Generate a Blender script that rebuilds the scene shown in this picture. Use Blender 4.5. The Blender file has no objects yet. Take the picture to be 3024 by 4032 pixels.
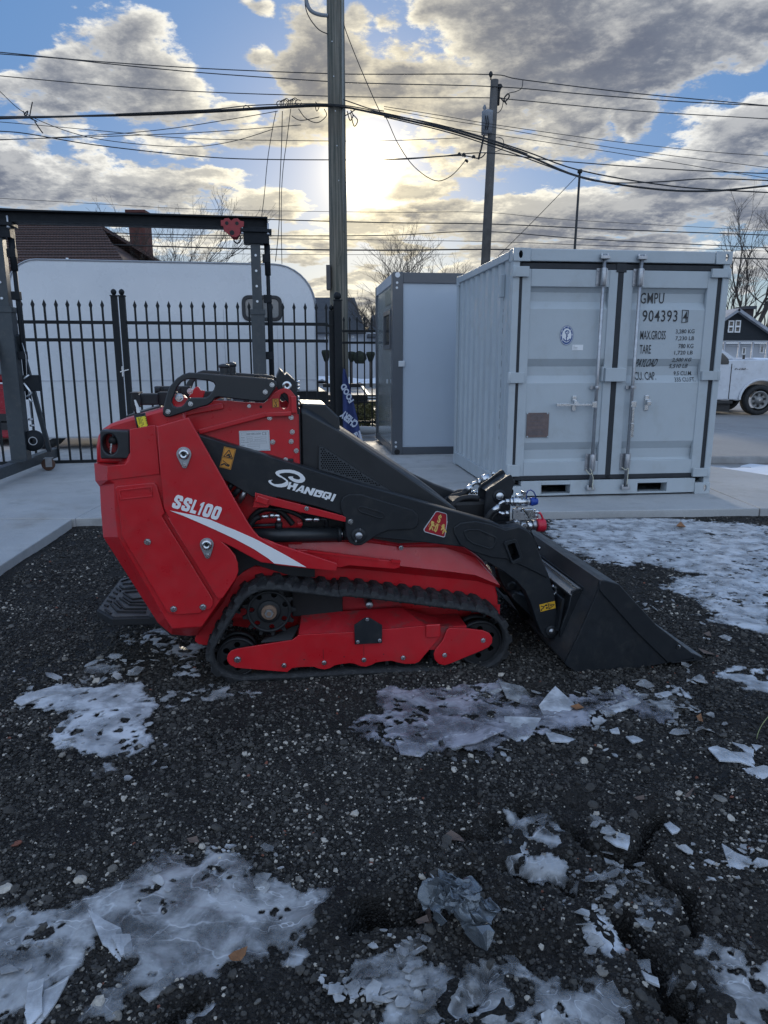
import bpy, bmesh, math, random
import numpy as np
from math import sin, cos, pi, radians, atan2, sqrt, tan, asin, exp
from mathutils import Vector, Matrix

random.seed(7); rng = np.random.RandomState(11)
scene = bpy.context.scene
COL = scene.collection

# ------------------------------------------------------------------ camera
PITCH = radians(12.2); CAMH = 1.42; FPX = 2794.0
cam_d = bpy.data.cameras.new('camera'); cam = bpy.data.objects.new('camera', cam_d); COL.objects.link(cam)
cam.location = (0, 0, CAMH); cam.rotation_euler = (pi/2 - PITCH, 0, 0)
cam_d.sensor_fit = 'VERTICAL'; cam_d.sensor_height = 36.0; cam_d.lens = 36.0*FPX/4032
cam_d.clip_start = 0.05; cam_d.clip_end = 3000
scene.camera = cam
scene.view_settings.view_transform = 'Standard'; scene.view_settings.look = 'None'
scene.view_settings.gamma = 1; scene.view_settings.exposure = 0.76
scene.view_settings.use_curve_mapping = False

SUN_AZ = radians(-1.25); SUN_EL = radians(13.6)
sun_dir = Vector((sin(SUN_AZ)*cos(SUN_EL), cos(SUN_AZ)*cos(SUN_EL), sin(SUN_EL)))

# ---- pixel calibration: a point of the photograph put on a real plane of the place
CAM = np.array([0, 0, CAMH])
FR = dict(N=(0,0,1), D=(0,0,.5486), R1=(350,1380,1.8433), R2=(350,2000,1.8433), R3=(1050,1500,1.508), R4=(1050,2100,1.508),
 R5=(1900,1800,1.7463), R6=(1700,950,1.253), R7=(0,780,1.2762), S1=(0,0,1.0972), S2=(1512,0,1.0972), M=(1150,900,2.37),
 RT=(2600,850,2.107), G1=(0,2500,1.0972), G2=(1512,2500,1.0972), C1=(1500,1000,2.107), C2=(2250,1000,2.212),
 T1=(800,2250,2.37), T2=(1700,2150,2.37), K1=(1250,1380,5.53), K2=(500,1450,5.53), K3=(1750,1830,3.858),
 K4=(900,1920,2.765), K5=(1640,2000,10.37), K6=(0,1350,4.02), K7=(2150,1250,4.423), K8=(900,1680,3.318),
 G3=(1600,3000,2.765), G4=(0,3300,1.185))
def px(fr, x, y):
    a = FR[fr]; return (a[0]+x/a[2], a[1]+y/a[2])
def ray(p):
    u = (p[0]-1512)/FPX; v = -(p[1]-2016)/FPX
    return np.array([u, cos(PITCH)+v*sin(PITCH), -sin(PITCH)+v*cos(PITCH)])
def onz(fr, x, y, z=0.0):
    d = ray(px(fr, x, y)); return CAM + d*(z-CAMH)/d[2]
def ony(fr, x, y, Y):
    d = ray(px(fr, x, y)); return CAM + d*Y/d[1]
class Frame:
    def __init__(s, O, yaw):
        s.O = np.array(O, float); a = radians(yaw); s.yaw = a
        s.x = np.array([cos(a), sin(a), 0]); s.y = np.array([-sin(a), cos(a), 0])
    def _pl(s, p, q, n):
        d = ray(p); return CAM + d*(np.dot(q-CAM, n)/np.dot(d, n)) - s.O
    def py(s, fr, x, y, yp):            # point on the plane local y = yp -> (x, z)
        q = s._pl(px(fr, x, y), s.O+s.y*yp, s.y); return (float(q@s.x), float(q[2]))
    def px(s, fr, x, y, xp):
        q = s._pl(px(fr, x, y), s.O+s.x*xp, s.x); return (float(q@s.y), float(q[2]))
    def pz(s, fr, x, y, zp):
        d = ray(px(fr, x, y)); q = CAM + d*(s.O[2]+zp-CAMH)/d[2] - s.O; return (float(q@s.x), float(q@s.y))
    def ol(s, fr, yp, pts): return [s.py(fr, a, b, yp) for a, b in pts]
    def w(s, x, y, z): return s.O + s.x*x + s.y*y + np.array([0, 0, z])

# ------------------------------------------------------------------ world
world = bpy.data.worlds.new('World'); scene.world = world; world.use_nodes = True
class G:
    """tiny node-expression builder"""
    def __init__(s, nt): s.nt = nt
    def n(s, t, **k):
        nd = s.nt.nodes.new(t)
        for a, b in k.items(): setattr(nd, a, b)
        return nd
    def put(s, sock, v):
        if hasattr(v, 'links') or isinstance(v, bpy.types.NodeSocket): s.nt.links.new(v, sock)
        else: sock.default_value = v
    def m(s, op, a, b=0.0, c=0.0, clamp=False):
        nd = s.n('ShaderNodeMath', operation=op, use_clamp=clamp)
        s.put(nd.inputs[0], a); s.put(nd.inputs[1], b); s.put(nd.inputs[2], c); return nd.outputs[0]
    def v(s, op, a, b=(0,0,0), sc=None):
        nd = s.n('ShaderNodeVectorMath', operation=op); s.put(nd.inputs[0], a); s.put(nd.inputs[1], b)
        if sc is not None: s.put(nd.inputs['Scale'], sc)
        return nd.outputs['Value' if op in ('LENGTH','DOT_PRODUCT','DISTANCE') else 'Vector']
    def mix(s, f, a, b, blend='MIX'):
        nd = s.n('ShaderNodeMix', data_type='RGBA', blend_type=blend); s.put(nd.inputs[0], f)
        s.put(nd.inputs[6], a if not isinstance(a, tuple) else (*a[:3], 1)); s.put(nd.inputs[7], b if not isinstance(b, tuple) else (*b[:3], 1))
        return nd.outputs[2]
    def rng(s, x, a, b, c=0.0, d=1.0, smooth=True):
        nd = s.n('ShaderNodeMapRange', interpolation_type='SMOOTHSTEP' if smooth else 'LINEAR')
        s.put(nd.inputs[0], x)
        for i, q in enumerate((a, b, c, d)): s.put(nd.inputs[1+i], q)
        return nd.outputs[0]
    def noise(s, vec, scale, detail=3, rough=.5, dist=0.0, out=0):
        nd = s.n('ShaderNodeTexNoise'); s.put(nd.inputs['Vector'], vec) if vec is not None else None
        s.put(nd.inputs['Scale'], scale); nd.inputs['Detail'].default_value = detail; nd.inputs['Roughness'].default_value = rough
        nd.inputs['Distortion'].default_value = dist; return nd.outputs[out]

def build_world():
    nt = world.node_tree; nt.nodes.clear(); g = G(nt)
    out = g.n('ShaderNodeOutputWorld'); bg = g.n('ShaderNodeBackground'); nt.links.new(bg.outputs[0], out.inputs[0])
    sky = g.n('ShaderNodeTexSky', sky_type='NISHITA'); sky.sun_disc = False
    sky.sun_elevation = SUN_EL; sky.sun_rotation = SUN_AZ; sky.air_density = 1.0; sky.dust_density = .6; sky.ozone_density = 1.6
    tc = g.n('ShaderNodeTexCoord'); d = g.v('NORMALIZE', tc.outputs['Generated'])
    # ---- cloud density as a node group of direction
    grp = bpy.data.node_groups.new('cloud_density', 'ShaderNodeTree')
    grp.interface.new_socket('dir', in_out='INPUT', socket_type='NodeSocketVector')
    grp.interface.new_socket('density', in_out='OUTPUT', socket_type='NodeSocketFloat')
    q = G(grp); gi = q.n('NodeGroupInput'); go = q.n('NodeGroupOutput'); D = gi.outputs[0]
    sp = q.n('ShaderNodeSeparateXYZ'); q.put(sp.inputs[0], D)
    az = q.m('ARCTAN2', sp.outputs[0], sp.outputs[1]); el = q.m('ARCSINE', sp.outputs[2])
    # noise runs finer and flatter towards the horizon, as a cloud deck does
    zc = q.m('ADD', q.m('MAXIMUM', sp.outputs[2], 0.0), .20)
    sc = q.v('SCALE', q.v('MULTIPLY', D, (1, 1, 1.9)), sc=q.m('DIVIDE', .44, zc))
    wn = q.noise(sc, 7.0, 3, .5, out=1)
    w2 = q.v('SCALE', q.v('SUBTRACT', wn, (.5, .5, .5)), sc=.075)
    cb = q.n('ShaderNodeCombineXYZ'); q.put(cb.inputs[0], az); q.put(cb.inputs[1], el)
    pos = q.v('ADD', cb.outputs[0], w2)
    sp2 = q.n('ShaderNodeSeparateXYZ'); q.put(sp2.inputs[0], pos)
    flat = q.n('ShaderNodeCombineXYZ'); q.put(flat.inputs[0], sp2.outputs[0]); q.put(flat.inputs[1], sp2.outputs[1])
    blobs = [  # px, py, rx, ry, gain
      (480,250,250,190,1.0),(600,380,280,110,.95),(330,330,200,110,.9),(860,420,150,60,.7),(170,690,420,120,1.0),(560,760,330,90,.9),(860,740,170,45,.7),(40,330,120,60,.85),(200,440,130,50,.6),(265,35,45,35,.42),
      (1290,250,220,170,1.0),(1560,330,330,140,.95),(1230,480,200,110,.85),(1800,400,180,110,.85),(2100,60,440,170,1.15),(2350,200,480,200,1.35),(2680,230,220,140,1.05),(1900,40,160,70,.8),(2980,50,190,80,.9),
      (1980,560,300,110,.85),(2200,520,170,110,.7),(2500,480,90,50,.75),(2900,530,300,110,1.0),(2600,640,260,90,.85),(2150,850,560,110,1.05),(2750,790,420,110,.95),(1420,870,330,60,.85),(1050,800,200,55,.8),
      (950,560,300,50,.7),(720,600,160,50,.65),(1420,80,60,40,.42),(1540,130,50,35,.42),(1680,110,70,40,.42),(1010,48,50,22,.42),(1000,210,60,45,.42),(1550,700,230,80,.7),
      (1050,960,420,50,.8),(1500,950,300,40,.8),(2300,1000,600,60,.9),(2950,1020,300,70,.9),(700,1080,500,45,.8),(1600,1090,500,45,.85),(1350,1200,260,50,.8),(300,950,300,50,.7),(2000,1150,700,45,.8),(1500,1250,900,30,.6)]
    acc = None
    for bx, by, rx, ry, gn in blobs:
        r = ray((bx, by)); r = r/np.linalg.norm(r); a0, e0 = atan2(r[0], r[1]), asin(r[2])
        dv = q.v('SUBTRACT', flat.outputs[0], (a0, e0, 0)); dv = q.v('MULTIPLY', dv, (FPX/rx, FPX/ry, 0))
        b = q.m('MULTIPLY', q.m('SUBTRACT', 1.0, q.v('DOT_PRODUCT', dv, dv)), gn)
        acc = b if acc is None else q.m('MAXIMUM', acc, b)
    acc = q.m('MAXIMUM', acc, -.9)
    # beyond the part of the sky in view the same broken cloud goes on
    big = q.rng(q.noise(q.v('MULTIPLY', D, (1, 1, 1.6)), 3.1, 2, .5), .42, .66, -.9, .9)
    infr = q.m('MULTIPLY', q.rng(q.m('ABSOLUTE', az), .56, .66, 1, 0), q.rng(el, .44, .52, 1, 0))
    infr = q.m('MULTIPLY', infr, q.rng(sp.outputs[1], 0, .1))
    base = q.m('ADD', q.m('MULTIPLY', acc, infr), q.m('MULTIPLY', big, q.m('SUBTRACT', 1.0, infr)))
    n1 = q.noise(sc, 10.0, 7, .62, .1); n2 = q.noise(sc, 38.0, 5, .66)
    dens = q.m('ADD', q.m('SUBTRACT', q.m('MULTIPLY', base, .80), .04), q.m('MULTIPLY', q.m('SUBTRACT', n1, .5), 2.5))
    dens = q.m('ADD', dens, q.m('MULTIPLY', q.m('SUBTRACT', n2, .5), 1.0))
    q.put(go.inputs[0], dens)
    def dens_at(vec):
        nd = g.n('ShaderNodeGroup'); nd.node_tree = grp; g.put(nd.inputs[0], vec); return nd.outputs[0]
    S = tuple(sun_dir)
    den = dens_at(d)
    toS = g.v('NORMALIZE', g.v('SUBTRACT', S, d))
    den2 = dens_at(g.v('NORMALIZE', g.v('ADD', d, g.v('ADD', g.v('SCALE', toS, sc=.018), (0, 0, .016)))))
    dS = g.v('DOT_PRODUCT', d, S); cs = g.m('MAXIMUM', dS, 0.0)
    cneg = g.rng(dS, .70, -.6, 0, 1)          # clouds opposite the sun are lit from the front
    cover = g.rng(den, -.03, .30)
    thick = g.rng(den, .12, .68)
    rel = g.m('MULTIPLY', g.m('SUBTRACT', den, den2), 1.2)
    lit = g.rng(rel, -.6, .8)
    near = g.m('POWER', cs, 34.0); nearer = g.m('POWER', cs, 120.0); core = g.m('POWER', cs, 700.0); disc = g.m('POWER', cs, 4200.0)
    K = 10.0
    def c(r, gg, b): return (r*K, gg*K, b*K)
    edge = g.mix(near, c(.60, .60, .58), c(.78, .70, .50))
    body = g.mix(near, c(.098, .115, .155), c(.150, .150, .155))
    body = g.mix(g.rng(den, .55, 1.35), body, g.mix(near, c(.066, .082, .125), c(.115, .115, .125)))
    edge2 = g.mix(g.rng(lit, .2, .8), g.mix(.45, body, edge), edge)
    core_c = g.mix(g.m('MULTIPLY', g.m('POWER', lit, 2.0), .40), body, edge)
    ccol = g.mix(thick, edge2, core_c)
    ccol = g.mix(cneg, ccol, g.mix(thick, c(.98, 1.0, 1.04), c(.62, .68, .80)))
    # clear sky: Nishita with a little haze towards the horizon
    spd = g.n('ShaderNodeSeparateXYZ'); g.put(spd.inputs[0], d)
    skc = sky.outputs[0]
    blue = g.mix(g.rng(spd.outputs[2], .0, .26), c(.20, .28, .33), c(.055, .145, .320))
    blue = g.mix(g.rng(spd.outputs[2], .40, .95), blue, c(.10, .21, .46))
    blue = g.mix(cneg, blue, c(.33, .46, .66))
    skc = g.mix(.88, skc, blue)
    col = g.mix(cover, skc, ccol)
    def addglow(base, f, colr):
        nd = g.n('ShaderNodeMix', data_type='RGBA', blend_type='ADD'); nd.inputs[0].default_value = 1.0
        g.put(nd.inputs[6], base); sc_ = g.v('SCALE', colr, sc=f); g.put(nd.inputs[7], sc_); return nd.outputs[2]
    dim = g.m('SUBTRACT', 1.0, g.m('MULTIPLY', g.m('MULTIPLY', cover, thick), .75))
    col = addglow(col, g.m('MULTIPLY', nearer, dim), c(.15, .115, .055))
    col = addglow(col, g.m('MULTIPLY', core, g.m('ADD', g.m('MULTIPLY', dim, .8), .2)), c(.52, .43, .24))
    col = addglow(col, disc, c(13, 11, 7.5))
    # below the horizon: dull ground colour
    col = g.mix(g.rng(spd.outputs[2], -.03, -.004), c(.10, .10, .11), col)
    nt.links.new(col, bg.inputs[0]); bg.inputs[1].default_value = 0.1
    world.cycles.sampling_method = 'MANUAL'; world.cycles.sample_map_resolution = 512
build_world()

sun_l = bpy.data.lights.new('sun', 'SUN'); sun_l.energy = 1.5; sun_l.angle = radians(10); sun_l.color = (1.0, .88, .70)
sun_o = bpy.data.objects.new('sun', sun_l); COL.objects.link(sun_o)
sun_o.rotation_euler = (-sun_dir).to_track_quat('-Z', 'Y').to_euler(); sun_o.location = (0, 0, 12)
scene.view_settings.exposure = 0.76

# ------------------------------------------------------------------ helpers
def tag(o, label=None, cat=None, group=None, kind=None):
    for k, v_ in (('label', label), ('category', cat), ('group', group), ('kind', kind)):
        if v_: o[k] = v_
    return o
def thing(name, label, cat, loc=(0,0,0), rz=0.0, group=None):
    o = bpy.data.objects.new(name, None); COL.objects.link(o); o.empty_display_size = .2
    o.location = tuple(float(a) for a in loc); o.rotation_euler = (0, 0, rz); return tag(o, label, cat, group)
def link(name, me, mat, parent=None, smooth=None):
    if mat is not None and not me.materials: me.materials.append(mat)
    o = bpy.data.objects.new(name, me); COL.objects.link(o)
    if parent is not None: o.parent = parent
    return o
def dup(o, parent=None, loc=None, rot=None, label=None, depth=0):
    c_ = o.copy(); COL.objects.link(c_)
    if parent is not None: c_.parent = parent
    if loc is not None: c_.location = loc
    if rot is not None: c_.rotation_euler = rot
    if label: c_['label'] = label
    for ch in list(o.children): dup(ch, c_)
    return c_
def bevel(o, w, seg=2, ang=35):
    b = o.modifiers.new('bevel', 'BEVEL'); b.width = w; b.segments = seg; b.limit_method = 'ANGLE'; b.angle_limit = radians(ang)
    b.harden_normals = False; return o
class MB:
    def __init__(s): s.v = []; s.f = []; s.s = []
    def add(s, vs, fs, smooth=False):
        b = len(s.v); s.v += [tuple(float(c_) for c_ in p) for p in vs]; s.f += [tuple(b+i for i in f_) for f_ in fs]; s.s += [smooth]*len(fs)
    def box(s, x0, x1, y0, y1, z0, z1):
        s.add([(x0,y0,z0),(x1,y0,z0),(x1,y1,z0),(x0,y1,z0),(x0,y0,z1),(x1,y0,z1),(x1,y1,z1),(x0,y1,z1)],
              [(0,3,2,1),(4,5,6,7),(0,1,5,4),(1,2,6,5),(2,3,7,6),(3,0,4,7)]); return s
    def bar(s, a, b, w, h, up=(0,0,1)):
        a = Vector(a); b = Vector(b); d = (b-a).normalized(); u = Vector(up)
        if abs(d.dot(u)) > .95: u = Vector((0,1,0))
        sd = d.cross(u).normalized(); u = sd.cross(d)
        vs = [p + sd*i*w/2 + u*j*h/2 for p in (a, b) for i, j in ((-1,-1),(1,-1),(1,1),(-1,1))]
        s.add(vs, [(0,1,2,3),(7,6,5,4),(0,4,5,1),(1,5,6,2),(2,6,7,3),(3,7,4,0)]); return s
    def cyl(s, a, b, r0, r1=None, n=16, caps=True, smooth=True):
        r1 = r0 if r1 is None else r1; a = Vector(a); b = Vector(b); d = (b-a).normalized()
        u = Vector((0,0,1)) if abs(d.z) < .9 else Vector((1,0,0)); x = d.cross(u).normalized(); y = d.cross(x)
        vs = [p + (x*cos(2*pi*i/n)+y*sin(2*pi*i/n))*r for p, r in ((a, r0), (b, r1)) for i in range(n)]
        s.add(vs, [(i, (i+1) % n, n+(i+1) % n, n+i) for i in range(n)], smooth)
        if caps: s.add(vs, [tuple(range(n))[::-1], tuple(range(n, 2*n))])
        return s
    def tube(s, pts, r, n=6, caps=True):
        P_ = [Vector(p) for p in pts]; k = len(P_); R_ = r if isinstance(r, (list, tuple)) else [r]*k
        pu = None; vs = []
        for i in range(k):
            d = (P_[min(i+1, k-1)]-P_[max(i-1, 0)]).normalized()
            u = pu if pu is not None else (Vector((0,0,1)) if abs(d.z) < .9 else Vector((1,0,0)))
            x = d.cross(u).normalized(); u = x.cross(d); pu = u
            vs += [P_[i] + (x*cos(2*pi*j/n)+u*sin(2*pi*j/n))*R_[i] for j in range(n)]
        s.add(vs, [(i*n+j, i*n+(j+1) % n, (i+1)*n+(j+1) % n, (i+1)*n+j) for i in range(k-1) for j in range(n)], True)
        if caps: s.add(vs, [tuple(range(n))[::-1], tuple(range((k-1)*n, k*n))])
        return s
    def lathe(s, prof, c=(0,0,0), ax='y', n=24, smooth=True):
        vs = []
        for a, r in prof:
            for i in range(n):
                u, w_ = r*cos(2*pi*i/n), r*sin(2*pi*i/n)
                vs.append({'y': (c[0]+u, c[1]+a, c[2]+w_), 'z': (c[0]+u, c[1]+w_, c[2]+a), 'x': (c[0]+a, c[1]+u, c[2]+w_)}[ax])
        k = len(prof)
        s.add(vs, [(i*n+j, i*n+(j+1) % n, (i+1)*n+(j+1) % n, (i+1)*n+j) for i in range(k-1) for j in range(n)], smooth); return s
    def loft(s, loops, caps=True, smooth=False):
        n = len(loops[0]); vs = [p for l in loops for p in l]
        s.add(vs, [(i*n+j, i*n+(j+1) % n, (i+1)*n+(j+1) % n, (i+1)*n+j) for i in range(len(loops)-1) for j in range(n)], smooth)
        if caps: s.add(vs, [tuple(range(n))[::-1], tuple(range((len(loops)-1)*n, len(loops)*n))])
        return s
    def mesh(s, name='m'):
        me = bpy.data.meshes.new(name); me.from_pydata(s.v, [], s.f); me.update()
        me.polygons.foreach_set('use_smooth', s.s)
        bm = bmesh.new(); bm.from_mesh(me); bmesh.ops.remove_doubles(bm, verts=bm.verts, dist=1e-6)
        bmesh.ops.recalc_face_normals(bm, faces=bm.faces); bm.to_mesh(me); bm.free(); return me
    def build(s, name, mat, parent=None, bev=0):
        o = link(name, s.mesh(name), mat, parent)
        if bev: bevel(o, bev)
        return o
def fillet(pts, r, n=4):
    out = []; k = len(pts)
    for i in range(k):
        p0, p, p1 = (Vector(pts[(i-1) % k]), Vector(pts[i]), Vector(pts[(i+1) % k]))
        a = (p0-p); b = (p1-p); la, lb = a.length, b.length
        if la < 1e-6 or lb < 1e-6: continue
        a /= la; b /= lb; ang = a.angle(b) if a.length and b.length else pi
        if ang > 2.9: out.append(tuple(p)); continue
        t = min(r/max(tan(ang/2), .05), la*.45, lb*.45)
        A = p+a*t; B = p+b*t
        for j in range(n+1):
            s_ = j/n; out.append(tuple(A.lerp(p, s_).lerp(p.lerp(B, s_), s_)))
    return out
def curve_mesh(cu):
    o = bpy.data.objects.new('tmp', cu); COL.objects.link(o)
    dg = bpy.context.evaluated_depsgraph_get(); me = bpy.data.meshes.new_from_object(o.evaluated_get(dg))
    bpy.data.objects.remove(o); bpy.data.curves.remove(cu); return me
def plate(name, loops, y0, y1, mat, parent, bev=.0015, r=0.0):
    """flat plate in the local x-z plane between y0 and y1; loops[0] outline, the others holes"""
    if not isinstance(loops[0][0], (list, tuple)): loops = [loops]
    cu = bpy.data.curves.new(name, 'CURVE'); cu.dimensions = '2D'; cu.fill_mode = 'BOTH'
    th = abs(y1-y0); bev = min(bev, th*.45)
    for l in loops:
        if r: l = fillet(l, r)
        sp = cu.splines.new('POLY'); sp.points.add(len(l)-1); sp.use_cyclic_u = True
        for p_, q in zip(sp.points, l): p_.co = (q[0], q[1], 0, 1)
    cu.extrude = th/2-bev; cu.bevel_depth = bev; cu.bevel_resolution = 1; cu.offset = -bev
    me = curve_mesh(cu); me.name = name; n = len(me.vertices); co = np.empty(n*3); me.vertices.foreach_get('co', co); co = co.reshape(-1, 3)
    ym = (y0+y1)/2; co = np.stack([co[:, 0], ym-co[:, 2], co[:, 1]], 1); me.vertices.foreach_set('co', co.ravel()); me.update()
    me.materials.clear(); return link(name, me, mat, parent)
_tc = {}
def text_mesh(s_, bold=0.0, spacing=1.0):
    k = (s_, bold, spacing)
    cu = bpy.data.curves.new('t', 'FONT'); cu.body = s_; cu.size = 1; cu.offset = bold; cu.space_character = spacing; cu.resolution_u = 3
    me = curve_mesh(cu); n = len(me.vertices); co = np.empty(n*3); me.vertices.foreach_get('co', co); co = co.reshape(-1, 3)
    mn = co.min(0); mx = co.max(0); return me, (co[:, :2]-mn[:2])/(mx-mn)[:2]
def text3(name, s_, BL, BR, TL, mat, parent, bold=0.0, spacing=1.0):
    """lettering whose unit box is spanned by three 3-D points"""
    me, uv = text_mesh(s_, bold, spacing); BL, BR, TL = (np.array(p, float) for p in (BL, BR, TL))
    co = BL + uv[:, :1]*(BR-BL) + uv[:, 1:]*(TL-BL); me.vertices.foreach_set('co', co.ravel()); me.update(); me.name = name
    me.materials.clear(); return link(name, me, mat, parent)
def poly(name, pts3, mat, parent):
    m = MB(); m.add(pts3, [tuple(range(len(pts3)))]); me = bpy.data.meshes.new(name); me.from_pydata(m.v, [], m.f); me.update()
    return link(name, me, mat, parent)
def cat(pts, n=8, closed=False):
    """Catmull-Rom through points"""
    P_ = [np.array(p, float) for p in pts]; k = len(P_); out = []
    for i in range(k if closed else k-1):
        if closed: a, b, c_, d = P_[(i-1) % k], P_[i], P_[(i+1) % k], P_[(i+2) % k]
        else: a, b, c_, d = P_[max(i-1, 0)], P_[i], P_[i+1], P_[min(i+2, k-1)]
        for j in range(n):
            t = j/n; out.append(.5*((2*b)+(-a+c_)*t+(2*a-5*b+4*c_-d)*t*t+(-a+3*b-3*c_+d)*t**3))
    if not closed: out.append(P_[-1])
    return out

# ------------------------------------------------------------------ materials
def M(name, col, rough=.5, metal=0.0, var=.12, nscale=6.0, bump=0.0, bscale=60.0, spec=.5, coat=0.0, dirt=None, dirt_amt=0.0, emit=None, alpha=None, extra=None):
    m = bpy.data.materials.new(name); m.use_nodes = True; nt = m.node_tree; nt.nodes.clear(); g = G(nt)
    out = g.n('ShaderNodeOutputMaterial'); b = g.n('ShaderNodeBsdfPrincipled'); nt.links.new(b.outputs[0], out.inputs[0])
    tc = g.n('ShaderNodeTexCoord'); ob = tc.outputs['Object']
    nz = g.noise(ob, nscale, 5, .6)
    f = g.rng(nz, .25, .75, 1-var, 1+var, False)
    c_ = g.v('SCALE', tuple(col), sc=f)
    if dirt is not None:
        dn = g.noise(ob, nscale*1.7, 7, .68, .3); df = g.m('MULTIPLY', g.rng(dn, .48, .72), dirt_amt)
        c_ = g.mix(df, c_, tuple(dirt))
    nt.links.new(c_, b.inputs['Base Color'])
    rn = g.noise(ob, nscale*3.1, 4, .6); g.put(b.inputs['Roughness'], g.rng(rn, .3, .7, max(rough-.07, .02), min(rough+.09, 1), False))
    b.inputs['Metallic'].default_value = metal; b.inputs['Specular IOR Level'].default_value = spec; b.inputs['Coat Weight'].default_value = coat
    b.inputs['Coat Roughness'].default_value = .12
    if bump:
        bp = g.n('ShaderNodeBump'); bp.inputs['Strength'].default_value = bump; bp.inputs['Distance'].default_value = .01
        g.put(bp.inputs['Height'], g.noise(ob, bscale, 5, .6)); nt.links.new(bp.outputs[0], b.inputs['Normal'])
    if alpha is not None: b.inputs['Alpha'].default_value = alpha
    if extra: extra(g, b, ob)
    return m
RED = M('red_paint', (.50, .011, .018), .33, var=.07, bump=.05, bscale=220, coat=.25, dirt=(.13, .07, .06), dirt_amt=.20)
REDD = M('red_paint_dusty', (.42, .012, .020), .5, var=.15, dirt=(.075, .06, .055), dirt_amt=.75, nscale=7)
BLK = M('black_powder_coat', (.011, .014, .018), .46, spec=.4, var=.12, bump=.06, bscale=300, dirt=(.055, .053, .050), dirt_amt=.28, nscale=9)
BLK2 = M('black_satin_plastic', (.018, .021, .025), .38, var=.12, bump=.05, bscale=260)
BLKD = M('black_dull', (.007, .008, .010), .6, var=.2)
RUB = M('rubber', (.015, .016, .018), .75, var=.35, nscale=18, bump=.5, bscale=70, dirt=(.075, .075, .075), dirt_amt=.5)
STEEL = M('zinc_plated_steel', (.62, .64, .66), .26, 1.0, var=.12, nscale=30)
STEELD = M('dull_steel', (.42, .43, .45), .42, 1.0, var=.2, nscale=20)
RUST = M('rusty_steel', (.20, .13, .09), .7, .3, var=.4, nscale=25)
WHITE = M('white_print', (.80, .81, .82), .4, var=.03)
BLACKP = M('black_print', (.018, .02, .024), .45, var=.05)
ORANGE = M('orange_sticker', (.62, .27, .035), .45, var=.08)
YELLOW = M('yellow_sticker', (.80, .68, .04), .45, var=.08)
GOLD = M('gold_print', (.72, .50, .14), .4, .2, var=.2, nscale=120)
CREST = M('crimson_print', (.32, .01, .02), .35, var=.25, nscale=30)
SILVER = M('plate_silver', (.60, .63, .66), .38, .35, var=.05)
PLATET = M('plate_text', (.12, .13, .15), .5)
# ================================================================== GROUND
_perm = np.random.RandomState(3).rand(512, 512)
def vnoise(x, y, s=0):
    x = np.asarray(x, float)+s*17.31; y = np.asarray(y, float)+s*9.77
    xi = np.floor(x).astype(int); yi = np.floor(y).astype(int); fx = x-xi; fy = y-yi
    fx = fx*fx*(3-2*fx); fy = fy*fy*(3-2*fy); g_ = lambda a, b: _perm[a & 511, b & 511]
    return (g_(xi, yi)*(1-fx)+g_(xi+1, yi)*fx)*(1-fy)+(g_(xi, yi+1)*(1-fx)+g_(xi+1, yi+1)*fx)*fy
def fbm(x, y, s=0, o=4, r=.5):
    t = 0; a = 1; n = 0
    for i in range(o):
        t = t+a*vnoise(x*2**i, y*2**i, s+i*3); n += a; a *= r
    return t/n
def seg_dist(X, Y, pts):
    d = np.full(X.shape, 1e9)
    for (x0, y0), (x1, y1) in zip(pts[:-1], pts[1:]):
        dx, dy = x1-x0, y1-y0; t = np.clip(((X-x0)*dx+(Y-y0)*dy)/(dx*dx+dy*dy+1e-12), 0, 1)
        d = np.minimum(d, np.hypot(X-x0-t*dx, Y-y0-t*dy))
    return d
def sdf(X, Y, poly_):
    d = seg_dist(X, Y, poly_+[poly_[0]]); ins = np.zeros(X.shape, bool); n = len(poly_)
    for i in range(n):
        x0, y0 = poly_[i]; x1, y1 = poly_[(i+1) % n]
        if y0 == y1: continue
        ins ^= ((y0 > Y) != (y1 > Y)) & (X < (x1-x0)*(Y-y0)/(y1-y0)+x0)
    return np.where(ins, d, -d)
def gp(fr, pts): return [tuple(onz(fr, a, b)[:2]) for a, b in pts]
CRACKS = [(gp('G2', [(800,830),(850,900),(930,950),(1010,975),(1060,985),(1110,930),(1200,800)]), .026, .05),
          (gp('G2', [(1110,985),(1190,1010),(1230,1050),(1310,1130),(1330,1260)]), .022, .045),
          (gp('G2', [(1040,1230),(1110,1330),(1180,1460),(1230,1560),(1290,1681)]), .030, .055),
          (gp('G2', [(-60,1180),(60,1195),(170,1165),(200,1100),(350,1060)]), .035, .05),
          (gp('G2', [(330,850),(480,870),(500,820),(600,750)]), .024, .03),
          (gp('G2', [(560,1000),(700,1050),(850,1130)]), .02, .03),
          (gp('G1', [(700,1681),(760,1630),(830,1600)]), .022, .05),
          (gp('G2', [(350,1600),(430,1560),(460,1450)]), .018, .04),
          (gp('G1', [(1530,1240),(1620,1210),(1659,1200)]), .03, .045),
          (gp('G2', [(1230,1600),(1320,1560)]), .03, .05)]
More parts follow.
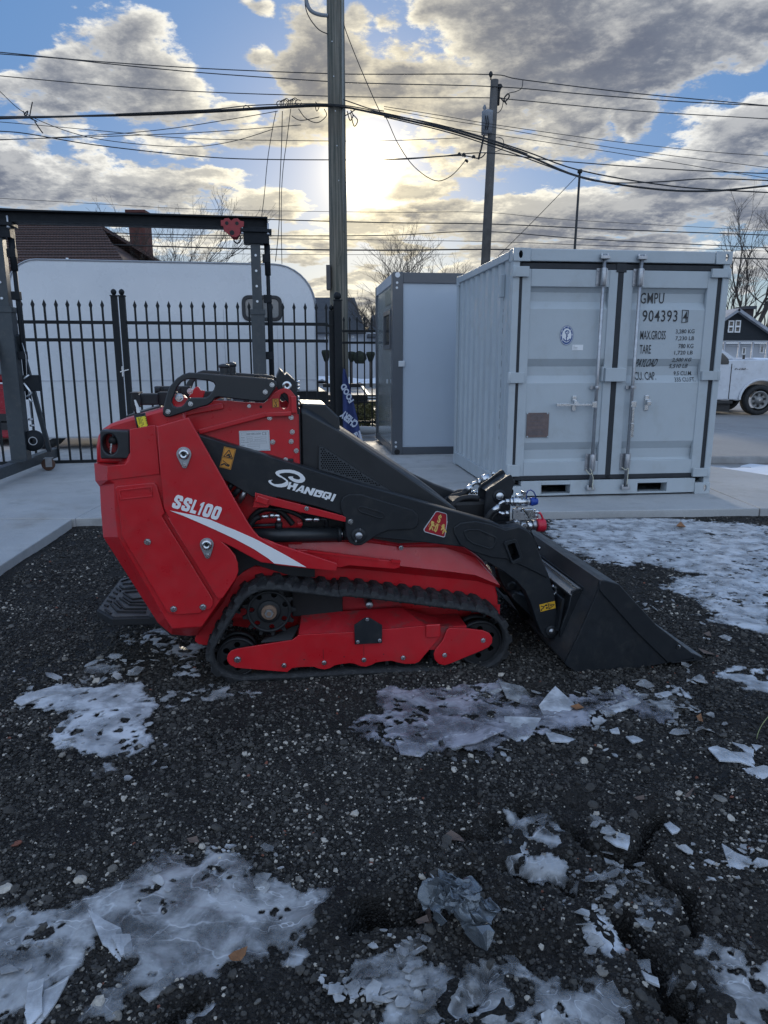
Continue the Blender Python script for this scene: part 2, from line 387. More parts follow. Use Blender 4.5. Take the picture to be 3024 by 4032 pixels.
def height(X, Y):
    X = np.asarray(X, float); Y = np.asarray(Y, float)
    h = (fbm(X*.9, Y*.9, 1, 3)-.5)*.05 + (fbm(X*4.5, Y*4.5, 5, 3)-.5)*.030 + (fbm(X*16, Y*16, 9, 4)-.5)*.020
    rough = np.clip((fbm(X*1.3+4, Y*1.3, 21, 2)-.42)*4, 0, 1)*np.clip((2.7-Y)/1.0, 0, 1)*np.clip((X+.3)*1.6, 0.15, 1)
    fl_ = np.zeros(X.shape)
    for k_ in (1, 5, 6, 7, 8, 9, 17):
        pa = np.array(ice_polys[k_][0]); s_ = (X > pa[:,0].min()-.06) & (X < pa[:,0].max()+.06) & (Y > pa[:,1].min()-.06) & (Y < pa[:,1].max()+.06)
        if s_.any(): fl_[s_] = np.maximum(fl_[s_], np.clip(sdf(X[s_], Y[s_], ice_polys[k_][0])/.05+.6, 0, 1))
    rough = rough*(1-.85*fl_); h = h*(1-.35*fl_)
    h = h+(fbm(X*7, Y*7, 31, 4)-.5)*.13*rough
    flat = np.clip((Y-2.6)/.5, 0, 1); h = h*(1-.62*flat)
    for pts, w_, dp in CRACKS:
        near = (np.abs(X-pts[0][0]) < 1.2) & (np.abs(Y-pts[0][1]) < 1.2)
        if not near.any(): continue
        xx = X[near]+(fbm(X[near]*14, Y[near]*14, 40, 3)-.5)*.07; yy = Y[near]+(fbm(X[near]*14, Y[near]*14, 50, 3)-.5)*.07
        d = seg_dist(xx, yy, pts)
        h[near] -= 1.45*dp*np.exp(-(d/(w_*.8))**2); h[near] += dp*.30*np.exp(-((d-w_*2.4)/(w_*1.3))**2)
    return h-.012

# ---- ice patches: outlines on the ground --------------------------------
ICE = [
 ('G1', [(50,310),(110,255),(230,215),(320,218),(380,232),(500,215),(640,205),(650,285),(705,312),(660,370),(640,430),(600,500),(520,512),(320,520),(240,470),(190,410),(250,385),(280,340),(180,318)], .05, 'ragged white puddle of thin ice left of the loader', .75),
 ('G1', [(-200,1190),(130,1180),(230,1165),(340,1110),(430,1060),(600,1000),(690,930),(800,965),(900,915),(1060,930),(1110,1030),(1270,1078),(1430,1095),(1446,1170),(1340,1270),(1290,1330),(1150,1390),(1000,1440),(900,1475),(700,1500),(620,1530),(500,1640),(330,1640),(380,1560),(480,1480),(560,1400),(430,1310),(330,1290),(300,1400),(230,1480),(170,1620),(-200,1700)], .045, 'large smooth grey ice sheet with wavy ridges, front left', .95),
 ('G2', [(-10,215),(150,225),(300,210),(480,205),(560,225),(640,250),(760,235),(900,250),(1040,215),(1130,280),(1240,330),(1200,350),(1080,300),(930,320),(910,395),(800,410),(700,430),(520,430),(500,540),(400,530),(330,470),(200,520),(60,510),(-60,440),(-150,400),(-140,350),(-40,330)], .05, 'violet grey broken ice in front of the loader track', .66),
 ('R5', [(420,420),(800,410),(1300,410),(1660,440),(2000,470),(2050,900),(1659,905),(1500,880),(1250,880),(1500,800),(1200,735),(900,735),(740,720),(640,640),(480,560)], .10, 'wide pale ice field between the bucket and the concrete slab', .9),
 ('R5', [(1230,885),(1450,830),(2000,880),(2000,1220),(1659,1130),(1560,1040),(1480,960),(1330,930)], .07, 'tapering ice tongue right of the bucket', .85),
 ('G2', [(540,775),(700,770),(760,840),(800,930),(720,935),(680,900),(600,880),(640,940),(820,960),(835,1030),(800,1110),(700,1060),(590,1000),(500,960),(510,880)], .04, 'torn ice scrap with combed ridges beside the ground crack', .85),
 ('G2', [(940,1150),(1050,1160),(1000,1210),(1060,1300),(1058,1390),(980,1410),(900,1380),(880,1310),(840,1290),(860,1240),(780,1180),(900,1190)], .03, 'pale oval ice plate with fine cracks, front right', .95),
 ('G2', [(1080,1140),(1270,1130),(1260,1230),(1200,1260),(1120,1240)], .035, 'small crumbly ice clump right of the oval plate', .6),
 ('G2', [(1330,1280),(1420,1330),(1560,1340),(1620,1450),(1659,1400),(1800,1400),(1800,1800),(1300,1760),(1330,1560),(1400,1520),(1390,1400)], .05, 'perforated ice crust in the front right corner', .7),
 ('G2', [(-60,1400),(60,1350),(180,1330),(260,1380),(420,1420),(560,1400),(600,1500),(700,1440),(800,1480),(900,1400),(960,1450),(1080,1540),(1060,1640),(900,1700),(-100,1740)], .07, 'lacy thin ice along the front edge in the middle', .55),
 ('G1', [(770,1600),(830,1570),(930,1575),(960,1640),(900,1700),(780,1690)], .035, 'little ragged ice scrap near the front edge', .7),
 ('R2', [(200,930),(330,890),(520,870),(640,930),(780,960),(760,1100),(780,1240),(690,1240),(640,1120),(560,1030),(420,960),(300,980)], .07, 'scattered ice flecks behind the loader under its platform', .35),
 ('R2', [(-10,1140),(120,1120),(290,1150),(200,1180),(-20,1190)], .03, 'thin ice sliver left of the loader track', .9),
 ('R2', [(20,1090),(160,1040),(290,1030),(250,1080),(100,1100)], .03, 'speckled ice streak below the loader platform', .4),
 ('G2', [(1480,130),(1700,140),(1700,250),(1560,220),(1450,180),(1400,190),(1440,150)], .05, 'flecked ice right of the bucket tip', .5),
 ('G2', [(1090,290),(1240,330),(1330,260),(1300,200),(1180,240)], .04, 'thin ice fragments below the bucket tip', .45),
 ('G1', [(680,250),(900,230),(1140,245),(1110,275),(900,280),(720,330)], .035, 'faint frozen film beside the rear end of the track', .35),
 ('G2', [(880,1020),(1000,1010),(1090,1040),(1060,1090),(980,1100),(900,1070)], .03, 'dark clear ice pane beside the crack', .7),
 ('G1', [(360,150),(420,125),(540,128),(470,152),(380,158)], .02, 'small ice plate left of the track', .95),
 ('G1', [(400,600),(420,550),(530,540),(520,580)], .03, 'faint ice scrap below the left puddle', .4),
]
ice_polys = [(gp(f, p), a, lab, cov) for f, p, a, lab, cov in ICE]
def ice_mask(i, X, Y):
    P_, amp, lab, cov = ice_polys[i]
    s = sdf(X, Y, P_); k = 1.0/amp
    n = (fbm(X*9, Y*9, 60+i, 4, .55)-.5)
    m = s*k+n*2.6+(fbm(X*34, Y*34, 160+i, 3, .6)-.5)*1.7
    hole = fbm(X*26, Y*26, 90+i, 3, .6)+.25*(fbm(X*5, Y*5, 130+i, 2)-.5)
    return np.minimum(m, (cov*.36+.42-hole)*9)

# ---- ground sheet, fine near the loader, coarse to the horizon ----------
def ground_grid():
    ys = [0.6]
    while ys[-1] < 6.6: ys.append(ys[-1]+max(.0045, .0027*ys[-1]))
    ys = np.array(ys); nx = 760; u = np.linspace(-1, 1, nx)
    Y = np.repeat(ys[:, None], nx, 1); X = u[None, :]*(Y*.62+.32)
    return X, Y
def grid_mesh(name, X, Y, Z):
    ny, nx = X.shape; me = bpy.data.meshes.new(name); n = nx*ny
    me.vertices.add(n); me.vertices.foreach_set('co', np.stack([X, Y, Z], -1).astype(np.float32).ravel())
    idx = np.arange(n).reshape(ny, nx); q = np.stack([idx[:-1, :-1], idx[:-1, 1:], idx[1:, 1:], idx[1:, :-1]], -1).reshape(-1, 4)
    m = len(q); me.loops.add(m*4); me.loops.foreach_set('vertex_index', q.ravel().astype(np.int32)); me.polygons.add(m)
    me.polygons.foreach_set('loop_start', np.arange(0, m*4, 4, dtype=np.int32)); me.polygons.foreach_set('loop_total', np.full(m, 4, np.int32))
    me.polygons.foreach_set('use_smooth', np.ones(m, bool)); me.update(calc_edges=True); return me
def gravel_extra(g, b, ob):
    v1 = g.n('ShaderNodeTexVoronoi'); g.put(v1.inputs['Vector'], ob); v1.inputs['Scale'].default_value = 120
    v2 = g.n('ShaderNodeTexVoronoi'); g.put(v2.inputs['Vector'], ob); v2.inputs['Scale'].default_value = 260
    sp = g.n('ShaderNodeSeparateColor'); g.put(sp.inputs[0], v1.outputs['Color'])
    lum = g.rng(sp.outputs[0], 0, 1, .55, 1.5, False)
    pale = g.m('GREATER_THAN', sp.outputs[1], .985)
    big = g.noise(ob, 1.7, 4, .6)
    c_ = g.v('SCALE', (.028, .026, .024), sc=g.m('MULTIPLY', lum, g.rng(big, .3, .7, .75, 1.3, False)))
    wet = g.rng(g.noise(ob, 1.1, 5, .62), .50, .62); g.put(b.inputs['Roughness'], g.m('SUBTRACT', .92, g.m('MULTIPLY', wet, .45))); c_ = g.v('SCALE', c_, sc=g.m('SUBTRACT', 1.0, g.m('MULTIPLY', wet, .45)))
    brown = g.rng(g.noise(ob, 2.4, 4, .6), .55, .75); c_ = g.mix(g.m('MULTIPLY', brown, .5), c_, (.050, .041, .033))
    c_ = g.mix(g.m('MULTIPLY', pale, .8), c_, (.16, .15, .14)); g.nt.links.new(c_, b.inputs['Base Color'])
    hgt = g.m('ADD', g.rng(v1.outputs['Distance'], 0, .8, 1, 0), g.m('MULTIPLY', g.rng(v2.outputs['Distance'], 0, .8, 1, 0), .5))
    bp = g.n('ShaderNodeBump'); bp.inputs['Strength'].default_value = .9; bp.inputs['Distance'].default_value = .006
    g.put(bp.inputs['Height'], hgt); g.nt.links.new(bp.outputs[0], b.inputs['Normal'])
GRAVEL = M('gravel_dirt', (.03, .03, .032), .9, var=.2, spec=.2, extra=gravel_extra)
gX, gY = ground_grid(); gZ = height(gX, gY)
SLAB_EDGE = [(-2.72, 6.03), (9.0, 6.03+11.72*tan(radians(3.9)))]
tag(link('gravel_ground', grid_mesh('gravel_ground', gX, gY, gZ), GRAVEL), kind='structure')
# the wide base below and around everything
m = MB(); e = 900
m.add([(-e,-e,-.09),(e,-e,-.09),(e,e,-.09),(-e,e,-.09)], [(0,1,2,3)])
tag(m.build('earth', GRAVEL), kind='structure')
m = MB(); Xw = 12
def strip(x0, x1, y0, y1, n=40):
    xs = np.linspace(x0, x1, n); ys_ = np.linspace(y0, y1, n); X_, Y_ = np.meshgrid(xs, ys_); Z_ = height(X_, Y_)-.004-.06*((np.abs(X_) < Y_*.62+.24) & (Y_ > .66)); return X_, Y_, Z_
for nm, a in (('gravel_verge', (-9, 9, -5, .75)), ('gravel_verge', (3.2, 16, .6, 6.7)), ('gravel_verge', (-9, -2.0, .6, 5.9))):
    X_, Y_, Z_ = strip(*a, n=140); tag(link(nm, grid_mesh(nm, X_, Y_, Z_), GRAVEL), kind='structure')

# ---- stones ---------------------------------------------------------------
def stone_mesh(seed, sub=1):
    bm = bmesh.new(); bmesh.ops.create_icosphere(bm, subdivisions=sub, radius=.5); r = random.Random(seed)
    ax = (r.uniform(.8, 1.25), r.uniform(.65, 1.0), r.uniform(.45, .8))
    pl = [(Vector((r.gauss(0,1), r.gauss(0,1), r.gauss(0,1))).normalized(), r.uniform(.28, .42)) for _ in range(7)]
    for v_ in bm.verts:
        for nn, dd in pl:
            k = v_.co.dot(nn)
            if k > dd: v_.co -= nn*(k-dd)
        v_.co *= r.uniform(.93, 1.07); v_.co = Vector((v_.co.x*ax[0], v_.co.y*ax[1], v_.co.z*ax[2]))
    me = bpy.data.meshes.new('stone'); bm.to_mesh(me); bm.free(); return me
def stone_extra(g, b, ob):
    at = g.n('ShaderNodeAttribute', attribute_type='INSTANCER', attribute_name='tone'); t = at.outputs['Fac']
    dark = g.mix(g.rng(t, 0, .92, 0, 1, False), (.013, .0125, .012), (.078, .073, .066))
    mid = g.mix(g.rng(t, .90, .98, 0, 1, False), (.09, .085, .078), (.25, .23, .20)); c_ = g.mix(g.rng(t, .915, .925, 0, 1, False), dark, mid)
    c_ = g.mix(g.m('GREATER_THAN', t, .984), c_, (.46, .42, .36)); c_ = g.mix(g.m('GREATER_THAN', t, .9965), c_, (.20, .08, .055))
    c_ = g.mix(.35, c_, g.v('SCALE', c_, sc=g.rng(g.noise(ob, 4, 4, .7), .3, .7, .4, 1.7, False))); g.nt.links.new(c_, b.inputs['Base Color'])
STONE = M('stone', (.05, .05, .05), .85, spec=.25, extra=stone_extra, bump=.3, bscale=9)
variants = []
hid = bpy.data.collections.new('stone_variants')
for i in range(10):
    o = bpy.data.objects.new('stone', stone_mesh(i, 2 if i < 3 else 1)); o.data.materials.append(STONE); hid.objects.link(o)
def scatter(n, y0, y1, lo, hi, power, seed, tone_lo=0.0, ice_skip=True, xs=(.60, .25)):
    r = np.random.RandomState(seed); y = y0+(y1-y0)*r.rand(n); hw = y*xs[0]+xs[1]
    # uniform per area: reject by width
    keep = r.rand(n) < hw/hw.max(); y = y[keep]; hw = hw[keep]; x = (r.rand(len(y))*2-1)*hw
    edge = SLAB_EDGE[0][1]+(x-SLAB_EDGE[0][0])*(SLAB_EDGE[1][1]-SLAB_EDGE[0][1])/(SLAB_EDGE[1][0]-SLAB_EDGE[0][0])
    k = (y < edge-.03) & ~((x < -2.5-(y-4.6)*.1) & (y > 3.9)); x, y = x[k], y[k]
    clump = fbm(x*6, y*6, 77, 3); keep = r.rand(len(x)) < np.clip((clump-.25)*2.6, .25, 1); x, y = x[keep], y[keep]
    if ice_skip:
        mx = np.full(len(x), -9.)
        for i in range(len(ice_polys)):
            P_ = ice_polys[i][0]; a = np.array(P_); s_ = (x > a[:,0].min()-.1) & (x < a[:,0].max()+.1) & (y > a[:,1].min()-.1) & (y < a[:,1].max()+.1)
            if s_.any(): mx[s_] = np.maximum(mx[s_], ice_mask(i, x[s_], y[s_]))
        kk = (mx < .12) | (r.rand(len(x)) < .012); x, y = x[kk], y[kk]
    sz = lo*(hi/lo)**(r.rand(len(x))**power)
    z = height(x, y)+sz*.12
    return x, y, z, sz, np.where(r.rand(len(x)) > .9975, 1.0, np.clip(tone_lo+(1-tone_lo)*r.rand(len(x))+(fbm(x*1.8, y*1.8, 401, 3)-.5)*.18, 0, .996))
parts_ = [scatter(75000, 1.0, 2.3, .006, .017, 1.6, 1), scatter(95000, 2.3, 4.0, .009, .021, 1.7, 2), scatter(80000, 4.0, 6.6, .012, .026, 1.8, 3),
          scatter(7000, 1.0, 4.0, .015, .042, 2.6, 4, .3), scatter(1500, 4.0, 6.4, .018, .045, 2.5, 5, .4), scatter(420, 1.0, 5.0, .018, .040, 1.6, 6, .80, False)]
x, y, z, sz, tone = [np.concatenate([p[i] for p in parts_]) for i in range(5)]
N_ = len(x); print('stones', N_)
me = bpy.data.meshes.new('gravel_points'); me.vertices.add(N_); me.vertices.foreach_set('co', np.stack([x, y, z], -1).astype(np.float32).ravel())
at = me.attributes.new('size', 'FLOAT', 'POINT'); at.data.foreach_set('value', sz.astype(np.float32))
at = me.attributes.new('tone', 'FLOAT', 'POINT'); at.data.foreach_set('value', tone.astype(np.float32))
rt = me.attributes.new('rot', 'FLOAT_VECTOR', 'POINT'); rt.data.foreach_set('vector', (rng.rand(N_, 3)*np.array([.9, .9, 6.28])-np.array([.45, .45, 0])).astype(np.float32).ravel())
go = link('loose_gravel', me, STONE); tag(go, 'loose dark crushed stone with scattered pale pebbles covering the yard', 'gravel', kind='stuff')
gn = bpy.data.node_groups.new('gravel_scatter', 'GeometryNodeTree')
gn.interface.new_socket('Geometry', in_out='INPUT', socket_type='NodeSocketGeometry'); gn.interface.new_socket('Geometry', in_out='OUTPUT', socket_type='NodeSocketGeometry')
q = G(gn); gi = q.n('NodeGroupInput'); gout = q.n('NodeGroupOutput'); iop = q.n('GeometryNodeInstanceOnPoints'); ci = q.n('GeometryNodeCollectionInfo')
ci.inputs['Collection'].default_value = hid; ci.inputs['Separate Children'].default_value = True; ci.inputs['Reset Children'].default_value = True
def named(nm, ty):
    nd = q.n('GeometryNodeInputNamedAttribute', data_type=ty); nd.inputs['Name'].default_value = nm; return nd.outputs['Attribute']
q.put(iop.inputs['Points'], gi.outputs[0]); q.put(iop.inputs['Instance'], ci.outputs[0]); iop.inputs['Pick Instance'].default_value = True
rv = q.n('FunctionNodeRandomValue', data_type='INT'); rv.inputs[4].default_value = 0; rv.inputs[5].default_value = 9; q.put(iop.inputs['Instance Index'], rv.outputs[2])
e2r = q.n('FunctionNodeEulerToRotation'); q.put(e2r.inputs[0], named('rot', 'FLOAT_VECTOR')); q.put(iop.inputs['Rotation'], e2r.outputs[0])
q.put(iop.inputs['Scale'], named('size', 'FLOAT')); q.put(gout.inputs[0], iop.outputs[0])
md = go.modifiers.new('scatter', 'NODES'); md.node_group = gn

# ---- ice -------------------------------------------------------------------
def ice_extra(tint, op, lo=.26, dk=.42):
    def fn(g, b, ob):
        cloud = g.noise(ob, 7, 6, .6, .4); fine = g.noise(ob, 60, 5, .65)
        warp = g.v('ADD', g.v('MULTIPLY', ob, (.75, 2.0, 1)), g.v('SCALE', g.noise(ob, 4.5, 4, .5, out=1), sc=.42))
        ln = g.noise(warp, 2.3, 3, .5); fr = g.m('FRACT', g.m('MULTIPLY', ln, 13.0))
        line = g.rng(g.m('ABSOLUTE', g.m('SUBTRACT', fr, .5)), .0, .045, .9, 0)
        vo = g.n('ShaderNodeTexVoronoi', feature='DISTANCE_TO_EDGE'); g.put(vo.inputs['Vector'], warp); vo.inputs['Scale'].default_value = 2.2
        crack = g.rng(vo.outputs['Distance'], .0, .012, 1, 0)
        msk = g.rng(g.noise(ob, 3.2, 3, .5), .42, .56); line = g.m('MULTIPLY', line, msk); crack = g.m('MULTIPLY', crack, g.m('SUBTRACT', 1, msk))
        w_ = g.m('MAXIMUM', line, g.m('MULTIPLY', crack, .6))
        base = g.mix(g.rng(cloud, .35, .68), tuple(dk*t for t in tint), tint); base = g.mix(g.m('MULTIPLY', w_, .55), base, (.72, .74, .77))
        base = g.mix(g.rng(fine, .6, .75, 0, .5), base, (.7, .74, .8))
        g.nt.links.new(base, b.inputs['Base Color'])
        thn = g.n('ShaderNodeAttribute', attribute_type='GEOMETRY', attribute_name='thin').outputs['Fac']
        a = g.m('ADD', g.rng(cloud, .32, .62, op*lo, op), g.m('MULTIPLY', w_, .4), clamp=True); a = g.m('MULTIPLY', a, g.m('SUBTRACT', 1.0, g.m('MULTIPLY', thn, .80))); g.nt.links.new(a, b.inputs['Alpha'])
        g.put(b.inputs['Roughness'], g.rng(fine, .3, .7, .09, .30, False))
        bp = g.n('ShaderNodeBump'); bp.inputs['Strength'].default_value = .45; bp.inputs['Distance'].default_value = .004
        g.put(bp.inputs['Height'], g.m('ADD', g.m('ADD', g.m('MULTIPLY', w_, .6), g.m('MULTIPLY', cloud, 2.2)), g.m('MULTIPLY', fine, .35))); g.nt.links.new(bp.outputs[0], b.inputs['Normal'])
        b.inputs['IOR'].default_value = 1.31
    return fn
ICEM = M('ice', (.4, .45, .5), .25, extra=ice_extra((.48, .485, .49), .93))
ICEV = M('ice_violet', (.4, .4, .5), .25, extra=ice_extra((.44, .44, .49), .86))
ICEW = M('ice_white', (.5, .5, .55), .28, extra=ice_extra((.64, .66, .69), .97, .50, .66))
def ice_sheet(i):
    P_, amp, lab, cov = ice_polys[i]; a = np.array(P_); x0, y0 = a.min(0)-.08; x1, y1 = a.max(0)+.08; x0 = max(x0, -4); x1 = min(x1, 6.5); y0 = max(y0, .9)
    dist = max(y0, 1.1); c_ = max(.0042, .0023*dist+.001)
    xs = np.arange(x0, x1, c_); ys = np.arange(y0, y1, c_*1.15); X, Y = np.meshgrid(xs, ys); Mk = ice_mask(i, X, Y)
    edge = SLAB_EDGE[0][1]+(X-SLAB_EDGE[0][0])*(SLAB_EDGE[1][1]-SLAB_EDGE[0][1])/(SLAB_EDGE[1][0]-SLAB_EDGE[0][0]); Mk = np.minimum(Mk, (edge-.05-Y)*8)
    gy, gx = np.gradient(Mk, ys, xs); g2 = gx*gx+gy*gy+1e-6
    out = Mk < 0; stp = np.clip(-Mk/g2, 0, 1e3)
    Xs = np.where(out, X+np.clip(gx*stp, -c_, c_), X); Ys = np.where(out, Y+np.clip(gy*stp, -c_, c_), Y)
    # level sheet with small steps between cracked plates
    sm = height(X, Y); base = (fbm(X*.9, Y*.9, 1, 3)-.5)*.05*np.where(Y > 2.9, .45, 1)-.012
    plates = np.floor(fbm(X*2.2, Y*2.2, 200+i, 3, .5)*9)/9
    Z = np.maximum(base+.009+(plates-.5)*.014+(fbm(X*12, Y*12, 210, 3)-.5)*.006, sm-.004+.004)*.0+ (base+.010+(plates-.5)*.018+.45*(sm-base)+(fbm(X*30, Y*30, 215, 2)-.5)*.003)
    ins = ~out; idx = -np.ones(X.shape, int); cell = (ins[:-1, :-1] | ins[1:, :-1] | ins[:-1, 1:] | ins[1:, 1:]) & (ins[:-1,:-1].astype(int)+ins[1:,:-1]+ins[:-1,1:]+ins[1:,1:] >= 2)
    use = np.zeros(X.shape, bool); use[:-1, :-1] |= cell; use[1:, :-1] |= cell; use[:-1, 1:] |= cell; use[1:, 1:] |= cell
    n = use.sum(); idx[use] = np.arange(n); co = np.stack([Xs[use], Ys[use], Z[use]-np.where(out[use], .004, 0)], -1)
    J, I = np.nonzero(cell); q_ = np.stack([idx[J, I], idx[J, I+1], idx[J+1, I+1], idx[J+1, I]], -1); k = len(q_)
    if k < 4: return None
    me = bpy.data.meshes.new('ice_sheet'); me.vertices.add(n); me.vertices.foreach_set('co', co.astype(np.float32).ravel())
    me.loops.add(k*4); me.loops.foreach_set('vertex_index', q_.ravel().astype(np.int32)); me.polygons.add(k)
    me.polygons.foreach_set('loop_start', np.arange(0, k*4, 4, dtype=np.int32)); me.polygons.foreach_set('loop_total', np.full(k, 4, np.int32))
    me.polygons.foreach_set('use_smooth', np.ones(k, bool)); me.update(calc_edges=True)
    at_ = me.attributes.new('thin', 'FLOAT', 'POINT'); at_.data.foreach_set('value', (1-np.clip(Mk[use]/.55, 0, 1)).astype(np.float32))
    mt = ICEV if i in (2,) else (ICEW if i in (0, 3, 4, 6, 11, 14) else ICEM)
    o = link('ice_sheet', me, mt); tag(o, lab, 'ice', 'thin ice on the gravel yard'); sd = o.modifiers.new('thick', 'SOLIDIFY'); sd.thickness = .004; sd.offset = -1
    return k
tot = 0
for i in range(len(ice_polys)): tot += ice_sheet(i) or 0
print('ice quads', tot)

gz0 = lambda a, b: float(height(np.array([a]), np.array([b]))[0])
# loose ice plates: thin tilted slabs
def gz(x_, y_): return float(height(np.array([x_]), np.array([y_]))[0])
def shard(fr, pts, lab, tilt=.25, mat=None, lift=.012, th=.005, grp='loose broken ice plates'):
    P_ = [onz(fr, a, b, .01) for a, b in pts]; c_ = sum(P_)/len(P_); z0 = gz(c_[0], c_[1])+lift
    r = random.Random(hash(lab) % 1000); r = random.Random(len(lab)*7+len(pts)); tx, ty = r.uniform(-tilt, tilt), r.uniform(-.2*tilt, tilt)
    top = [(p[0]-c_[0], p[1]-c_[1], (p[0]-c_[0])*tx+(p[1]-c_[1])*ty) for p in P_]
    top = [top[0]]+[q for i_ in range(1, len(top)) for q in (tuple((a+b)/2+r.uniform(-.003, .003) for a, b in zip(top[i_-1], top[i_])), top[i_])]
    m = MB(); n = len(top); m.add(top+[(a, b, cz-th) for a, b, cz in top], [tuple(range(n)), tuple(range(n, 2*n))[::-1]]+[(i_, n+i_, n+(i_+1) % n, (i_+1) % n) for i_ in range(n)])
    o = m.build('ice_shard', mat or ICEW); o.location = (c_[0], c_[1], z0); tag(o, lab, 'ice', grp); return o
shard('G2', [(1400,495),(1440,480),(1500,500),(1570,520),(1610,560),(1540,540),(1450,545)], 'long pale ice plate with fine grain at the right edge, lowest left')
shard('G2', [(1505,450),(1560,462),(1600,480),(1600,505)], 'pointed ice plate at the right edge, on top of its pile')
shard('G2', [(1445,470),(1500,490),(1590,500),(1605,540),(1560,530),(1500,515)], 'cracked ice plate in the middle of the right edge pile')
shard('G2', [(1550,560),(1640,562),(1700,575),(1625,615)], 'kite shaped ice plate at the right edge, lowest of its pile')
shard('G2', [(1590,450),(1640,452),(1610,475)], 'small clear ice chip behind the right edge pile')
shard('G2', [(1460,895),(1520,930),(1590,960),(1560,1030),(1500,980)], 'long tilted ice plate lying alone at the right')
shard('G2', [(1210,820),(1235,808),(1280,840),(1245,862)], 'small bright ice chip above the right hand crack')
shard('G2', [(1045,430),(1080,422),(1125,438),(1075,455)], 'small grey ice plate in the middle of the dark gravel')
shard('G2', [(945,905),(990,880),(1060,900),(1050,955),(1000,940)], 'star shaped ice scrap beside the crack')
shard('G2', [(1110,1465),(1180,1500),(1190,1530),(1130,1500)], 'lens shaped ice chip in the front crack')
shard('G2', [(1090,1400),(1150,1395),(1160,1480),(1120,1460)], 'dark glassy ice plate leaning in the front crack', mat=ICEM)
shard('G2', [(670,290),(740,222),(830,290),(780,330),(690,325)], 'large pale triangular ice plate in front of the bucket')
shard('G2', [(495,200),(600,205),(690,262),(620,275),(530,262)], 'brown grey ice plate with curved lines near the track end', mat=ICEM)
shard('G2', [(520,335),(680,345),(640,400),(590,440),(530,430)], 'bluish ice plate in the middle of the broken ice')
shard('G2', [(100,330),(190,320),(330,350),(520,430),(400,470),(300,480),(200,440)], 'widest ice plate of the broken ice, with long veins', mat=ICEV)
shard('G2', [(0,410),(90,380),(140,430),(60,455)], 'small ice plate at the left end of the broken ice', mat=ICEV)
shard('G2', [(50,470),(210,480),(160,525),(70,520)], 'flat ice scrap at the near edge of the broken ice', mat=ICEV)
shard('G2', [(930,300),(1090,268),(1110,282),(960,325)], 'narrow pale ice blade in front of the bucket')
shard('G2', [(690,380),(760,400),(870,430),(720,432)], 'flat veined ice blade below the triangular plate')
shard('G2', [(200,1050),(330,1150),(300,1130),(240,1110)], 'thin ice splinter behind the foil', tilt=.1)
shard('G1', [(380,1190),(520,1240),(560,1400),(470,1330),(440,1310)], 'upturned ice plate at the broken middle of the big sheet')
shard('G1', [(120,1490),(190,1480),(180,1600),(110,1660),(100,1600)], 'long ice splinter at the lower left, standing tilted')
shard('G1', [(190,1510),(300,1470),(240,1560),(120,1681)], 'grey ice strip at the lower left corner')
shard('G1', [(600,1530),(740,1440),(760,1490),(640,1560)], 'dark ice plate below the big sheet', mat=ICEM)
shard('G1', [(480,1290),(560,1270),(570,1330),(520,1360)], 'curved ice flake on top of the big sheet')
shard('G1', [(60,290),(110,265),(230,225),(310,228),(180,262),(90,300)], 'lifted rim of ice at the back of the left puddle', lift=.02)
shard('G2', [(1170,235),(1230,230),(1250,245),(1180,250)], 'bright sliver of ice below the bucket tip')
shard('G2', [(1280,215),(1330,260),(1300,250)], 'thin white ice splinter below the bucket tip')
shard('G2', [(975,398),(1010,392),(1020,412),(985,408)], 'tiny white ice chip beside the broken ice')

# countless small flakes of ice between the stones
r_ = random.Random(99); m = MB()
zones = [('G2', 300, 1681, 1380, 1681, 330), ('G2', -60, 1300, 900, 1700, 330), ('G2', 1300, 1150, 1700, 1690, 420), ('G2', 760, 1000, 1320, 1500, 170), ('G2', 880, 760, 1650, 1100, 170), ('G2', 900, 180, 1500, 420, 170), ('G2', -60, 200, 1000, 560, 150),
         ('G1', 0, 1300, 900, 1690, 200), ('G1', 330, 60, 860, 240, 170), ('G1', 60, 150, 720, 620, 130), ('G1', 1000, 1400, 1659, 1690, 240), ('R5', 1000, 700, 1700, 1250, 260), ('G2', 1300, 60, 1700, 330, 160), ('G1', 640, 900, 1300, 1100, 70)]
for fr, x0, y0, x1, y1, n_ in zones:
    for k in range(n_):
        c_ = onz(fr, r_.uniform(min(x0,x1), max(x0,x1)), r_.uniform(min(y0,y1), max(y0,y1)), 0); 
        if fbm(np.array([c_[0]*5]), np.array([c_[1]*5]), 300, 3)[0] < .52: continue
        sz_ = r_.uniform(.004, .009)*(1+3.2*r_.random()**5)*(.6+.22*c_[1]); z_ = gz0(c_[0], c_[1])+.010+sz_*.18; nn_ = r_.randint(4, 7); ph = r_.uniform(0, 6.28); tx_, ty_ = r_.gauss(0, .28), r_.gauss(0, .28); as_ = r_.uniform(.35, 1)
        P_ = []
        for i_ in range(nn_):
            t_ = ph+2*pi*i_/nn_+r_.uniform(-.3, .3); q1 = sz_*r_.uniform(.6, 1.3); dx_, dy_ = q1*cos(t_), q1*sin(t_)*as_; P_.append((c_[0]+dx_, c_[1]+dy_, z_+dx_*tx_+dy_*ty_))
        m.add(P_+[(a, b, c2-.003) for a, b, c2 in P_], [tuple(range(nn_)), tuple(range(nn_, 2*nn_))[::-1]]+[(i_, nn_+i_, nn_+(i_+1) % nn_, (i_+1) % nn_) for i_ in range(nn_)])
tag(m.build('ice_flakes', ICEM), 'countless small flakes of broken ice strewn over the gravel', 'ice', kind='stuff')

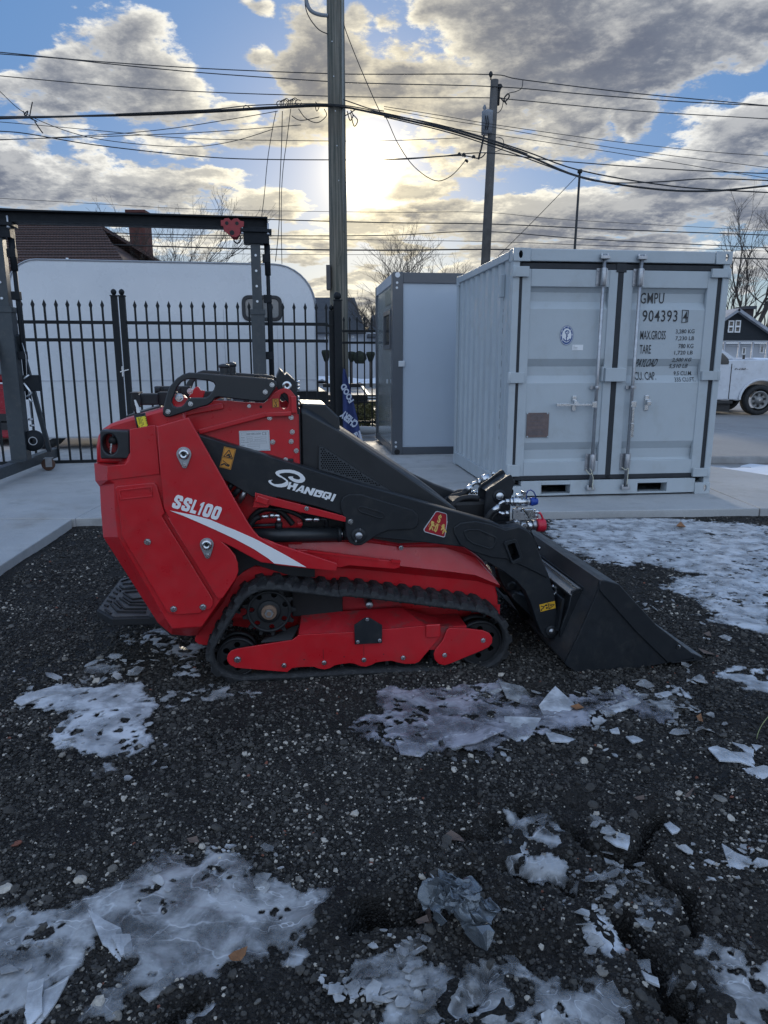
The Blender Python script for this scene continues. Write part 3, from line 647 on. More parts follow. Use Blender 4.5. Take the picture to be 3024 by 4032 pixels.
# brown leaves and twigs
LEAF = M('dry_leaf', (.24, .11, .045), .7, var=.3, nscale=30, bump=.4, bscale=80)
LEAF2 = M('dull_leaf', (.14, .10, .08), .8, var=.3, nscale=30, bump=.4, bscale=80)
def leaf(fr, pts, lab, mat=LEAF, curl=.35):
    P_ = [onz(fr, a, b, .01) for a, b in pts]; c_ = sum(P_)/len(P_); m = MB(); n = len(P_)
    ring = [(p[0]-c_[0], p[1]-c_[1], curl*((p[0]-c_[0])**2+(p[1]-c_[1])**2)**.5*(.6+.5*sin(i_*2.3))) for i_, p in enumerate(P_)]
    m.add([(0, 0, 0)]+ring, [(0, i_+1, (i_+1) % n+1) for i_ in range(n)]); o = m.build('leaf', mat)
    o.location = (c_[0], c_[1], gz(c_[0], c_[1])+.014); so = o.modifiers.new('thick', 'SOLIDIFY'); so.thickness = .0008; tag(o, lab, 'leaf', 'fallen leaves'); return o
leaf('G1', [(985,1380),(1010,1362),(1040,1345),(1070,1345),(1060,1375),(1040,1395),(1010,1408),(995,1395)], 'orange brown leaf on the right end of the big ice sheet')
leaf('G2', [(265,850),(290,835),(330,850),(350,890),(310,870),(280,868)], 'dull brown torn leaf in the gravel above the foil', LEAF2)
leaf('G2', [(135,1225),(185,1205),(195,1225),(150,1245)], 'brown strip of leaf just left of the foil', LEAF2)
leaf('G2', [(180,1100),(200,1090),(210,1150),(185,1155)], 'dark brown leaf tucked behind the foil', LEAF2)
leaf('G2', [(805,298),(840,290),(865,300),(830,318)], 'rusty leaf lying on the broken ice', LEAF)
leaf('G2', [(1290,720),(1310,690),(1340,665),(1320,710)], 'curled thin leaf at the right above the crack', LEAF2)
leaf('G2', [(1080,720),(1120,712),(1125,725),(1095,732)], 'flat tan leaf in the dark gravel', LEAF2)
leaf('R5', [(1330,470),(1360,455),(1400,470),(1360,490)], 'brown leaf on the far ice field', LEAF)
leaf('R5', [(1480,1310),(1540,1325),(1600,1345),(1520,1350)], 'tan leaf beyond the bucket tip', LEAF2)
leaf('R5', [(1520,1210),(1560,1205),(1575,1225),(1540,1232)], 'small tan leaf right of the bucket', LEAF2)
leaf('G2', [(1350,340),(1370,335),(1380,360),(1360,365)], 'small red brown leaf below the bucket tip', LEAF)
leaf('G1', [(805,870),(850,860),(860,880),(820,888)], 'dark red leaf fragment above the big ice sheet', LEAF2)
# a pale grass stem at the right edge
m = MB(); a_ = onz('G2', 1610, 450, .02); pts_ = [a_+np.array([0.004*i_*i_*.25, 0.0, .016*i_]) for i_ in range(9)]; m.tube([tuple(p) for p in pts_], .0016, 5)
tag(m.build('grass_stem', M('grass_stem', (.30, .33, .16), .6)), 'single pale dry grass stem standing behind the ice plates', 'plant')

# crumpled foil
def foil():
    root = thing('crumpled_wrapper', 'crumpled silvery grey wrapper lying in a dip of the gravel', 'litter')
    FO = M('grey_film', (.15, .17, .19), .28, .45, var=.25, nscale=14, bump=.25, bscale=60)
    c_ = onz('G3', 540, 1590, .03); root.location = tuple(c_)
    nu, nv = 110, 84; U_, V_ = np.meshgrid(np.linspace(-1, 1, nu), np.linspace(-1, 1, nv))
    def fold(f, s_): return 1-2*np.abs(2*vnoise(U_*f+3*s_, V_*f*.8-s_, s_)-1)
    R2 = U_**2+V_**2*.9; X = .115*U_*(1-.10*V_**2); Y = .080*V_*(1-.12*U_**2); Z = .062*np.clip(1.15-R2*.75, -.15, 1)
    for f, a_, s_ in ((2.1, .026, 1), (4.3, .015, 11), (8.7, .007, 23)):
        X = X+a_*.9*fold(f, s_); Y = Y+a_*.9*fold(f, s_+3); Z = Z+a_*fold(f, s_+5)
    me = grid_mesh('crumpled_film', X, Y, np.maximum(Z, -.03)); me.polygons.foreach_set('use_smooth', np.zeros(len(me.polygons), bool))
    o = link('crumpled_film', me, FO, root); o.rotation_euler = (.1, -.05, -.75); o.scale = (.80, .62, .72); so = o.modifiers.new('thick', 'SOLIDIFY'); so.thickness = .0012
    # the open cone flap at the near end, and the folded lip at the far end
    def sheet(pts, name, th=.0012):
        Q = [np.array(onz('G3', a, b, zz))-c_ for a, b, zz in pts]; m = MB(); n = len(Q); mid = sum(Q)/n+np.array([0, .004, .012])
        m.add([tuple(mid)]+[tuple(p) for p in Q], [(0, i_+1, (i_+1) % n+1) for i_ in range(n)]); o = m.build(name, FO, root)
        so = o.modifiers.new('thick', 'SOLIDIFY'); so.thickness = th
    sheet([(630,1860,.03),(680,1800,.055),(760,1790,.06),(830,1880,.055),(880,2060,.015),(760,2000,.005)], 'film_flap')
    sheet([(760,1790,.06),(900,1770,.06),(962,1850,.05),(930,1960,.03),(880,2060,.015),(830,1880,.055)], 'film_flap')
    sheet([(220,1330,.075),(330,1250,.10),(460,1310,.085),(400,1400,.06),(380,1510,.04),(300,1530,.03),(250,1470,.045)], 'film_flap')
    sheet([(660,1420,.06),(720,1375,.085),(760,1400,.085),(845,1570,.06),(830,1680,.03),(700,1580,.05)], 'film_flap')
    sheet([(300,1620,.05),(360,1650,.055),(440,1740,.05),(380,1790,.02),(290,1700,.02)], 'film_flap')
foil()
# ================================================================== CONCRETE, LOT, STREET
def conc_extra(g, b, ob):
    a = g.noise(ob, .8, 6, .6); s_ = g.noise(ob, 3.5, 7, .65); f = g.noise(ob, 90, 4, .7)
    c_ = g.v('SCALE', (.40, .405, .405), sc=g.rng(a, .3, .7, .82, 1.15, False)); c_ = g.mix(g.rng(s_, .5, .72, 0, .35), c_, (.18, .175, .165))
    rust = g.rng(g.noise(ob, .55, 5, .6, .6), .60, .72); c_ = g.mix(g.m('MULTIPLY', rust, .30), c_, (.24, .19, .14))
    c_ = g.v('SCALE', c_, sc=g.rng(f, .3, .7, .9, 1.1, False)); g.nt.links.new(c_, b.inputs['Base Color'])
    g.put(b.inputs['Roughness'], g.rng(s_, .35, .7, .55, .85))
CONC = M('concrete', (.3, .3, .3), .7, extra=conc_extra, bump=.15, bscale=150)
JOINT = M('joint_dark_fill', (.05, .05, .05), .9)  # dark bed seen in the slab joints
ZS = .06
def slab(name, pts, z1=ZS, z0=-.16, mat=CONC):
    m = MB(); n = len(pts); m.add([(a, b, z1) for a, b in pts]+[(a, b, z0) for a, b in pts], [tuple(range(n)), tuple(range(n, 2*n))[::-1]]+[(i, n+i, n+(i+1) % n, (i+1) % n) for i in range(n)])
    o = m.build(name, mat); bevel(o, .008); tag(o, kind='structure'); return o
ta = tan(radians(3.9))
def E_(x, dy=0): return (x, 6.03+(x+2.72)*ta+dy)
pj = onz('C1', 400, 1779, ZS); bays = [-2.70, 3.5]
rows = [0, pj[1]-E_(pj[0])[1], 5.2]
q1_, q2_ = onz('RT', 415, 2075, ZS), onz('RT', 893, 2150, ZS); q0_ = q1_-(q2_-q1_)*.55
slab('concrete_slab', [E_(3.502), E_(5.50), tuple(q2_[:2]), tuple(q1_[:2]), tuple(q0_[:2]), (3.502, float(q0_[1]))])
for j in range(2):
    for i in range(1):
        g_ = .009; x0, x1 = bays[i]+g_, bays[i+1]-g_; d0, d1 = rows[j]+(g_ if j else 0), rows[j+1]-g_
        slab('concrete_slab', [E_(x0, d0), E_(x1, d0), E_(x1+.0, d1), E_(x0, d1)])
slab('concrete_slab', [(-2.69-.0, 6.02), (-2.72, 11.2), (-9.5, 11.2), (-9.5, 6.10)])
slab('concrete_slab', [(-2.37, 2.2), (-2.705, 5.99), (-9.5, 6.06), (-9.5, 2.2)])
slab('joint_bed', [(-9.4, 6.2), (-2.75, 6.2), (3.45, 6.6), (3.45, 11.2), (-9.4, 11.1)], z1=ZS-.035, mat=JOINT)
# the lot beyond the fence and the street
def lot_extra(g, b, ob):
    a = g.noise(ob, .25, 6, .6); s_ = g.noise(ob, 1.4, 6, .65, .4); sn = g.noise(ob, .35, 7, .62, .8)
    c_ = g.v('SCALE', (.27, .265, .26), sc=g.rng(a, .3, .7, .75, 1.2, False)); c_ = g.mix(g.rng(s_, .5, .7, 0, .4), c_, (.15, .14, .13))
    c_ = g.mix(g.rng(sn, .60, .66, 0, .85), c_, (.62, .65, .70)); g.nt.links.new(c_, b.inputs['Base Color'])
LOT = M('worn_lot', (.3, .3, .3), .6, extra=lot_extra)
m = MB(); m.add([(-120, 11.05, .02), (120, 11.05+.0, .02), (160, 420, .02), (-160, 420, .02)], [(0,1,2,3)]); tag(m.build('parking_lot', LOT), kind='structure')
yk_ = onz('RT', 600, 2003, .1)[1]; print('kerb', yk_)
m = MB(); m.add([(3.55, 7.2, .006), (60, 3, .006), (60, yk_+.3, .006), (3.55, yk_+.3, .006)], [(0,1,2,3)]); tag(m.build('side_lot', LOT), kind='structure')
m = MB(); m.box(3.6, 60, yk_+.13, 45, -.05, .105); tag(m.build('raised_lot', LOT), kind='structure')
SNOW = M('snow', (.78, .81, .86), .6, var=.08, nscale=3, bump=.4, bscale=14)
KERB = M('kerb_concrete', (.27, .265, .26), .8, var=.25)
def snowbank(name, pts, hgt=.12, seed=1):
    a = np.array(pts); x0, y0 = a.min(0); x1, y1 = a.max(0); nx, ny = 70, 26; X, Y = np.meshgrid(np.linspace(x0, x1, nx), np.linspace(y0, y1, ny))
    s_ = sdf(X, Y, pts); w_ = (y1-y0)*.25; Z = .015+hgt*np.clip(s_/w_-.05+(fbm(X*1.6, Y*2.6, seed, 5)-.5)*4.2, -.5, 1)*(.5+fbm(X*.8, Y*.8, seed+4, 3))
    o = link(name, grid_mesh(name, X, Y, Z), SNOW); tag(o, kind='structure'); return o
snowbank('snow_patch', [(4.0, 9.4), (4.7, 8.1), (5.6, 6.7), (14, 6.7), (14, 10.2), (4.0, 10.2)], .05, 3)
snowbank('snow_bank', [(-14, 39), (9, 39), (9, 42), (-14, 42)], .35, 5)
snowbank('snow_patch', [(9, 21), (24, 21), (24, 23.5), (10, 23)], .05, 8)
snowbank('snow_patch', [(-3, 24), (4, 24), (4, 26.5), (-3, 26)], .04, 9)
snowbank('snow_patch', [(-2, 17.3), (2.2, 17.6), (2, 19), (-2, 18.4)], .03, 12)
m = MB(); m.box(3.6, 60, yk_, yk_+.128, 0, .11); tag(m.build('kerb', KERB, bev=.02), kind='structure')
m = MB(); m.box(-30, 20, 37.6, 37.9, 0, .15); tag(m.build('kerb', KERB, bev=.02), kind='structure')
m = MB(); a_, b_ = onz('RT', 455, 1760, .11), onz('RT', 893, 1835, .11); k_ = (b_[1]-a_[1])/(b_[0]-a_[0]); m.add([(4.2, a_[1]+k_*(4.2-a_[0]), .110), (14, a_[1]+k_*(14-a_[0]), .110), (14, a_[1]+k_*(14-a_[0])+.10, .110), (4.2, a_[1]+k_*(4.2-a_[0])+.12, .110)], [(0,1,2,3)]); tag(m.build('painted_line', M('road_paint', (.6, .6, .6), .7, var=.3, nscale=9)), kind='structure')

# ================================================================== SHIPPING CONTAINER
CO = Frame((1.20, 6.94, ZS), 6.7); CW, CH, CL = 2.165, 2.365, 2.44
CGREY = M('container_grey_paint', (.43, .475, .505), .38, var=.05, nscale=2.5, bump=.08, bscale=40, dirt=(.30, .30, .28), dirt_amt=.25)
GASK = M('door_gasket_rubber', (.018, .022, .028), .6, var=.1)
cont = thing('shipping_container', 'pale grey small shipping container with two black edged doors, standing on the slab', 'container', CO.O, CO.yaw)
def cpt(fr, x, y, yp=0.0):
    a = CO.py(fr, x, y, yp); return (a[0], yp, a[1])
PW = .075
for sx in (0, 1):
    for sy in (0, 1):
        x0 = 0 if sx == 0 else CW-PW; y0 = 0 if sy == 0 else CL-.10
        m = MB(); m.box(x0+.004, x0+PW-.004, y0+.004, y0+.10, .11, CH-.11); m.build('corner_post', CGREY, cont, bev=.008)
        for sz in (0, 1):
            z0 = 0 if sz == 0 else CH-.118; bx = 0 if sx == 0 else CW-.165
            cc = (bx+.0825, z0+.059)
            hole = [(cc[0]+(.026 if sx else -.012)+.019*cos(t)*1.0, cc[1]+.034*sin(t)) for t in np.linspace(0, 2*pi, 18)[:-1]]
            if sy == 0:
                plate('corner_casting', [[(bx, z0), (bx+.165, z0), (bx+.165, z0+.118), (bx, z0+.118)], hole], -.012, .012, CGREY, cont, bev=.004)
                m = MB(); m.box(bx, bx+.165, .013, .14, z0+.0, z0+.012); m.box(bx, bx+.165, .013, .14, z0+.106, z0+.118); m.box(bx, bx+.012, .013, .14, z0+.012, z0+.106); m.build('corner_casting', CGREY, cont, bev=.003)
            else:
                m = MB(); m.box(bx, bx+.165, CL-.14, CL+.01, z0, z0+.118); m.build('corner_casting', CGREY, cont, bev=.006)
m = MB(); m.box(.165, CW-.165, .0, .09, CH-.115, CH-.004); m.build('top_rail', CGREY, cont, bev=.008)
# bottom rail with the two fork pockets
fp = []
for a, b in (((540,1212),(690,1252)), ((1015,1200),(1165,1240))):
    p0 = CO.py('R6', a[0], a[1]+2, 0); p1 = CO.py('R6', b[0]-8, b[1]-2, 0); fp.append((p0[0], p1[0]))
zt = .165
m = MB(); xs = [.165, fp[0][0], fp[0][1], fp[1][0], fp[1][1], CW-.165]
for a, b in ((0,1), (2,3), (4,5)): m.box(xs[a], xs[b], .0, .12, .02, zt)
for a, b in ((1,2), (3,4)): m.box(xs[a], xs[b], 0, .12, .125, zt); m.box(xs[a], xs[b], 0, .12, .02, .035)
m.build('bottom_rail', CGREY, cont, bev=.003)
m = MB(); m.box(.17, CW-.17, .5, .52, .02, zt); m.build('pocket_back', BLKD, cont)
# side, back and roof
def corrug(n, length, depth, slope=.32):
    pts = []; p = length/n
    for i in range(n):
        a = i*p; pts += [(a, 0), (a+p*.30, 0), (a+p*.42, depth), (a+p*.88, depth)]
    return pts+[(length, 0)]
for sx in (0, 1):
    m = MB(); pr = corrug(9, CL-.22, .036); X0 = .02 if sx == 0 else CW-.02; sg = 1 if sx == 0 else -1
    vs = []
    for a, d in pr: vs += [(X0+sg*(.036-d), .11+a, .16), (X0+sg*(.036-d), .11+a, CH-.08)]
    m.add(vs, [(2*i, 2*i+2, 2*i+3, 2*i+1) for i in range(len(pr)-1)]); m.build('side_wall', CGREY, cont)
    m = MB(); m.box(X0-.02 if sx == 0 else X0-.05, X0+.05 if sx == 0 else X0+.02, .10, CL-.1, CH-.085, CH-.01); m.build('side_rail', CGREY, cont, bev=.006)
    m = MB(); m.box(X0-.022 if sx == 0 else X0-.05, X0+.05 if sx == 0 else X0+.022, .10, CL-.1, .02, .165); m.build('side_rail', CGREY, cont, bev=.006)
m = MB(); m.box(.03, CW-.03, .09, CL-.02, CH-.03, CH-.012); m.build('roof', CGREY, cont); m = MB(); m.box(.1, CW-.1, CL-.06, CL-.03, .1, CH-.1); m.build('back_wall', CGREY, cont)
m = MB(); m.box(.05, CW-.05, .1, CL-.05, .13, .15); m.build('floor', BLKD, cont)
# vertical seam stripes on the left wall
for k in range(14):
    zz = .55+k*.105; m = MB(); m.box(.0175, .0198, .340, .3425, zz, zz+.03+.025*((k*7) % 3)); m.build('stencil_mark', BLACKP, cont)
m = MB(); m.box(-.03, .02, .30, .355, CH-.42, CH-.20); m.build('vent', CGREY, cont, bev=.01)
# gasket
gz0, gz1 = .172, CH-.128
def gbox(x0, x1, z0, z1): 
    m = MB(); m.box(x0, x1, .018, .05, z0, z1); return m
xl = PW-.012; xr = CW-PW+.012; xc = cpt('R6', 938, 130, .03)[0]
XC = .5*(cpt('R6', 938, 130, .03)[0]+cpt('R6', 862, 1150, .03)[0])
for nm, a in (('gasket', (xl, xl+.040, gz0, gz1)), ('gasket', (xr-.048, xr, gz0, gz1)), ('gasket', (XC-.028, XC+.028, gz0, gz1)), ('gasket', (xl, xr, gz1-.055, gz1-.0005)), ('gasket', (xl, xr, gz0, gz0+.045))):
    gbox(*a).build(nm, GASK, cont, bev=.006)
m = MB(); m.box(XC-.05, XC+.05, .012, .017, gz1-.075, gz1+.005); m.build('gasket', GASK, cont, bev=.002)
# doors
dz0, dz1 = gz0+.043, gz1-.053
tr = []
for ya, yb in ((215, 335), (580, 700), (990, 1110)):
    tr.append((CO.py('R6', 650, yb, .06)[1], CO.py('R6', 650, ya, .06)[1]))
def ddepth(z):
    for a, b in tr:
        if a <= z <= b:
            t = (z-a)/(b-a); return .030+.042*min(1, min(t, 1-t)*3.2)
    return .030
for sd in (0, 1):
    x0, x1 = (xl+.039, XC-.027) if sd == 0 else (XC+.027, xr-.047)
    door = MB(); fw = .085 if sd == 0 else .10
    for a in ((x0, x0+fw, dz0, dz1), (x1-fw, x1, dz0, dz1), (x0+fw+.0005, x1-fw-.0005, dz1-.16, dz1-.001), (x0+fw+.0005, x1-fw-.0005, dz0+.001, dz0+.14)):
        door.box(a[0], a[1], .019, .06, a[2], a[3])
    dob = door.build('door', CGREY, cont, bev=.005)
    zs_ = [dz0+.13]
    for a, b in tr[::-1]:
        for t in (0, .3125, .6875, 1): zs_.append(a+(b-a)*t)
    zs_.append(dz1-.15); zs_ = sorted(zs_); m = MB(); vs = []
    for z in zs_: vs += [(x0+fw-.01, ddepth(z), z), (x1-fw+.01, ddepth(z), z)]
    m.add(vs, [(2*i, 2*i+1, 2*i+3, 2*i+2) for i in range(len(zs_)-1)]); pn = m.build('door_panel', CGREY, dob)
    # lock bar
    bx0 = cpt('R6', (858, 1040)[sd], 150, -.03)[0]; bx1 = cpt('R6', (778, 950)[sd], 1170, -.03)[0]; bx = .5*(bx0+bx1)
    m = MB(); m.cyl((bx, -.03, .10), (bx, -.03, CH-.05), .0165, n=14); rod = m.build('lock_bar', STEELD, dob)
    for zc, hh in ((CH-.25, .16), (dz0+.13, .17)):
        m = MB(); m.box(bx-.055, bx+.055, .008, .0175, zc-hh/2, zc+hh/2); m.cyl((bx, -.03, zc-hh/2), (bx, -.03, zc+hh/2), .026, n=12)
        for q1 in (-.04, .04):
            for q2 in (-.3, .3): m.cyl((bx+q1, .012, zc+q2*hh*1.2), (bx+q1, -.002, zc+q2*hh*1.2), .008, n=8)
        m.build('bar_bracket', STEELD, rod, bev=.002)
    for zc in (.055+.03, CH-.075):
        m = MB(); m.box(bx-.045, bx+.045, -.055, -.012, zc-.016, zc+.014); m.cyl((bx-.03, -.03, zc-.02), (bx-.03, -.03, zc+.035), .014, n=8); m.cyl((bx+.03, -.03, zc-.02), (bx+.03, -.03, zc+.035), .014, n=8)
        m.build('bar_cam', STEELD, rod, bev=.003)
    zc = cpt('R6', 800, 722, -.03)[2]; m = MB(); m.box(bx-.055, bx+.05, -.006, .005, zc-.018, zc+.018); m.cyl((bx, -.03, zc-.016), (bx, -.03, zc+.016), .022, n=12); m.build('bar_guide', STEELD, rod, bev=.002)
    # handle
    zh = cpt('R6', 785, 806, -.03)[2]
    m = MB(); m.box(bx-.045 if sd == 0 else bx-.01, bx+.005 if sd == 0 else bx+.045, -.052, -.022, zh-.03, zh+.03); m.build('handle_hub', STEEL, rod, bev=.004)
    if sd == 0:
        hx = cpt('R6', 615, 806, -.05)[0]; m = MB(); m.box(hx, bx-.045, -.050, -.038, zh-.010, zh+.010); m.box(hx, hx+.14, -.056, -.032, zh-.014, zh+.014); m.build('handle', STEEL, rod, bev=.003)
        kx = cpt('R6', 708, 790, -.01)[0]
    else:
        zb = cpt('R6', 990, 968, -.05)[2]; m = MB(); m.box(bx+.006, bx+.030, -.050, -.038, zb, zh-.03); m.box(bx+.002, bx+.034, -.056, -.032, zb, zb+.14); m.build('handle', STEEL, rod, bev=.003)
        kx = cpt('R6', 1067, 790, -.01)[0]
    zk = zh+.01; m = MB(); m.box(kx-.022, kx+.022, .012, .028, zk-.075, zk+.075); m.box(kx-.016, kx+.018, -.03, .014, zk+.0, zk+.035); m.box(kx-.020, kx+.024, -.036, -.026, zk-.02, zk+.02); m.build('handle_catch', STEEL, dob, bev=.006)
    # hinges
    for (fx, fy, gx_, gy_) in (((400,122,480,175), (375,648,455,700), (370,1105,432,1160)) if sd == 0 else ((1385,135,1475,180), (1335,640,1420,685), (1290,1120,1370,1160))):
        q0 = cpt('R6', fx, fy, -.01); q1 = cpt('R6', gx_, gy_, -.01); xa, xb = (q0[0], q1[0])
        m = MB(); m.box(min(xa, xb), max(xa, xb), -.018, .016, q1[2], q0[2]); cx_ = xa+.018 if sd == 0 else xb-.018
        m.cyl((cx_, -.006, q1[2]-.004), (cx_, -.006, q0[2]+.004), .018, n=12); m.build('hinge', CGREY, dob, bev=.004)
q0 = cpt('R6', 850, 625, -.03); q1 = cpt('R6', 955, 692, -.03)
m = MB(); m.box(q0[0]+.015, q1[0], -.045, .017, q1[2], q0[2]); m.box(q0[0]-.01, q0[0]+.014, -.01, .017, q1[2]+.0, q0[2]+.012); m.build('door_overlap_plate', CGREY, cont, bev=.006)
# string round the lower brackets
for fr_, pts_ in (('C2', [(128,1880),(160,1920),(178,1900),(160,1870)]), ('C2', [(178,1910),(190,1960),(182,2020),(188,2050)]), ('C2', [(440,1860),(470,1880),(495,1870),(490,1940),(482,2010)])):
    P3 = [cpt(fr_, a, b, -.062) for a, b in pts_]; m = MB(); m.tube([tuple(p) for p in cat(P3, 4)], .004, 5); m.build('tie_string', M('pale_string', (.6, .58, .45), .8), cont)
# lettering
def ctext(s_, bl, br, tl, fr='C2', bold=.006, mat=BLACKP, sp=1.0):
    P3 = [np.array(cpt(fr, *p, .028)) for p in (bl, br, tl)]
    o = text3('lettering', s_, *P3, mat, cont, bold, sp); me = o.data; n = len(me.vertices); co = np.empty(n*3); me.vertices.foreach_get('co', co); co = co.reshape(-1, 3)
    for k in range(n): co[k, 1] = ddepth(co[k, 2])-.0035
    me.vertices.foreach_set('co', co.ravel()); me.update(); return o
ctext('GMPU', (616,430), (822,430), (622,335), sp=1.1)
ctext('904393', (616,590), (920,590), (622,490), sp=1.1)
ctext('4', (970,590), (1008,590), (976,500))
for a, b, c_, d in ((960,598,1012,592), (966,488,1022,492)):
    p0, p1 = cpt('C2', a, b, .0255), cpt('C2', c_, d, .0255); m = MB(); m.bar(p0, p1, .002, .006); m.build('check_digit_box', BLACKP, cont)
for a, b, c_, d in ((962,598,968,488), (1012,592,1020,492)):
    p0, p1 = cpt('C2', a, b, .0255), cpt('C2', c_, d, .0255); m = MB(); m.bar(p0, p1, .006, .002, up=(0,1,0)); m.build('check_digit_box', BLACKP, cont)
for s_, bl, br, tl in (('MAX.GROSS', (597,745), (818,745), (602,668)), ('TARE', (593,868), (690,868), (597,792)), ('PAYLOAD', (566,985), (748,982), (580,916)), ('CU. CAP.', (560,1098), (746,1097), (564,1028)),
    ('3,280 KG', (907,698), (1070,696), (910,657)), ('7,230 LB', (904,757), (1066,756), (908,718)), ('780 KG', (930,821), (1060,820), (934,783)), ('1,720 LB', (895,882), (1054,880), (899,843)),
    ('2,500 KG', (878,943), (1042,941), (885,906)), ('5,510 LB', (866,1000), (1026,996), (872,960)), ('9.5 CU.M.', (907,1059), (1068,1057), (910,1022)), ('335 CU.FT.', (903,1112), (1083,1110), (907,1076))):
    ctext(s_, bl, br, tl)
# oval seal with an anchor, sticker, data plate
BLU = M('blue_print', (.03, .08, .24), .5, var=.05)
def oval(cx_, cy_, rx, ry, yp, mat, nm, hole=None):
    c0 = np.array(cpt('K7', cx_, cy_, yp)); ex = abs(cpt('K7', cx_+rx, cy_, yp)[0]-c0[0]); ez = abs(cpt('K7', cx_, cy_-ry, yp)[2]-c0[2])
    L_ = [(c0[0]+ex*cos(t), c0[2]+ez*sin(t)) for t in np.linspace(0, 2*pi, 33)[:-1]]; lp_ = [L_]
    if hole: lp_.append([(c0[0]+ex*hole*cos(t), c0[2]+ez*hole*sin(t)) for t in np.linspace(0, 2*pi, 33)[:-1]])
    return plate(nm, lp_, yp-.0008, yp+.0008, mat, cont, bev=0.0002)
oval(360, 312, 117, 172, .0275, WHITE, 'seal'); oval(360, 312, 117, 172, .0262, BLU, 'seal_ring', .95); oval(360, 312, 104, 155, .0262, BLU, 'seal_ring', .80)
def kline(pts, w_, nm='seal_print', mat=BLU, fr='K7', yp=.0255):
    P3 = [cpt(fr, a, b, yp) for a, b in pts]; m = MB()
    for a, b in zip(P3[:-1], P3[1:]): m.bar(a, b, .0012, w_, up=(0,0,1)) if abs(a[0]-b[0]) > abs(a[2]-b[2]) else m.bar(a, b, w_, .0012, up=(0,1,0))
    return m.build(nm, mat, cont)
kline([(365,290),(352,415)], .008); kline([(303,365),(320,395),(352,415),(390,400),(418,372)], .010); kline([(335,255),(360,225),(395,235),(400,265),(375,290),(340,275),(335,255)], .007)
kline([(345,300),(380,325),(345,350)], .005); kline([(355,240),(375,262)], .006)
for k in range(7):
    t = radians(215-k*35); kline([(360+94*cos(t)-5, 312-140*sin(t)),(360+94*cos(t)+5, 312-140*sin(t))], .012, mat=WHITE, yp=.0248)
def cquad(fr, x0, y0, x1, y1, yp, mat, nm, parent=cont, th=.001):
    a = cpt(fr, x0, y0, yp); b = cpt(fr, x1, y1, yp); return plate(nm, [(a[0], b[2]), (b[0], b[2]), (b[0], a[2]), (a[0], a[2])], yp-th, yp+th, mat, parent, bev=.0004)
cquad('K7', 460, 475, 642, 572, .0280, WHITE, 'sticker')
for yy, xx in ((498, 505), (525, 548), (548, 542)): kline([(475,yy),(xx,yy)], .0022, 'sticker_print', PLATET)
BRZ = M('bronze_plate', (.17, .13, .125), .45, .5, var=.2, nscale=30)
cquad('C1', 1212, 1318, 1386, 1520, .022, BRZ, 'data_plate', th=.003)
for k, yy in enumerate((1338, 1352, 1368, 1390, 1420, 1456, 1472, 1484, 1496)):
    ctext(('REPUBLIC OF TRANSPORT', 'CONTAINER SAFETY', 'APPROVAL', 'DATE MANUFACTURED', 'IDENTIFICATION NO', 'MAXIMUM GROSS', 'STACKING LOAD', 'RACKING TEST', 'EXAMINATION')[k], (1240 if k < 3 else 1222, yy+4), (1350 if k < 3 else 1330+(k % 3)*14, yy+4), (1240 if k < 3 else 1222, yy-5), fr='C1', mat=PLATET, bold=0)
    me = cont.children[-1].data; 
for ch in cont.children:
    if ch.name.startswith('lettering') and ch.data.materials[0] == PLATET:
        n = len(ch.data.vertices); co = np.empty(n*3); ch.data.vertices.foreach_get('co', co); co = co.reshape(-1, 3); co[:, 1] = .0175; ch.data.vertices.foreach_set('co', co.ravel())
for a, b in ((1215,1322),(1383,1322),(1213,1516),(1382,1516)):
    p = cpt('C1', a, b, .018); m = MB(); m.cyl((p[0], .020, p[2]), (p[0], .012, p[2]), .008, n=8); m.build('rivet', CGREY, cont)

# ================================================================== SITE CABIN
cab0 = onz('M', 935, 2112, ZS); CB = Frame(cab0, 6.7); CGRF = M('dark_grey_frame_paint', (.075, .085, .10), .35, var=.06, coat=.2)
CPAN = M('sandwich_panel', (.44, .50, .57), .40, var=.04, nscale=1.5, coat=.15)
cab = thing('site_cabin', 'grey panel cabin with dark steel frame, standing behind the shipping container', 'cabin', cab0, CB.yaw)
hc = CB.py('M', 945, 405, 0)[1]; dep = CB.px('M', 780, 1955, 0)[0]; CWd = 3.0; print('cabin h', hc, 'depth', dep)
pw_ = CB.py('M', 1035, 1200, 0)[0]; ph = hc-CB.py('M', 1050, 507, 0)[1]; pb = CB.py('M', 1100, 2040, 0)[1]
for x0 in (0, CWd-pw_):
    for y0 in (0, dep-pw_):
        m = MB(); m.box(x0, x0+pw_, y0, y0+pw_, 0, hc); m.build('corner_post', CGRF, cab, bev=.008)
for y0 in (.003, dep-.12):
    m = MB(); m.box(pw_, CWd-pw_, y0, y0+.117, hc-ph, hc-.003); m.build('roof_beam', CGRF, cab, bev=.006)
    m = MB(); m.box(pw_, CWd-pw_, y0, y0+.117, .001, pb); m.build('floor_beam', CGRF, cab, bev=.006)
for x0 in (.003, CWd-.12):
    m = MB(); m.box(x0, x0+.117, pw_, dep-pw_, hc-ph, hc-.003); m.build('roof_beam', CPAN, cab, bev=.006)
    m = MB(); m.box(x0, x0+.117, pw_, dep-pw_, .001, pb); m.build('floor_beam', CGRF, cab, bev=.006)
m = MB(); m.box(pw_, CWd-pw_, .03, .09, pb, hc-ph); m.build('wall_panel', CPAN, cab)
m = MB(); m.box(.02, .08, pw_, dep-pw_, pb, hc-ph); m.build('wall_panel', M('glossy_panel', (.40, .47, .50), .12, var=.04, coat=.8), cab)
m = MB(); m.box(.06, CWd-.06, .08, dep-.06, hc-.05, hc-.02); m.build('roof', CGRF, cab)
GLS = M('dark_glass', (.02, .025, .03), .06, spec=.8)
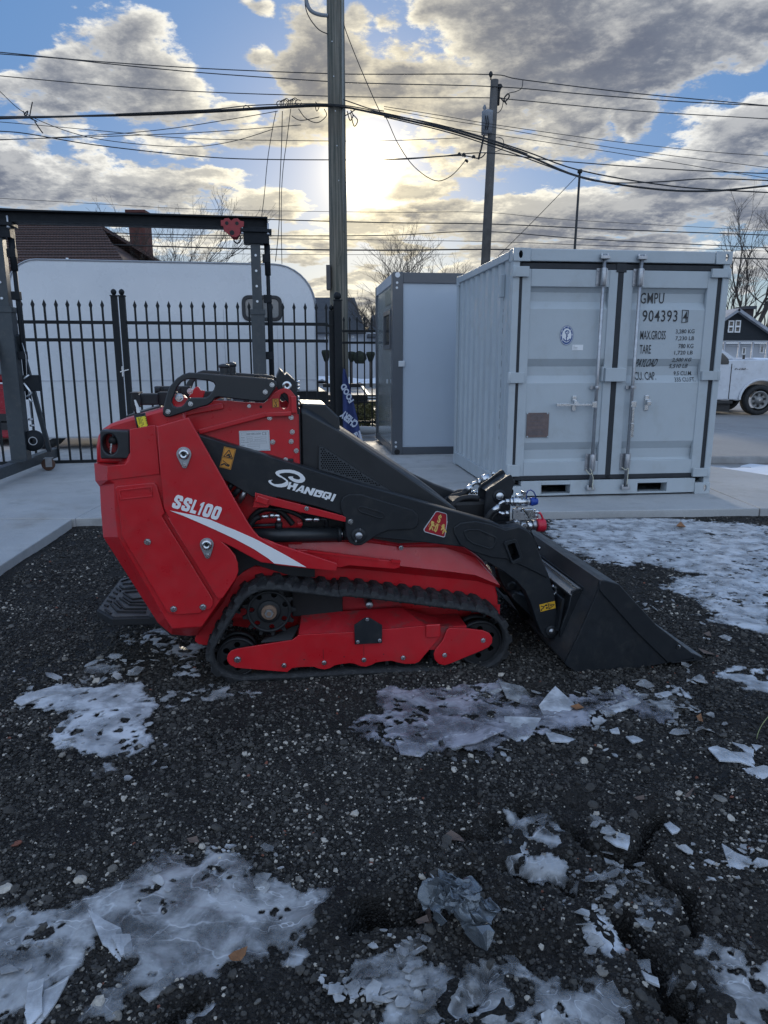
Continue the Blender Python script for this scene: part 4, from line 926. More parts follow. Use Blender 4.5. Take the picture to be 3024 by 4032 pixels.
def rect_py(F_, fr, a, b, xp):   # rectangle on the plane local x = xp
    p = F_.px(fr, a[0], a[1], xp); q_ = F_.px(fr, b[0], b[1], xp); return sorted((p[0], q_[0]))+sorted((p[1], q_[1]))
y0, y1, z0, z1 = rect_py(CB, 'M', (862, 1130), (925, 750), 0)
wf = MB(); wf.box(-.02, .018, y0, y1, z0, z0+.06); wf.box(-.02, .018, y0, y1, z1-.06, z1); wf.box(-.02, .018, y0, y0+.08, z0+.06, z1-.06); wf.box(-.02, .018, y1-.08, y1, z0+.06, z1-.06); wo = wf.build('window', CGRF, cab, bev=.004)
m = MB(); m.box(.0, .016, y0+.08, y1-.08, z0+.06, z1-.06); m.build('pane', GLS, wo)
y0, y1, z0, z1 = rect_py(CB, 'M', (864, 728), (938, 545), 0); m = MB(); m.box(.005, .018, y0, y1, z0, z1); m.build('pane', M('pale_glass', (.35, .36, .32), .05, spec=1.0), cab)
for a, b in ((985,432),): 
    p = CB.py('M', a, b, 0); m = MB(); m.cyl((p[0], .02, p[1]), (p[0], -.004, p[1]), .035, n=16); m.build('lifting_hole', SILVER, cab)
p = CB.py('M', 980, 2085, 0); m = MB(); m.cyl((p[0], .02, p[1]), (p[0], -.004, p[1]), .04, n=16); m.build('lifting_hole', BLKD, cab)
for a, b in ((980,505),(978,552),(968,1995),(968,2035)):
    p = CB.py('M', a, b, 0); m = MB(); m.cyl((p[0], .02, p[1]), (p[0], -.008, p[1]), .017, n=8); m.build('bolt', SILVER, cab)
for a, b in ((1025,1262),):
    p = CB.py('M', a, b, 0); m = MB(); m.box(p[0]-.05, p[0]+.04, -.02, .01, p[1]-.04, p[1]+.04); m.build('clip', SILVER, cab, bev=.006)
m = MB(); m.box(-.02, .0, .5, .56, 1.0, 1.06); m.build('clip', SILVER, cab)

# ================================================================== IRON FENCE
IRON = M('black_fence_paint', (.008, .011, .014), .5, var=.1, spec=.3)
FO_ = Frame((-4.50, 9.32, ZS), 10.0)
def picket_mesh(zb, zt, w_=.024):
    m = MB(); m.box(-w_/2, w_/2, -w_/2, w_/2, zb, zt-.10); s_ = w_*.95
    m.add([(-w_/2,-w_/2,zt-.10),(w_/2,-w_/2,zt-.10),(w_/2,w_/2,zt-.10),(-w_/2,w_/2,zt-.10),(-s_,-s_*.5,zt-.065),(s_,-s_*.5,zt-.065),(s_,s_*.5,zt-.065),(-s_,s_*.5,zt-.065),(0,0,zt)],
          [(0,1,5,4),(1,2,6,5),(2,3,7,6),(3,0,4,7),(4,5,8),(5,6,8),(6,7,8),(7,4,8)]); return m.mesh('picket')
def fence(name, label, F_, xs, x0, x1, zr, zb, zt, cat_='fence', group=None, posts=(), pw=.06):
    t = thing(name, label, cat_, F_.O, F_.yaw, group); me = picket_mesh(zb, zt); me.materials.append(IRON)
    for x in xs:
        o = link('picket', me, None, t); o.location = (x, 0, 0)
    for z in zr:
        m = MB(); m.box(x0, x1, -.02, .02, z-.021, z+.021); m.build('rail', IRON, t, bev=.003)
    for x, w_, h_ in posts:
        m = MB(); m.box(x-w_/2, x+w_/2, -w_/2, w_/2, 0, h_-.06); m.box(x-w_*.6, x+w_*.6, -w_*.6, w_*.6, h_-.06, h_-.045); p_ = m.build('post', IRON, t, bev=.003)
        m = MB(); m.lathe([(h_-.047, .012), (h_-.04, .02), (h_-.02, .034), (h_+.005, .036), (h_+.025, .022), (h_+.034, .002)], (x, 0, 0), 'z', 14); m.build('ball_finial', IRON, p_)
    return t
fx = lambda X_: FO_.py('R7', X_, 620, 0)[0]
ztop = FO_.py('R7', 797, 515, 0)[1]; zr1 = FO_.py('R7', 850, 628, 0)[1]; zr2 = FO_.py('R7', 850, 715, 0)[1]; zr3 = FO_.py('K6', 700, 1890, 0)[1]; zpt = FO_.py('R7', 600, 470, 0)[1]
print('fence', ztop, zr1, zr2, zr3, zpt)
lx = [fx(a) for a in (-60, -3, 55, 113, 172, 230, 289, 346, 404, 462, 520)]; rx = [fx(a) for a in (683,739,797,853,912,968,1026,1083,1140,1197,1254,1310,1366,1423,1479,1535,1590,1640)]
fence('iron_gate', 'black iron gate leaf with spear tips, left of the twin gate posts', FO_, lx, fx(-120), fx(582)-.03, (zr1, zr2, zr3), .03, ztop, 'gate', posts=((fx(582), .075, zpt),))
gr = fence('iron_gate', 'wide black iron gate leaf with spear tips, right of the twin gate posts', FO_, rx, fx(622)+.03, fx(1662)-.04, (zr1, zr2, zr3), .03, ztop, 'gate', posts=((fx(622), .075, zpt),))
m = MB(); m.bar((fx(600)-.03, -.05, 1.19), (fx(600)+.08, -.05, 1.22), .012, .012); m.bar((fx(600), -.05, 1.13), (fx(600), -.05, 1.26), .014, .02); m.build('gate_latch', STEEL, gr)
# heavy end post and the small hinge post behind it
pt = thing('fence_post', 'thick black square gate post with a ball cap, right of the gates', 'post', FO_.w(FO_.py('M', 432, 1300, -.02)[0], -.02, 0), FO_.yaw)
hp = FO_.py('M', 432, 640, 0)[1]; m = MB(); m.box(-.052, .052, -.052, .052, 0, hp-.05); m.box(-.062, .062, -.062, .062, hp-.05, hp-.035); m.build('post', IRON, pt, bev=.004)
m = MB(); m.lathe([(hp-.04, .02), (hp-.01, .05), (hp+.03, .05), (hp+.06, .03), (hp+.07, .002)], (0,0,0), 'z', 16); m.build('ball_finial', IRON, pt)
pt = thing('fence_post', 'slim black hinge post just left of the thick gate post', 'post', FO_.w(FO_.py('M', 376, 1300, .05)[0], .05, 0), FO_.yaw)
hp = FO_.py('M', 376, 735, 0)[1]; m = MB(); m.box(-.036, .036, -.036, .036, 0, hp-.04); m.build('post', IRON, pt, bev=.004); m = MB(); m.lathe([(hp-.04, .01), (hp-.015, .036), (hp+.01, .036), (hp+.04, .002)], (0,0,0), 'z', 14); m.build('ball_finial', IRON, pt)
m = MB(); m.box(-.06, .05, -.045, .045, zr1-.03, zr1+.0); m.build('hinge', IRON, pt, bev=.003)
F2 = Frame((ony('M', 475, 1600, 13.6)[0]-.05, 13.6, ZS), 0.5); f2 = lambda X_: F2.py('M', X_, 1065, 0)[0]
fence('iron_fence', 'farther black iron fence seen between the thick post and the cabin', F2, [f2(a) for a in (485, 540, 608, 675, 745, 812, 880, 950)], f2(470), f2(985), (F2.py('M', 600, 957, 0)[1], F2.py('M', 600, 1065, 0)[1], .18), .03, F2.py('M', 608, 818, 0)[1], posts=((f2(985), .07, F2.py('M', 608, 790, 0)[1]),))
# banner flag leaning on the thick post
FLG = M('blue_flag_cloth', (.028, .045, .15), .8, var=.15, bump=.3, bscale=30); FLW = M('flag_white', (.45, .49, .58), .8, var=.1)
fo = onz('K1', 760, 1990, ZS); BF = Frame((fo[0], 9.75, ZS), 0); fl = thing('banner_flag', 'furled blue banner flag with white lettering leaning against the gate post', 'flag', BF.O, 0)
lft = [(560,400),(548,520),(545,700),(548,900),(550,1100),(552,1300),(555,1500),(556,1650),(556,1780)]; rgt = [(602,400),(640,560),(690,740),(740,950),(795,1150),(850,1370),(890,1570),(925,1740),(985,1960)]
V_ = []; nn = 9
for (a, b) in zip(lft, rgt):
    for j in range(nn):
        t = j/(nn-1); X_ = a[0]+(b[0]-a[0])*t; Y_ = a[1]+(b[1]-a[1])*t; p = BF.py('K1', X_, Y_, 0); V_.append((p[0], .035*sin(t*9+Y_*.002)*(.3+Y_/2500), p[1]))
m = MB(); m.add(V_, [(i*nn+j, i*nn+j+1, (i+1)*nn+j+1, (i+1)*nn+j) for i in range(len(lft)-1) for j in range(nn-1)], True); cl = m.build('cloth', FLG, fl); so = cl.modifiers.new('thick', 'SOLIDIFY'); so.thickness = .003
lowest = [BF.py('K1', a, b, -.045) for a, b in ((780,1810),(925,1740),(985,1960),(960,1975))]; poly('white_panel', [(a, -.03, b) for a, b in lowest], FLW, fl)
def ftext(s_, bl, br, tl): 
    P3 = [BF.py('K1', *p, -.05) for p in (bl, br, tl)]; text3('lettering', s_, *[(a, -.045, b) for a, b in P3], FLW, fl, .05)
ftext('CHERY', (905,1560), (575,1290), (800,1700)); ftext('FOOD', (800,1080), (600,700), (690,1160))
m = MB(); m.tube([(V_[0][0], .05, .02), (V_[0][0]-.01, .05, V_[0][2]+.02)], .011, 6); m.build('pole', IRON, fl)
# white sandbag
SB = M('sandbag_cloth', (.42, .44, .46), .85, var=.12, bump=.3, bscale=50); c_ = onz('M', 675, 1925, ZS); m = MB()
m.lathe([(-.24,.005),(-.235,.05),(-.18,.085),(0,.10),(.17,.085),(.235,.05),(.24,.005)], (0,0,0), 'x', 16); o = m.build('sandbag', SB); o.location = (c_[0], c_[1], ZS+.08); o.scale = (1, 1, .8); tag(o, 'pale sandbag lying behind the blue banner flag', 'sandbag')
# ================================================================== GANTRY CRANE
GA = M('gantry_grey_paint', (.040, .050, .058), .45, var=.10, nscale=8, dirt=(.12, .11, .10), dirt_amt=.3); GAB = M('gantry_dark_beam', (.010, .013, .017), .6, var=.1, spec=.25)
TRL = M('trolley_red_paint', (.30, .035, .04), .6, var=.2, nscale=20)
gl = onz('K6', 340, 1830, ZS+.22); GF = Frame((gl[0], gl[1], ZS), 9.0)
gan = thing('gantry_crane', 'grey rolling steel gantry crane with a red trolley on its dark top beam', 'gantry crane', GF.O, GF.yaw)
gx = lambda fr, a, b, yp=0: GF.py(fr, a, b, yp)
zt_ = gx('R7', 700, 80)[1]; zb_ = gx('R7', 700, 143)[1]; xr_ = gx('R7', 1345, 110)[0]; print('gantry', zt_, zb_, xr_)
m = MB(); m.box(-2.2, xr_, -.075, .075, zb_, zb_+.018); m.box(-2.2, xr_, -.075, .075, zt_-.018, zt_); m.box(-2.2, xr_, -.01, .01, zb_+.017, zt_-.017); m.box(xr_-.012, xr_, -.074, .074, zb_+.017, zt_-.017); m.build('top_beam', GAB, gan, bev=.003)
cxr = gx('R7', 1300, 700)[0]
for x_, wl in ((0, .175), (cxr, .155)):
    zlo = .2; zj = zt_-1.05
    m = MB(); m.box(x_-wl/2, x_+wl/2, -wl/2, wl/2, zlo, zj); col = m.build('column', GA, gan, bev=.006)
    m = MB(); m.box(x_-wl/2+.022, x_+wl/2-.022, -wl/2+.022, wl/2-.022, zj, zb_-.04); m.build('inner_column', GA, col, bev=.005)
    m = MB(); m.box(x_-wl/2-.01, x_+wl/2+.01, -wl/2-.01, wl/2+.01, zj-.03, zj+.03); m.build('collar', GA, col, bev=.003)
    m = MB(); m.box(x_-.16, x_+.19, -.11, .11, zb_-.04, zb_-.004); m.box(x_-.13, x_+.16, -.085, .085, zb_-.16, zb_-.04); m.build('saddle', GAB, col, bev=.004)
    for q1 in (-.14, .15):
        m = MB(); m.cyl((x_+q1, -.09, zb_-.07), (x_+q1, -.09, zb_+.06), .011, n=8); m.cyl((x_+q1, -.09, zb_-.065), (x_+q1, -.09, zb_-.045), .02, n=6); m.build('bolt', STEELD, col)
    for k in range(5):
        m = MB(); zz = zj+.12+k*.17; m.cyl((x_, -wl/2+.01, zz), (x_, -wl/2+.0215, zz), .014, n=10); m.build('pin_hole', WHITE if False else SILVER, col)
    # slim jack tube beside the column
    m = MB(); xo = x_+wl/2+.055; m.cyl((xo, 0, .9), (xo, 0, zb_-.16), .024, n=10); m.cyl((xo, 0, zb_-.5), (xo, 0, zb_-.16), .036, n=10); jk = m.build('jack_tube', GAB, col)
    for zz in (1.35, 2.0, 2.45):
        m = MB(); m.box(x_+wl/2-.002, xo+.035, -.035, .035, zz, zz+.09); m.build('clamp', GAB, jk, bev=.004)
# left foot: base beam running towards the camera, braces, caster
a_ = onz('K6', -260, 2150, ZS+.14); b_ = onz('K6', 880, 1730, ZS+.14)
def loc(w_): d = np.array(w_)-GF.O; return (float(d@GF.x), float(d@GF.y), float(d[2]))
A_ = loc(a_); B_ = loc(b_); m = MB(); m.bar(A_, B_, .10, .12); bb = m.build('base_beam', GA, gan, bev=.005)
m = MB(); d_ = (Vector(B_)-Vector(A_)).normalized(); mid = Vector((0, 0, .205)); m.bar(mid-d_*.19, mid+d_*.19, .18, .014); m.build('foot_plate', GA, gan, bev=.002)
bt = loc(onz('K6', 780, 1660, ZS+.26)); m = MB(); m.bar((.10, .02, 1.62), (bt[0], bt[1], .22), .05, .05); m.build('brace', GA, gan, bev=.004)
m = MB(); m.bar((-.10, -.05, 1.62), (A_[0]*.7, A_[1]*.7, .2), .05, .05); m.build('brace', GA, gan, bev=.004)
ct = loc(onz('K6', 775, 2020, ZS)); cz = .075
m = MB(); m.lathe([(-.028,.02),(-.028,.07),(-.018,.078),(.018,.078),(.028,.07),(.028,.02)], (ct[0], ct[1], .078), 'y', 20); cst = m.build('caster', M('caster_tread', (.09, .045, .03), .7, var=.3), gan)
m = MB(); m.box(ct[0]-.02, ct[0]+.055, ct[1]-.045, ct[1]-.034, .05, .15); m.box(ct[0]-.04, ct[0]+.055, ct[1]-.045, ct[1]+.045, .15, .16); m.cyl((ct[0], ct[1]-.05, .078), (ct[0], ct[1]+.04, .078), .012, n=8); m.build('fork', STEELD, cst)
m = MB(); cr = (cxr, 0, 0); m.bar((cxr-.1, -.95, .14), (cxr+.1, .62, .14), .10, .12); m.build('base_beam', GA, gan, bev=.005)
# winch parts on the left column
wx = .12
m = MB(); m.tube([gx('K6', 350, 0, -.03)[:1]+(-.03,)+gx('K6', 350, 0)[1:], gx('K6', 410, 200, -.03)[:1]+(-.03,)+gx('K6', 410, 200)[1:], (gx('K6', 440, 560)[0], -.03, gx('K6', 440, 560)[1]), (gx('K6', 540, 1430)[0], -.03, gx('K6', 540, 1430)[1])], .006, 5); m.build('cable', STEELD, gan)
for a, b in ((505,1208),(530,1305)):
    p = gx('K6', a, b); m = MB(); m.cyl((p[0]-.03, -.03, p[1]), (p[0]+.02, -.03, p[1]), .012, n=8); m.build('cable_clip', STEELD, gan)
p = gx('K6', 490, 635); m = MB(); m.box(p[0]-.07, p[0]+.11, -.06, .03, p[1]-.09, p[1]+.09); wn_ = m.build('winch', GAB, gan, bev=.01)
for pts_ in ([(420,565),(500,505)], [(420,630),(540,790),(460,845)], [(500,870),(545,930)]):
    m = MB(); m.tube([(gx('K6', a, b)[0], -.09, gx('K6', a, b)[1]) for a, b in pts_], .013 if len(pts_) > 2 else .011, 8); m.build('winch_handle', STEEL, wn_)
p = gx('K6', 530, 1545); m = MB(); m.lathe([(-.05,.02),(-.05,.12),(.03,.12),(.03,.02)], (p[0], 0, p[1]), 'y', 20); pu = m.build('pulley', GAB, gan); m = MB(); m.lathe([(-.056,.04),(-.056,.05)], (p[0]+.01, 0, p[1]), 'y', 20); m.build('pulley_rim', STEELD, pu)
# trolley
tp = lambda a, b: gx('R7', a, b, -.09)
tro = plate('trolley', [[tp(a, b) for a, b in ((1110,112),(1122,112),(1130,103),(1150,102),(1162,115),(1175,104),(1195,103),(1207,115),(1226,118),(1226,142),(1212,150),(1205,185),(1190,197),(1168,196),(1125,165),(1122,142),(1110,140))]], -.105, -.078, TRL, gan, bev=.003)
plate('trolley', [[tp(a, b) for a, b in ((1120,112),(1220,118),(1220,142),(1190,197),(1168,196),(1122,142))]], .08, .10, TRL, gan, bev=.003)
for a, b, r_ in ((1140,127,.020),(1191,128,.020),(1166,175,.027)):
    p = tp(a, b); m = MB(); m.cyl((p[0], -.100, p[1]), (p[0], -.108, p[1]), r_, n=14); m.build('wheel_bolt', BLKD, tro)
p = tp(1200, 190); m = MB(); m.tube([(p[0]-.02+.04*cos(t), -.09, p[1]-.03+.05*sin(t)) for t in np.linspace(pi*.5, -pi*.9, 12)], .008, 6); m.build('hook', BLKD, tro)

# ================================================================== WHITE TRAILER
TF = Frame((-3.7, 10.95, ZS), 9.0); TWH = M('trailer_white', (.66, .68, .71), .28, var=.04, nscale=1.2, bump=.05, bscale=3, coat=.3)
trl = thing('travel_trailer', 'white enclosed trailer with rounded roof corners, parked behind the iron gates', 'trailer', TF.O, TF.yaw)
T_ = lambda a, b, yp=0: TF.py('R7', a, b, yp)
z0 = T_(300, 1208)[1]; zs2 = T_(1540, 972)[1]; zt2 = T_(800, 320)[1]; xl2 = T_(78, 800)[0]; xr2 = T_(1592, 800)[0]; xs2 = T_(1330, 1000)[0]; print('trailer', z0, zs2, zt2, xl2, xr2)
rr = .42; lp = [(xl2, z0+.15), (xl2+.25, z0), (xs2, z0), (xs2, zs2), (xr2, zs2), (xr2, zt2-rr*1.5)]
lp += [(xr2-rr*1.5*(1-cos(t)), zt2-rr*1.5*(1-sin(t))) for t in np.linspace(0, pi/2, 10)[1:]]
lp += [(xl2+rr*(1-sin(t)), zt2-rr*(1-cos(t))) for t in np.linspace(0, pi/2, 9)]
body = plate('body', [lp], 0, 2.0, TWH, trl, bev=.03)
for zz, ww in ((T_(400, 917)[1], .010),):
    m = MB(); m.box(xl2+.01, xr2-.01, -.006, .004, zz-ww, zz+ww); m.build('trim_strip', M('trailer_trim', (.52, .54, .58), .4), body, bev=.002)
m = MB(); m.tube([(a, -.004, b) for a, b in lp[5:]], .012, 6); m.build('roof_trim', M('trim_alloy', (.35, .37, .40), .35, .6), body)
def rrect(x0, x1, z0_, z1_, r): return fillet([(x0, z0_), (x1, z0_), (x1, z1_), (x0, z1_)], r, 6)
a0, a1 = T_(1218, 618), T_(1416, 490); WFm = M('window_rubber', (.02, .022, .026), .4)
w_ = plate('window', [rrect(a0[0], a1[0], a0[1], a1[1], .12), rrect(a0[0]+.055, a1[0]-.055, a0[1]+.055, a1[1]-.055, .07)], -.025, .01, WFm, trl, bev=.008)
plate('pane', [rrect(a0[0]+.05, a1[0]-.05, a0[1]+.05, a1[1]-.05, .07)], -.008, .004, M('tinted_pane', (.10, .11, .12), .08, spec=.9), w_)
m = MB(); m.box(.5*(a0[0]+a1[0])-.012, .5*(a0[0]+a1[0])+.012, -.02, .0, a0[1]+.05, a1[1]-.05); m.build('window_divider', WFm, w_)
for xs3 in np.linspace(xl2+.62, xr2-.6, 5):
    m = MB(); m.box(xs3-.003, xs3+.003, -.004, .002, zs2+.06, zt2-rr*1.6); m.build('panel_seam', M('seam_grey', (.40, .42, .45), .6), body)  # thin grey strips mark the panel seams
p0, p1 = T_(1000, 1210), T_(1330, 330)
m = MB(); m.box(xs2+.02, xr2+.15, .05, 1.9, .35, zs2-.002); m.build('chassis', BLKD, trl, bev=.01)
m = MB(); m.box(xl2+.5, xs2, .3, 1.6, .2, z0-.002); m.build('chassis', BLKD, trl)
for xx in (xl2+.25, xs2+.9):
    m = MB(); m.lathe([(-.1,.0),(-.1,.2),(-.11,.24),(-.1,.32),(.08,.32),(.1,.24),(.1,0)], (xx, .22, .33), 'y', 26); wh = m.build('wheel', RUB, trl); m = MB(); m.lathe([(-.115,.0),(-.115,.08),(-.108,.19),(-.1,.205)], (xx, .22, .33), 'y', 20); m.build('rim', WHITE, wh)
m = MB(); m.cyl((T_(292, 310)[0], .5, zt2), (T_(292, 310)[0], .5, zt2+.09), .02, n=8); m.build('roof_vent', TWH, trl)

# ================================================================== POLES AND CABLES
def pole_extra(g, b, ob):
    s_ = g.noise(g.v('MULTIPLY', ob, (30, 30, .8)), 1.0, 6, .65); r = g.noise(ob, .6, 4, .5)
    c_ = g.mix(g.rng(s_, .35, .68), (.062, .072, .062), (.20, .185, .155)); c_ = g.mix(g.rng(r, .45, .7, 0, .5), c_, (.15, .12, .09)); g.nt.links.new(c_, b.inputs['Base Color'])
    bp = g.n('ShaderNodeBump'); bp.inputs['Strength'].default_value = .7; bp.inputs['Distance'].default_value = .02; g.put(bp.inputs['Height'], s_); g.nt.links.new(bp.outputs[0], b.inputs['Normal'])
WOOD = M('weathered_pole_wood', (.1, .1, .09), .85, extra=pole_extra)
CAB = M('black_cable', (.016, .018, .02), .6, var=.1); DULL = M('grey_transformer', (.22, .24, .27), .5, var=.1)
c0 = ony('S1', 1449, 0, 15.0); c1 = ony('M', 433, 400, 15.0)
pl = thing('utility_pole', 'tall thick weathered wooden utility pole standing nearest, rising out of the top of the picture', 'utility pole', (c1[0]+(c1[0]-c0[0])*.55, 15.0, 0))
dxp = (c0[0]-c1[0])/(c0[2]-c1[2]); bx_ = c1[0]-dxp*c1[2]; pl.location = (bx_, 15, 0)
pm = MB(); prf = [(-.2, .188), (2, .182), (6, .172), (10.8, .160)]; n_ = 22; rings = []
for z_, r_ in prf: rings.append([(dxp*z_+r_*cos(2*pi*i/n_)*(1+.02*sin(i*5+z_)), r_*sin(2*pi*i/n_), z_) for i in range(n_)])
pm.loft(rings, smooth=True); pm.build('pole', WOOD, pl)
PL = lambda fr, a, b, dy=0: tuple(ony(fr, a, b, 15.0+dy)-np.array([bx_, 15.0, 0]))
m = MB(); m.tube([PL('S1', 1478, -60, -.12), PL('S1', 1481, 500, -.12), PL('S1', 1484, 1000, -.12)], .022, 8); m.build('ground_conduit', M('conduit', (.20, .21, .20), .5), pl)
m = MB(); m.tube(cat([PL('S1', 1321, -40, -.1), PL('S1', 1325, 10, -.1), PL('S1', 1342, 45, -.1), PL('S1', 1375, 62, -.1), PL('S1', 1418, 68, -.1)], 6), .035, 8); m.build('conduit_elbow', DULL, pl)
p0 = PL('M', 328, 575, -.0); p1 = PL('M', 362, 350, .0); m = MB(); m.box(p0[0], p1[0], -.2, .05, p0[2], p1[2]); m.build('sign_board', M('old_board', (.07, .07, .075), .8), pl)
m = MB(); m.bar(PL('M', 425, 340, -.19), PL('M', 455, 210, -.19), .03, .02); m.build('wooden_cleat', WOOD, pl)
for k in range(5):
    p = PL('S1', 1450+(k*37 % 30)-15, 180+k*150, -.16); m = MB(); m.cyl((p[0], p[1]-.0, p[2]), (p[0], p[1]-.012, p[2]), .012, n=8); m.build('nail_head', STEELD, pl)
# second pole with transformer
D2 = 21.0; c0 = ony('S2', 478, 346, D2); c1 = ony('S2', 438, 1145, D2); dx2 = (c0[0]-c1[0])/(c0[2]-c1[2]); b2 = c1[0]-dx2*c1[2]
p2 = thing('utility_pole', 'wooden utility pole with a grey transformer can, behind the containers', 'utility pole', (b2, D2, 0)); ztp = c0[2]
m = MB(); m.loft([[(dx2*z_+r_*cos(2*pi*i/14), r_*sin(2*pi*i/14), z_) for i in range(14)] for z_, r_ in ((-.2,.15),(ztp*.6,.125),(ztp,.105))], smooth=True); m.build('pole', M('grey_pole_wood', (.09, .085, .08), .85, var=.35, nscale=3), p2)
P2 = lambda a, b, dy=0: tuple(ony('S2', a, b, D2+dy)-np.array([b2, D2, 0]))
t0 = P2(446, 580); t1 = P2(446, 490); m = MB(); r_ = .165; m.lathe([(t0[2], .01), (t0[2], r_), (t1[2], r_), (t1[2]+.04, r_*1.02), (t1[2]+.10, .03)], (t0[0], 0, 0), 'z', 18); tf = m.build('transformer', DULL, p2)
m = MB(); q_ = P2(434, 488); m.lathe([(q_[2], .05), (q_[2]+.08, .03), (q_[2]+.12, .055), (q_[2]+.2, .02)], (q_[0], 0, 0), 'z', 10); m.build('bushing', DULL, tf)
for a in (437, 447):
    q0, q1 = P2(a, 500, -.18), P2(a, 560, -.18); m = MB(); m.tube([q0, ((q0[0]+q1[0])/2+.03, q0[1], (q0[2]+q1[2])/2), q1], .014, 5); m.build('jumper', CAB, tf)
m = MB(); m.tube([P2(432, 585), P2(420, 640), P2(408, 688)], .03, 6); m.build('drop_cable', CAB, p2)
m = MB(); q_ = P2(461, 345); m.cyl(q_, P2(462, 330), .02, n=6); m.lathe([(0,.03),(.05,.055),(.1,.05),(.14,.02)], P2(461, 333), 'z', 10); m.build('insulator', BLKD, p2)
m = MB(); m.tube([P2(492, 455), P2(495, 400), P2(500, 378)], .045, 6); m.lathe([(0,.05),(.05,.08),(.1,.05)], P2(500, 382), 'z', 8); m.build('insulator', BLKD, p2)
m = MB(); m.tube(cat([P2(485, 420), P2(505, 425), P2(520, 440), P2(540, 420), P2(536, 405), P2(518, 428), P2(530, 452)], 3), .02, 5); m.build('fuse_cutout', BLKD, p2)
m = MB(); m.tube(cat([P2(600, 343), P2(595, 380), P2(570, 395), P2(540, 402)], 4), .010, 4); m.tube(cat([P2(515, 440), P2(508, 470), P2(490, 488), P2(470, 480)], 4), .010, 4); m.build('jumper', CAB, p2)
m = MB(); m.tube(cat([P2(470, 600), P2(492, 592), P2(515, 605), P2(512, 640), P2(480, 656)], 4), .010, 4); m.build('jumper', CAB, p2)
# mast
D3 = 19.0; a0 = ony('S2', 846, 742, D3); a1 = ony('S2', 823, 1090, D3); m = MB(); sl = (a0[0]-a1[0])/(a0[2]-a1[2]); m.tube([(a1[0]-sl*a1[2], D3, -.1), tuple(a1), tuple(a0)], [.032, .032, .028], 8); m.cyl(tuple(a0-np.array([0,0,.03])), tuple(a0+np.array([0,0,.05])), .06, n=8)
tag(m.build('service_mast', CAB), 'thin black mast rising behind the shipping container roof', 'mast')

# cables: each strung in its own vertical plane between the poles
GRPW = 'overhead cables along the street'
def cable(label, segs, Y, r=.012, name='power_line'):
    pts = []
    for fr, l in segs:
        for a, b in l: pts.append(ony(fr, a, b, Y))
    ends = [None, None]
    if name == 'power_line':
        for e_, (p, q_) in ((0, (pts[0], pts[1])), (1, (pts[-1], pts[-2]))):
            if abs(p[0]) > abs(Y)*.5:
                d_ = (p-q_)/abs(p[0]-q_[0]); ends[e_] = p+d_*22
    C_ = cat(pts, 5); C_ = ([ends[0]] if ends[0] is not None else [])+list(C_)+([ends[1]] if ends[1] is not None else []); m = MB(); m.tube([tuple(p) for p in C_], r*.82, 5, caps=False); tag(m.build(name, CAB), label, 'cable', GRPW)
cable('highest thin wire, running over the top of the transformer pole', [('S1', [(-300,200),(0,226),(400,264),(900,297),(1416,318)]), ('S2', [(0,321),(460,322),(600,345),(1100,405),(1659,457),(2000,495)])], 21.0, .016)
cable('second highest wire, converging with the top one at both ends', [('S1', [(-300,210),(0,233),(250,252),(470,276),(880,315),(1416,352)]), ('S2', [(0,362),(490,375),(900,410),(1300,440),(1659,458),(2000,480)])], 20.9, .016)
cable('third wire from the top', [('S1', [(-300,300),(0,328),(500,373),(900,398),(1300,412)]), ('S2', [(0,421),(470,423),(560,431),(1100,480),(1659,514),(2000,540)])], 21.1, .015)
cable('thick bundled cable climbing to the near pole and sagging away to the right', [('S1', [(-300,522),(0,512),(500,497),(900,480),(1200,462),(1430,456)]), ('S2', [(0,498),(300,568),(600,665),(850,765),(1150,815),(1400,826),(1659,803),(2000,770)])], 14.8, .024)
cable('lower strand of the thick bundle, crossing behind the mast', [('S1', [(-300,515),(0,505),(500,501),(900,486),(1200,468),(1430,461)]), ('S2', [(0,492),(300,555),(600,650),(850,737),(1250,805),(1659,832),(2000,850)])], 14.85, .016)
cable('strand leaving the thick bundle and flattening out at the far right', [('S2', [(0,505),(300,578),(600,678),(850,768),(1000,790),(1200,785),(1400,772),(1659,780),(2000,795)])], 14.7, .014)
cable('thin lashed strand just above the thick bundle', [('S1', [(500,493),(900,474),(1100,455),(1430,450)]), ('S2', [(0,488),(200,535),(420,595),(620,665)])], 14.75, .012)
cable('faint wire crossing the left clouds and passing behind the near pole', [('S1', [(-200,515),(0,527),(400,562),(800,597),(1300,608)]), ('S2', [(0,608),(330,596)])], 19, .010)
cable('wavy wire below the sun, left half of the sky', [('S1', [(-200,555),(0,567),(120,578),(400,625),(800,670),(1100,688)]), ('S2', [(0,690),(200,680),(440,660),(700,690),(1100,722),(1400,740),(1659,750)])], 19.5, .016)
cable('wire rising from the left edge to the spiral clamps', [('S1', [(-200,612),(0,605),(400,585),(700,560),(1000,515),(1200,480)])], 15.2, .009)
cable('wire rising gently from the left edge below the spiral clamps', [('S1', [(-200,608),(0,603),(500,588),(900,570),(1300,540)])], 15.3, .009)
cable('drooping wire from the upper left corner clamp to the sun', [('S1', [(-60,340),(0,395),(110,490),(300,570),(500,612),(800,635),(1000,612),(1180,558)])], 16, .009)
cable('faint wire just above the gantry beam', [('S1', [(-200,850),(0,857),(500,885),(900,905),(1659,917)]), ('S2', [(430,917),(800,950),(1659,997)])], 24, .009)
cable('dark wire level with the gantry beam', [('S1', [(-200,888),(0,900),(500,925),(1160,948)]), ('S2', [(0,962),(460,968),(1000,992),(1659,1016),(2000,1030)])], 24.2, .020)
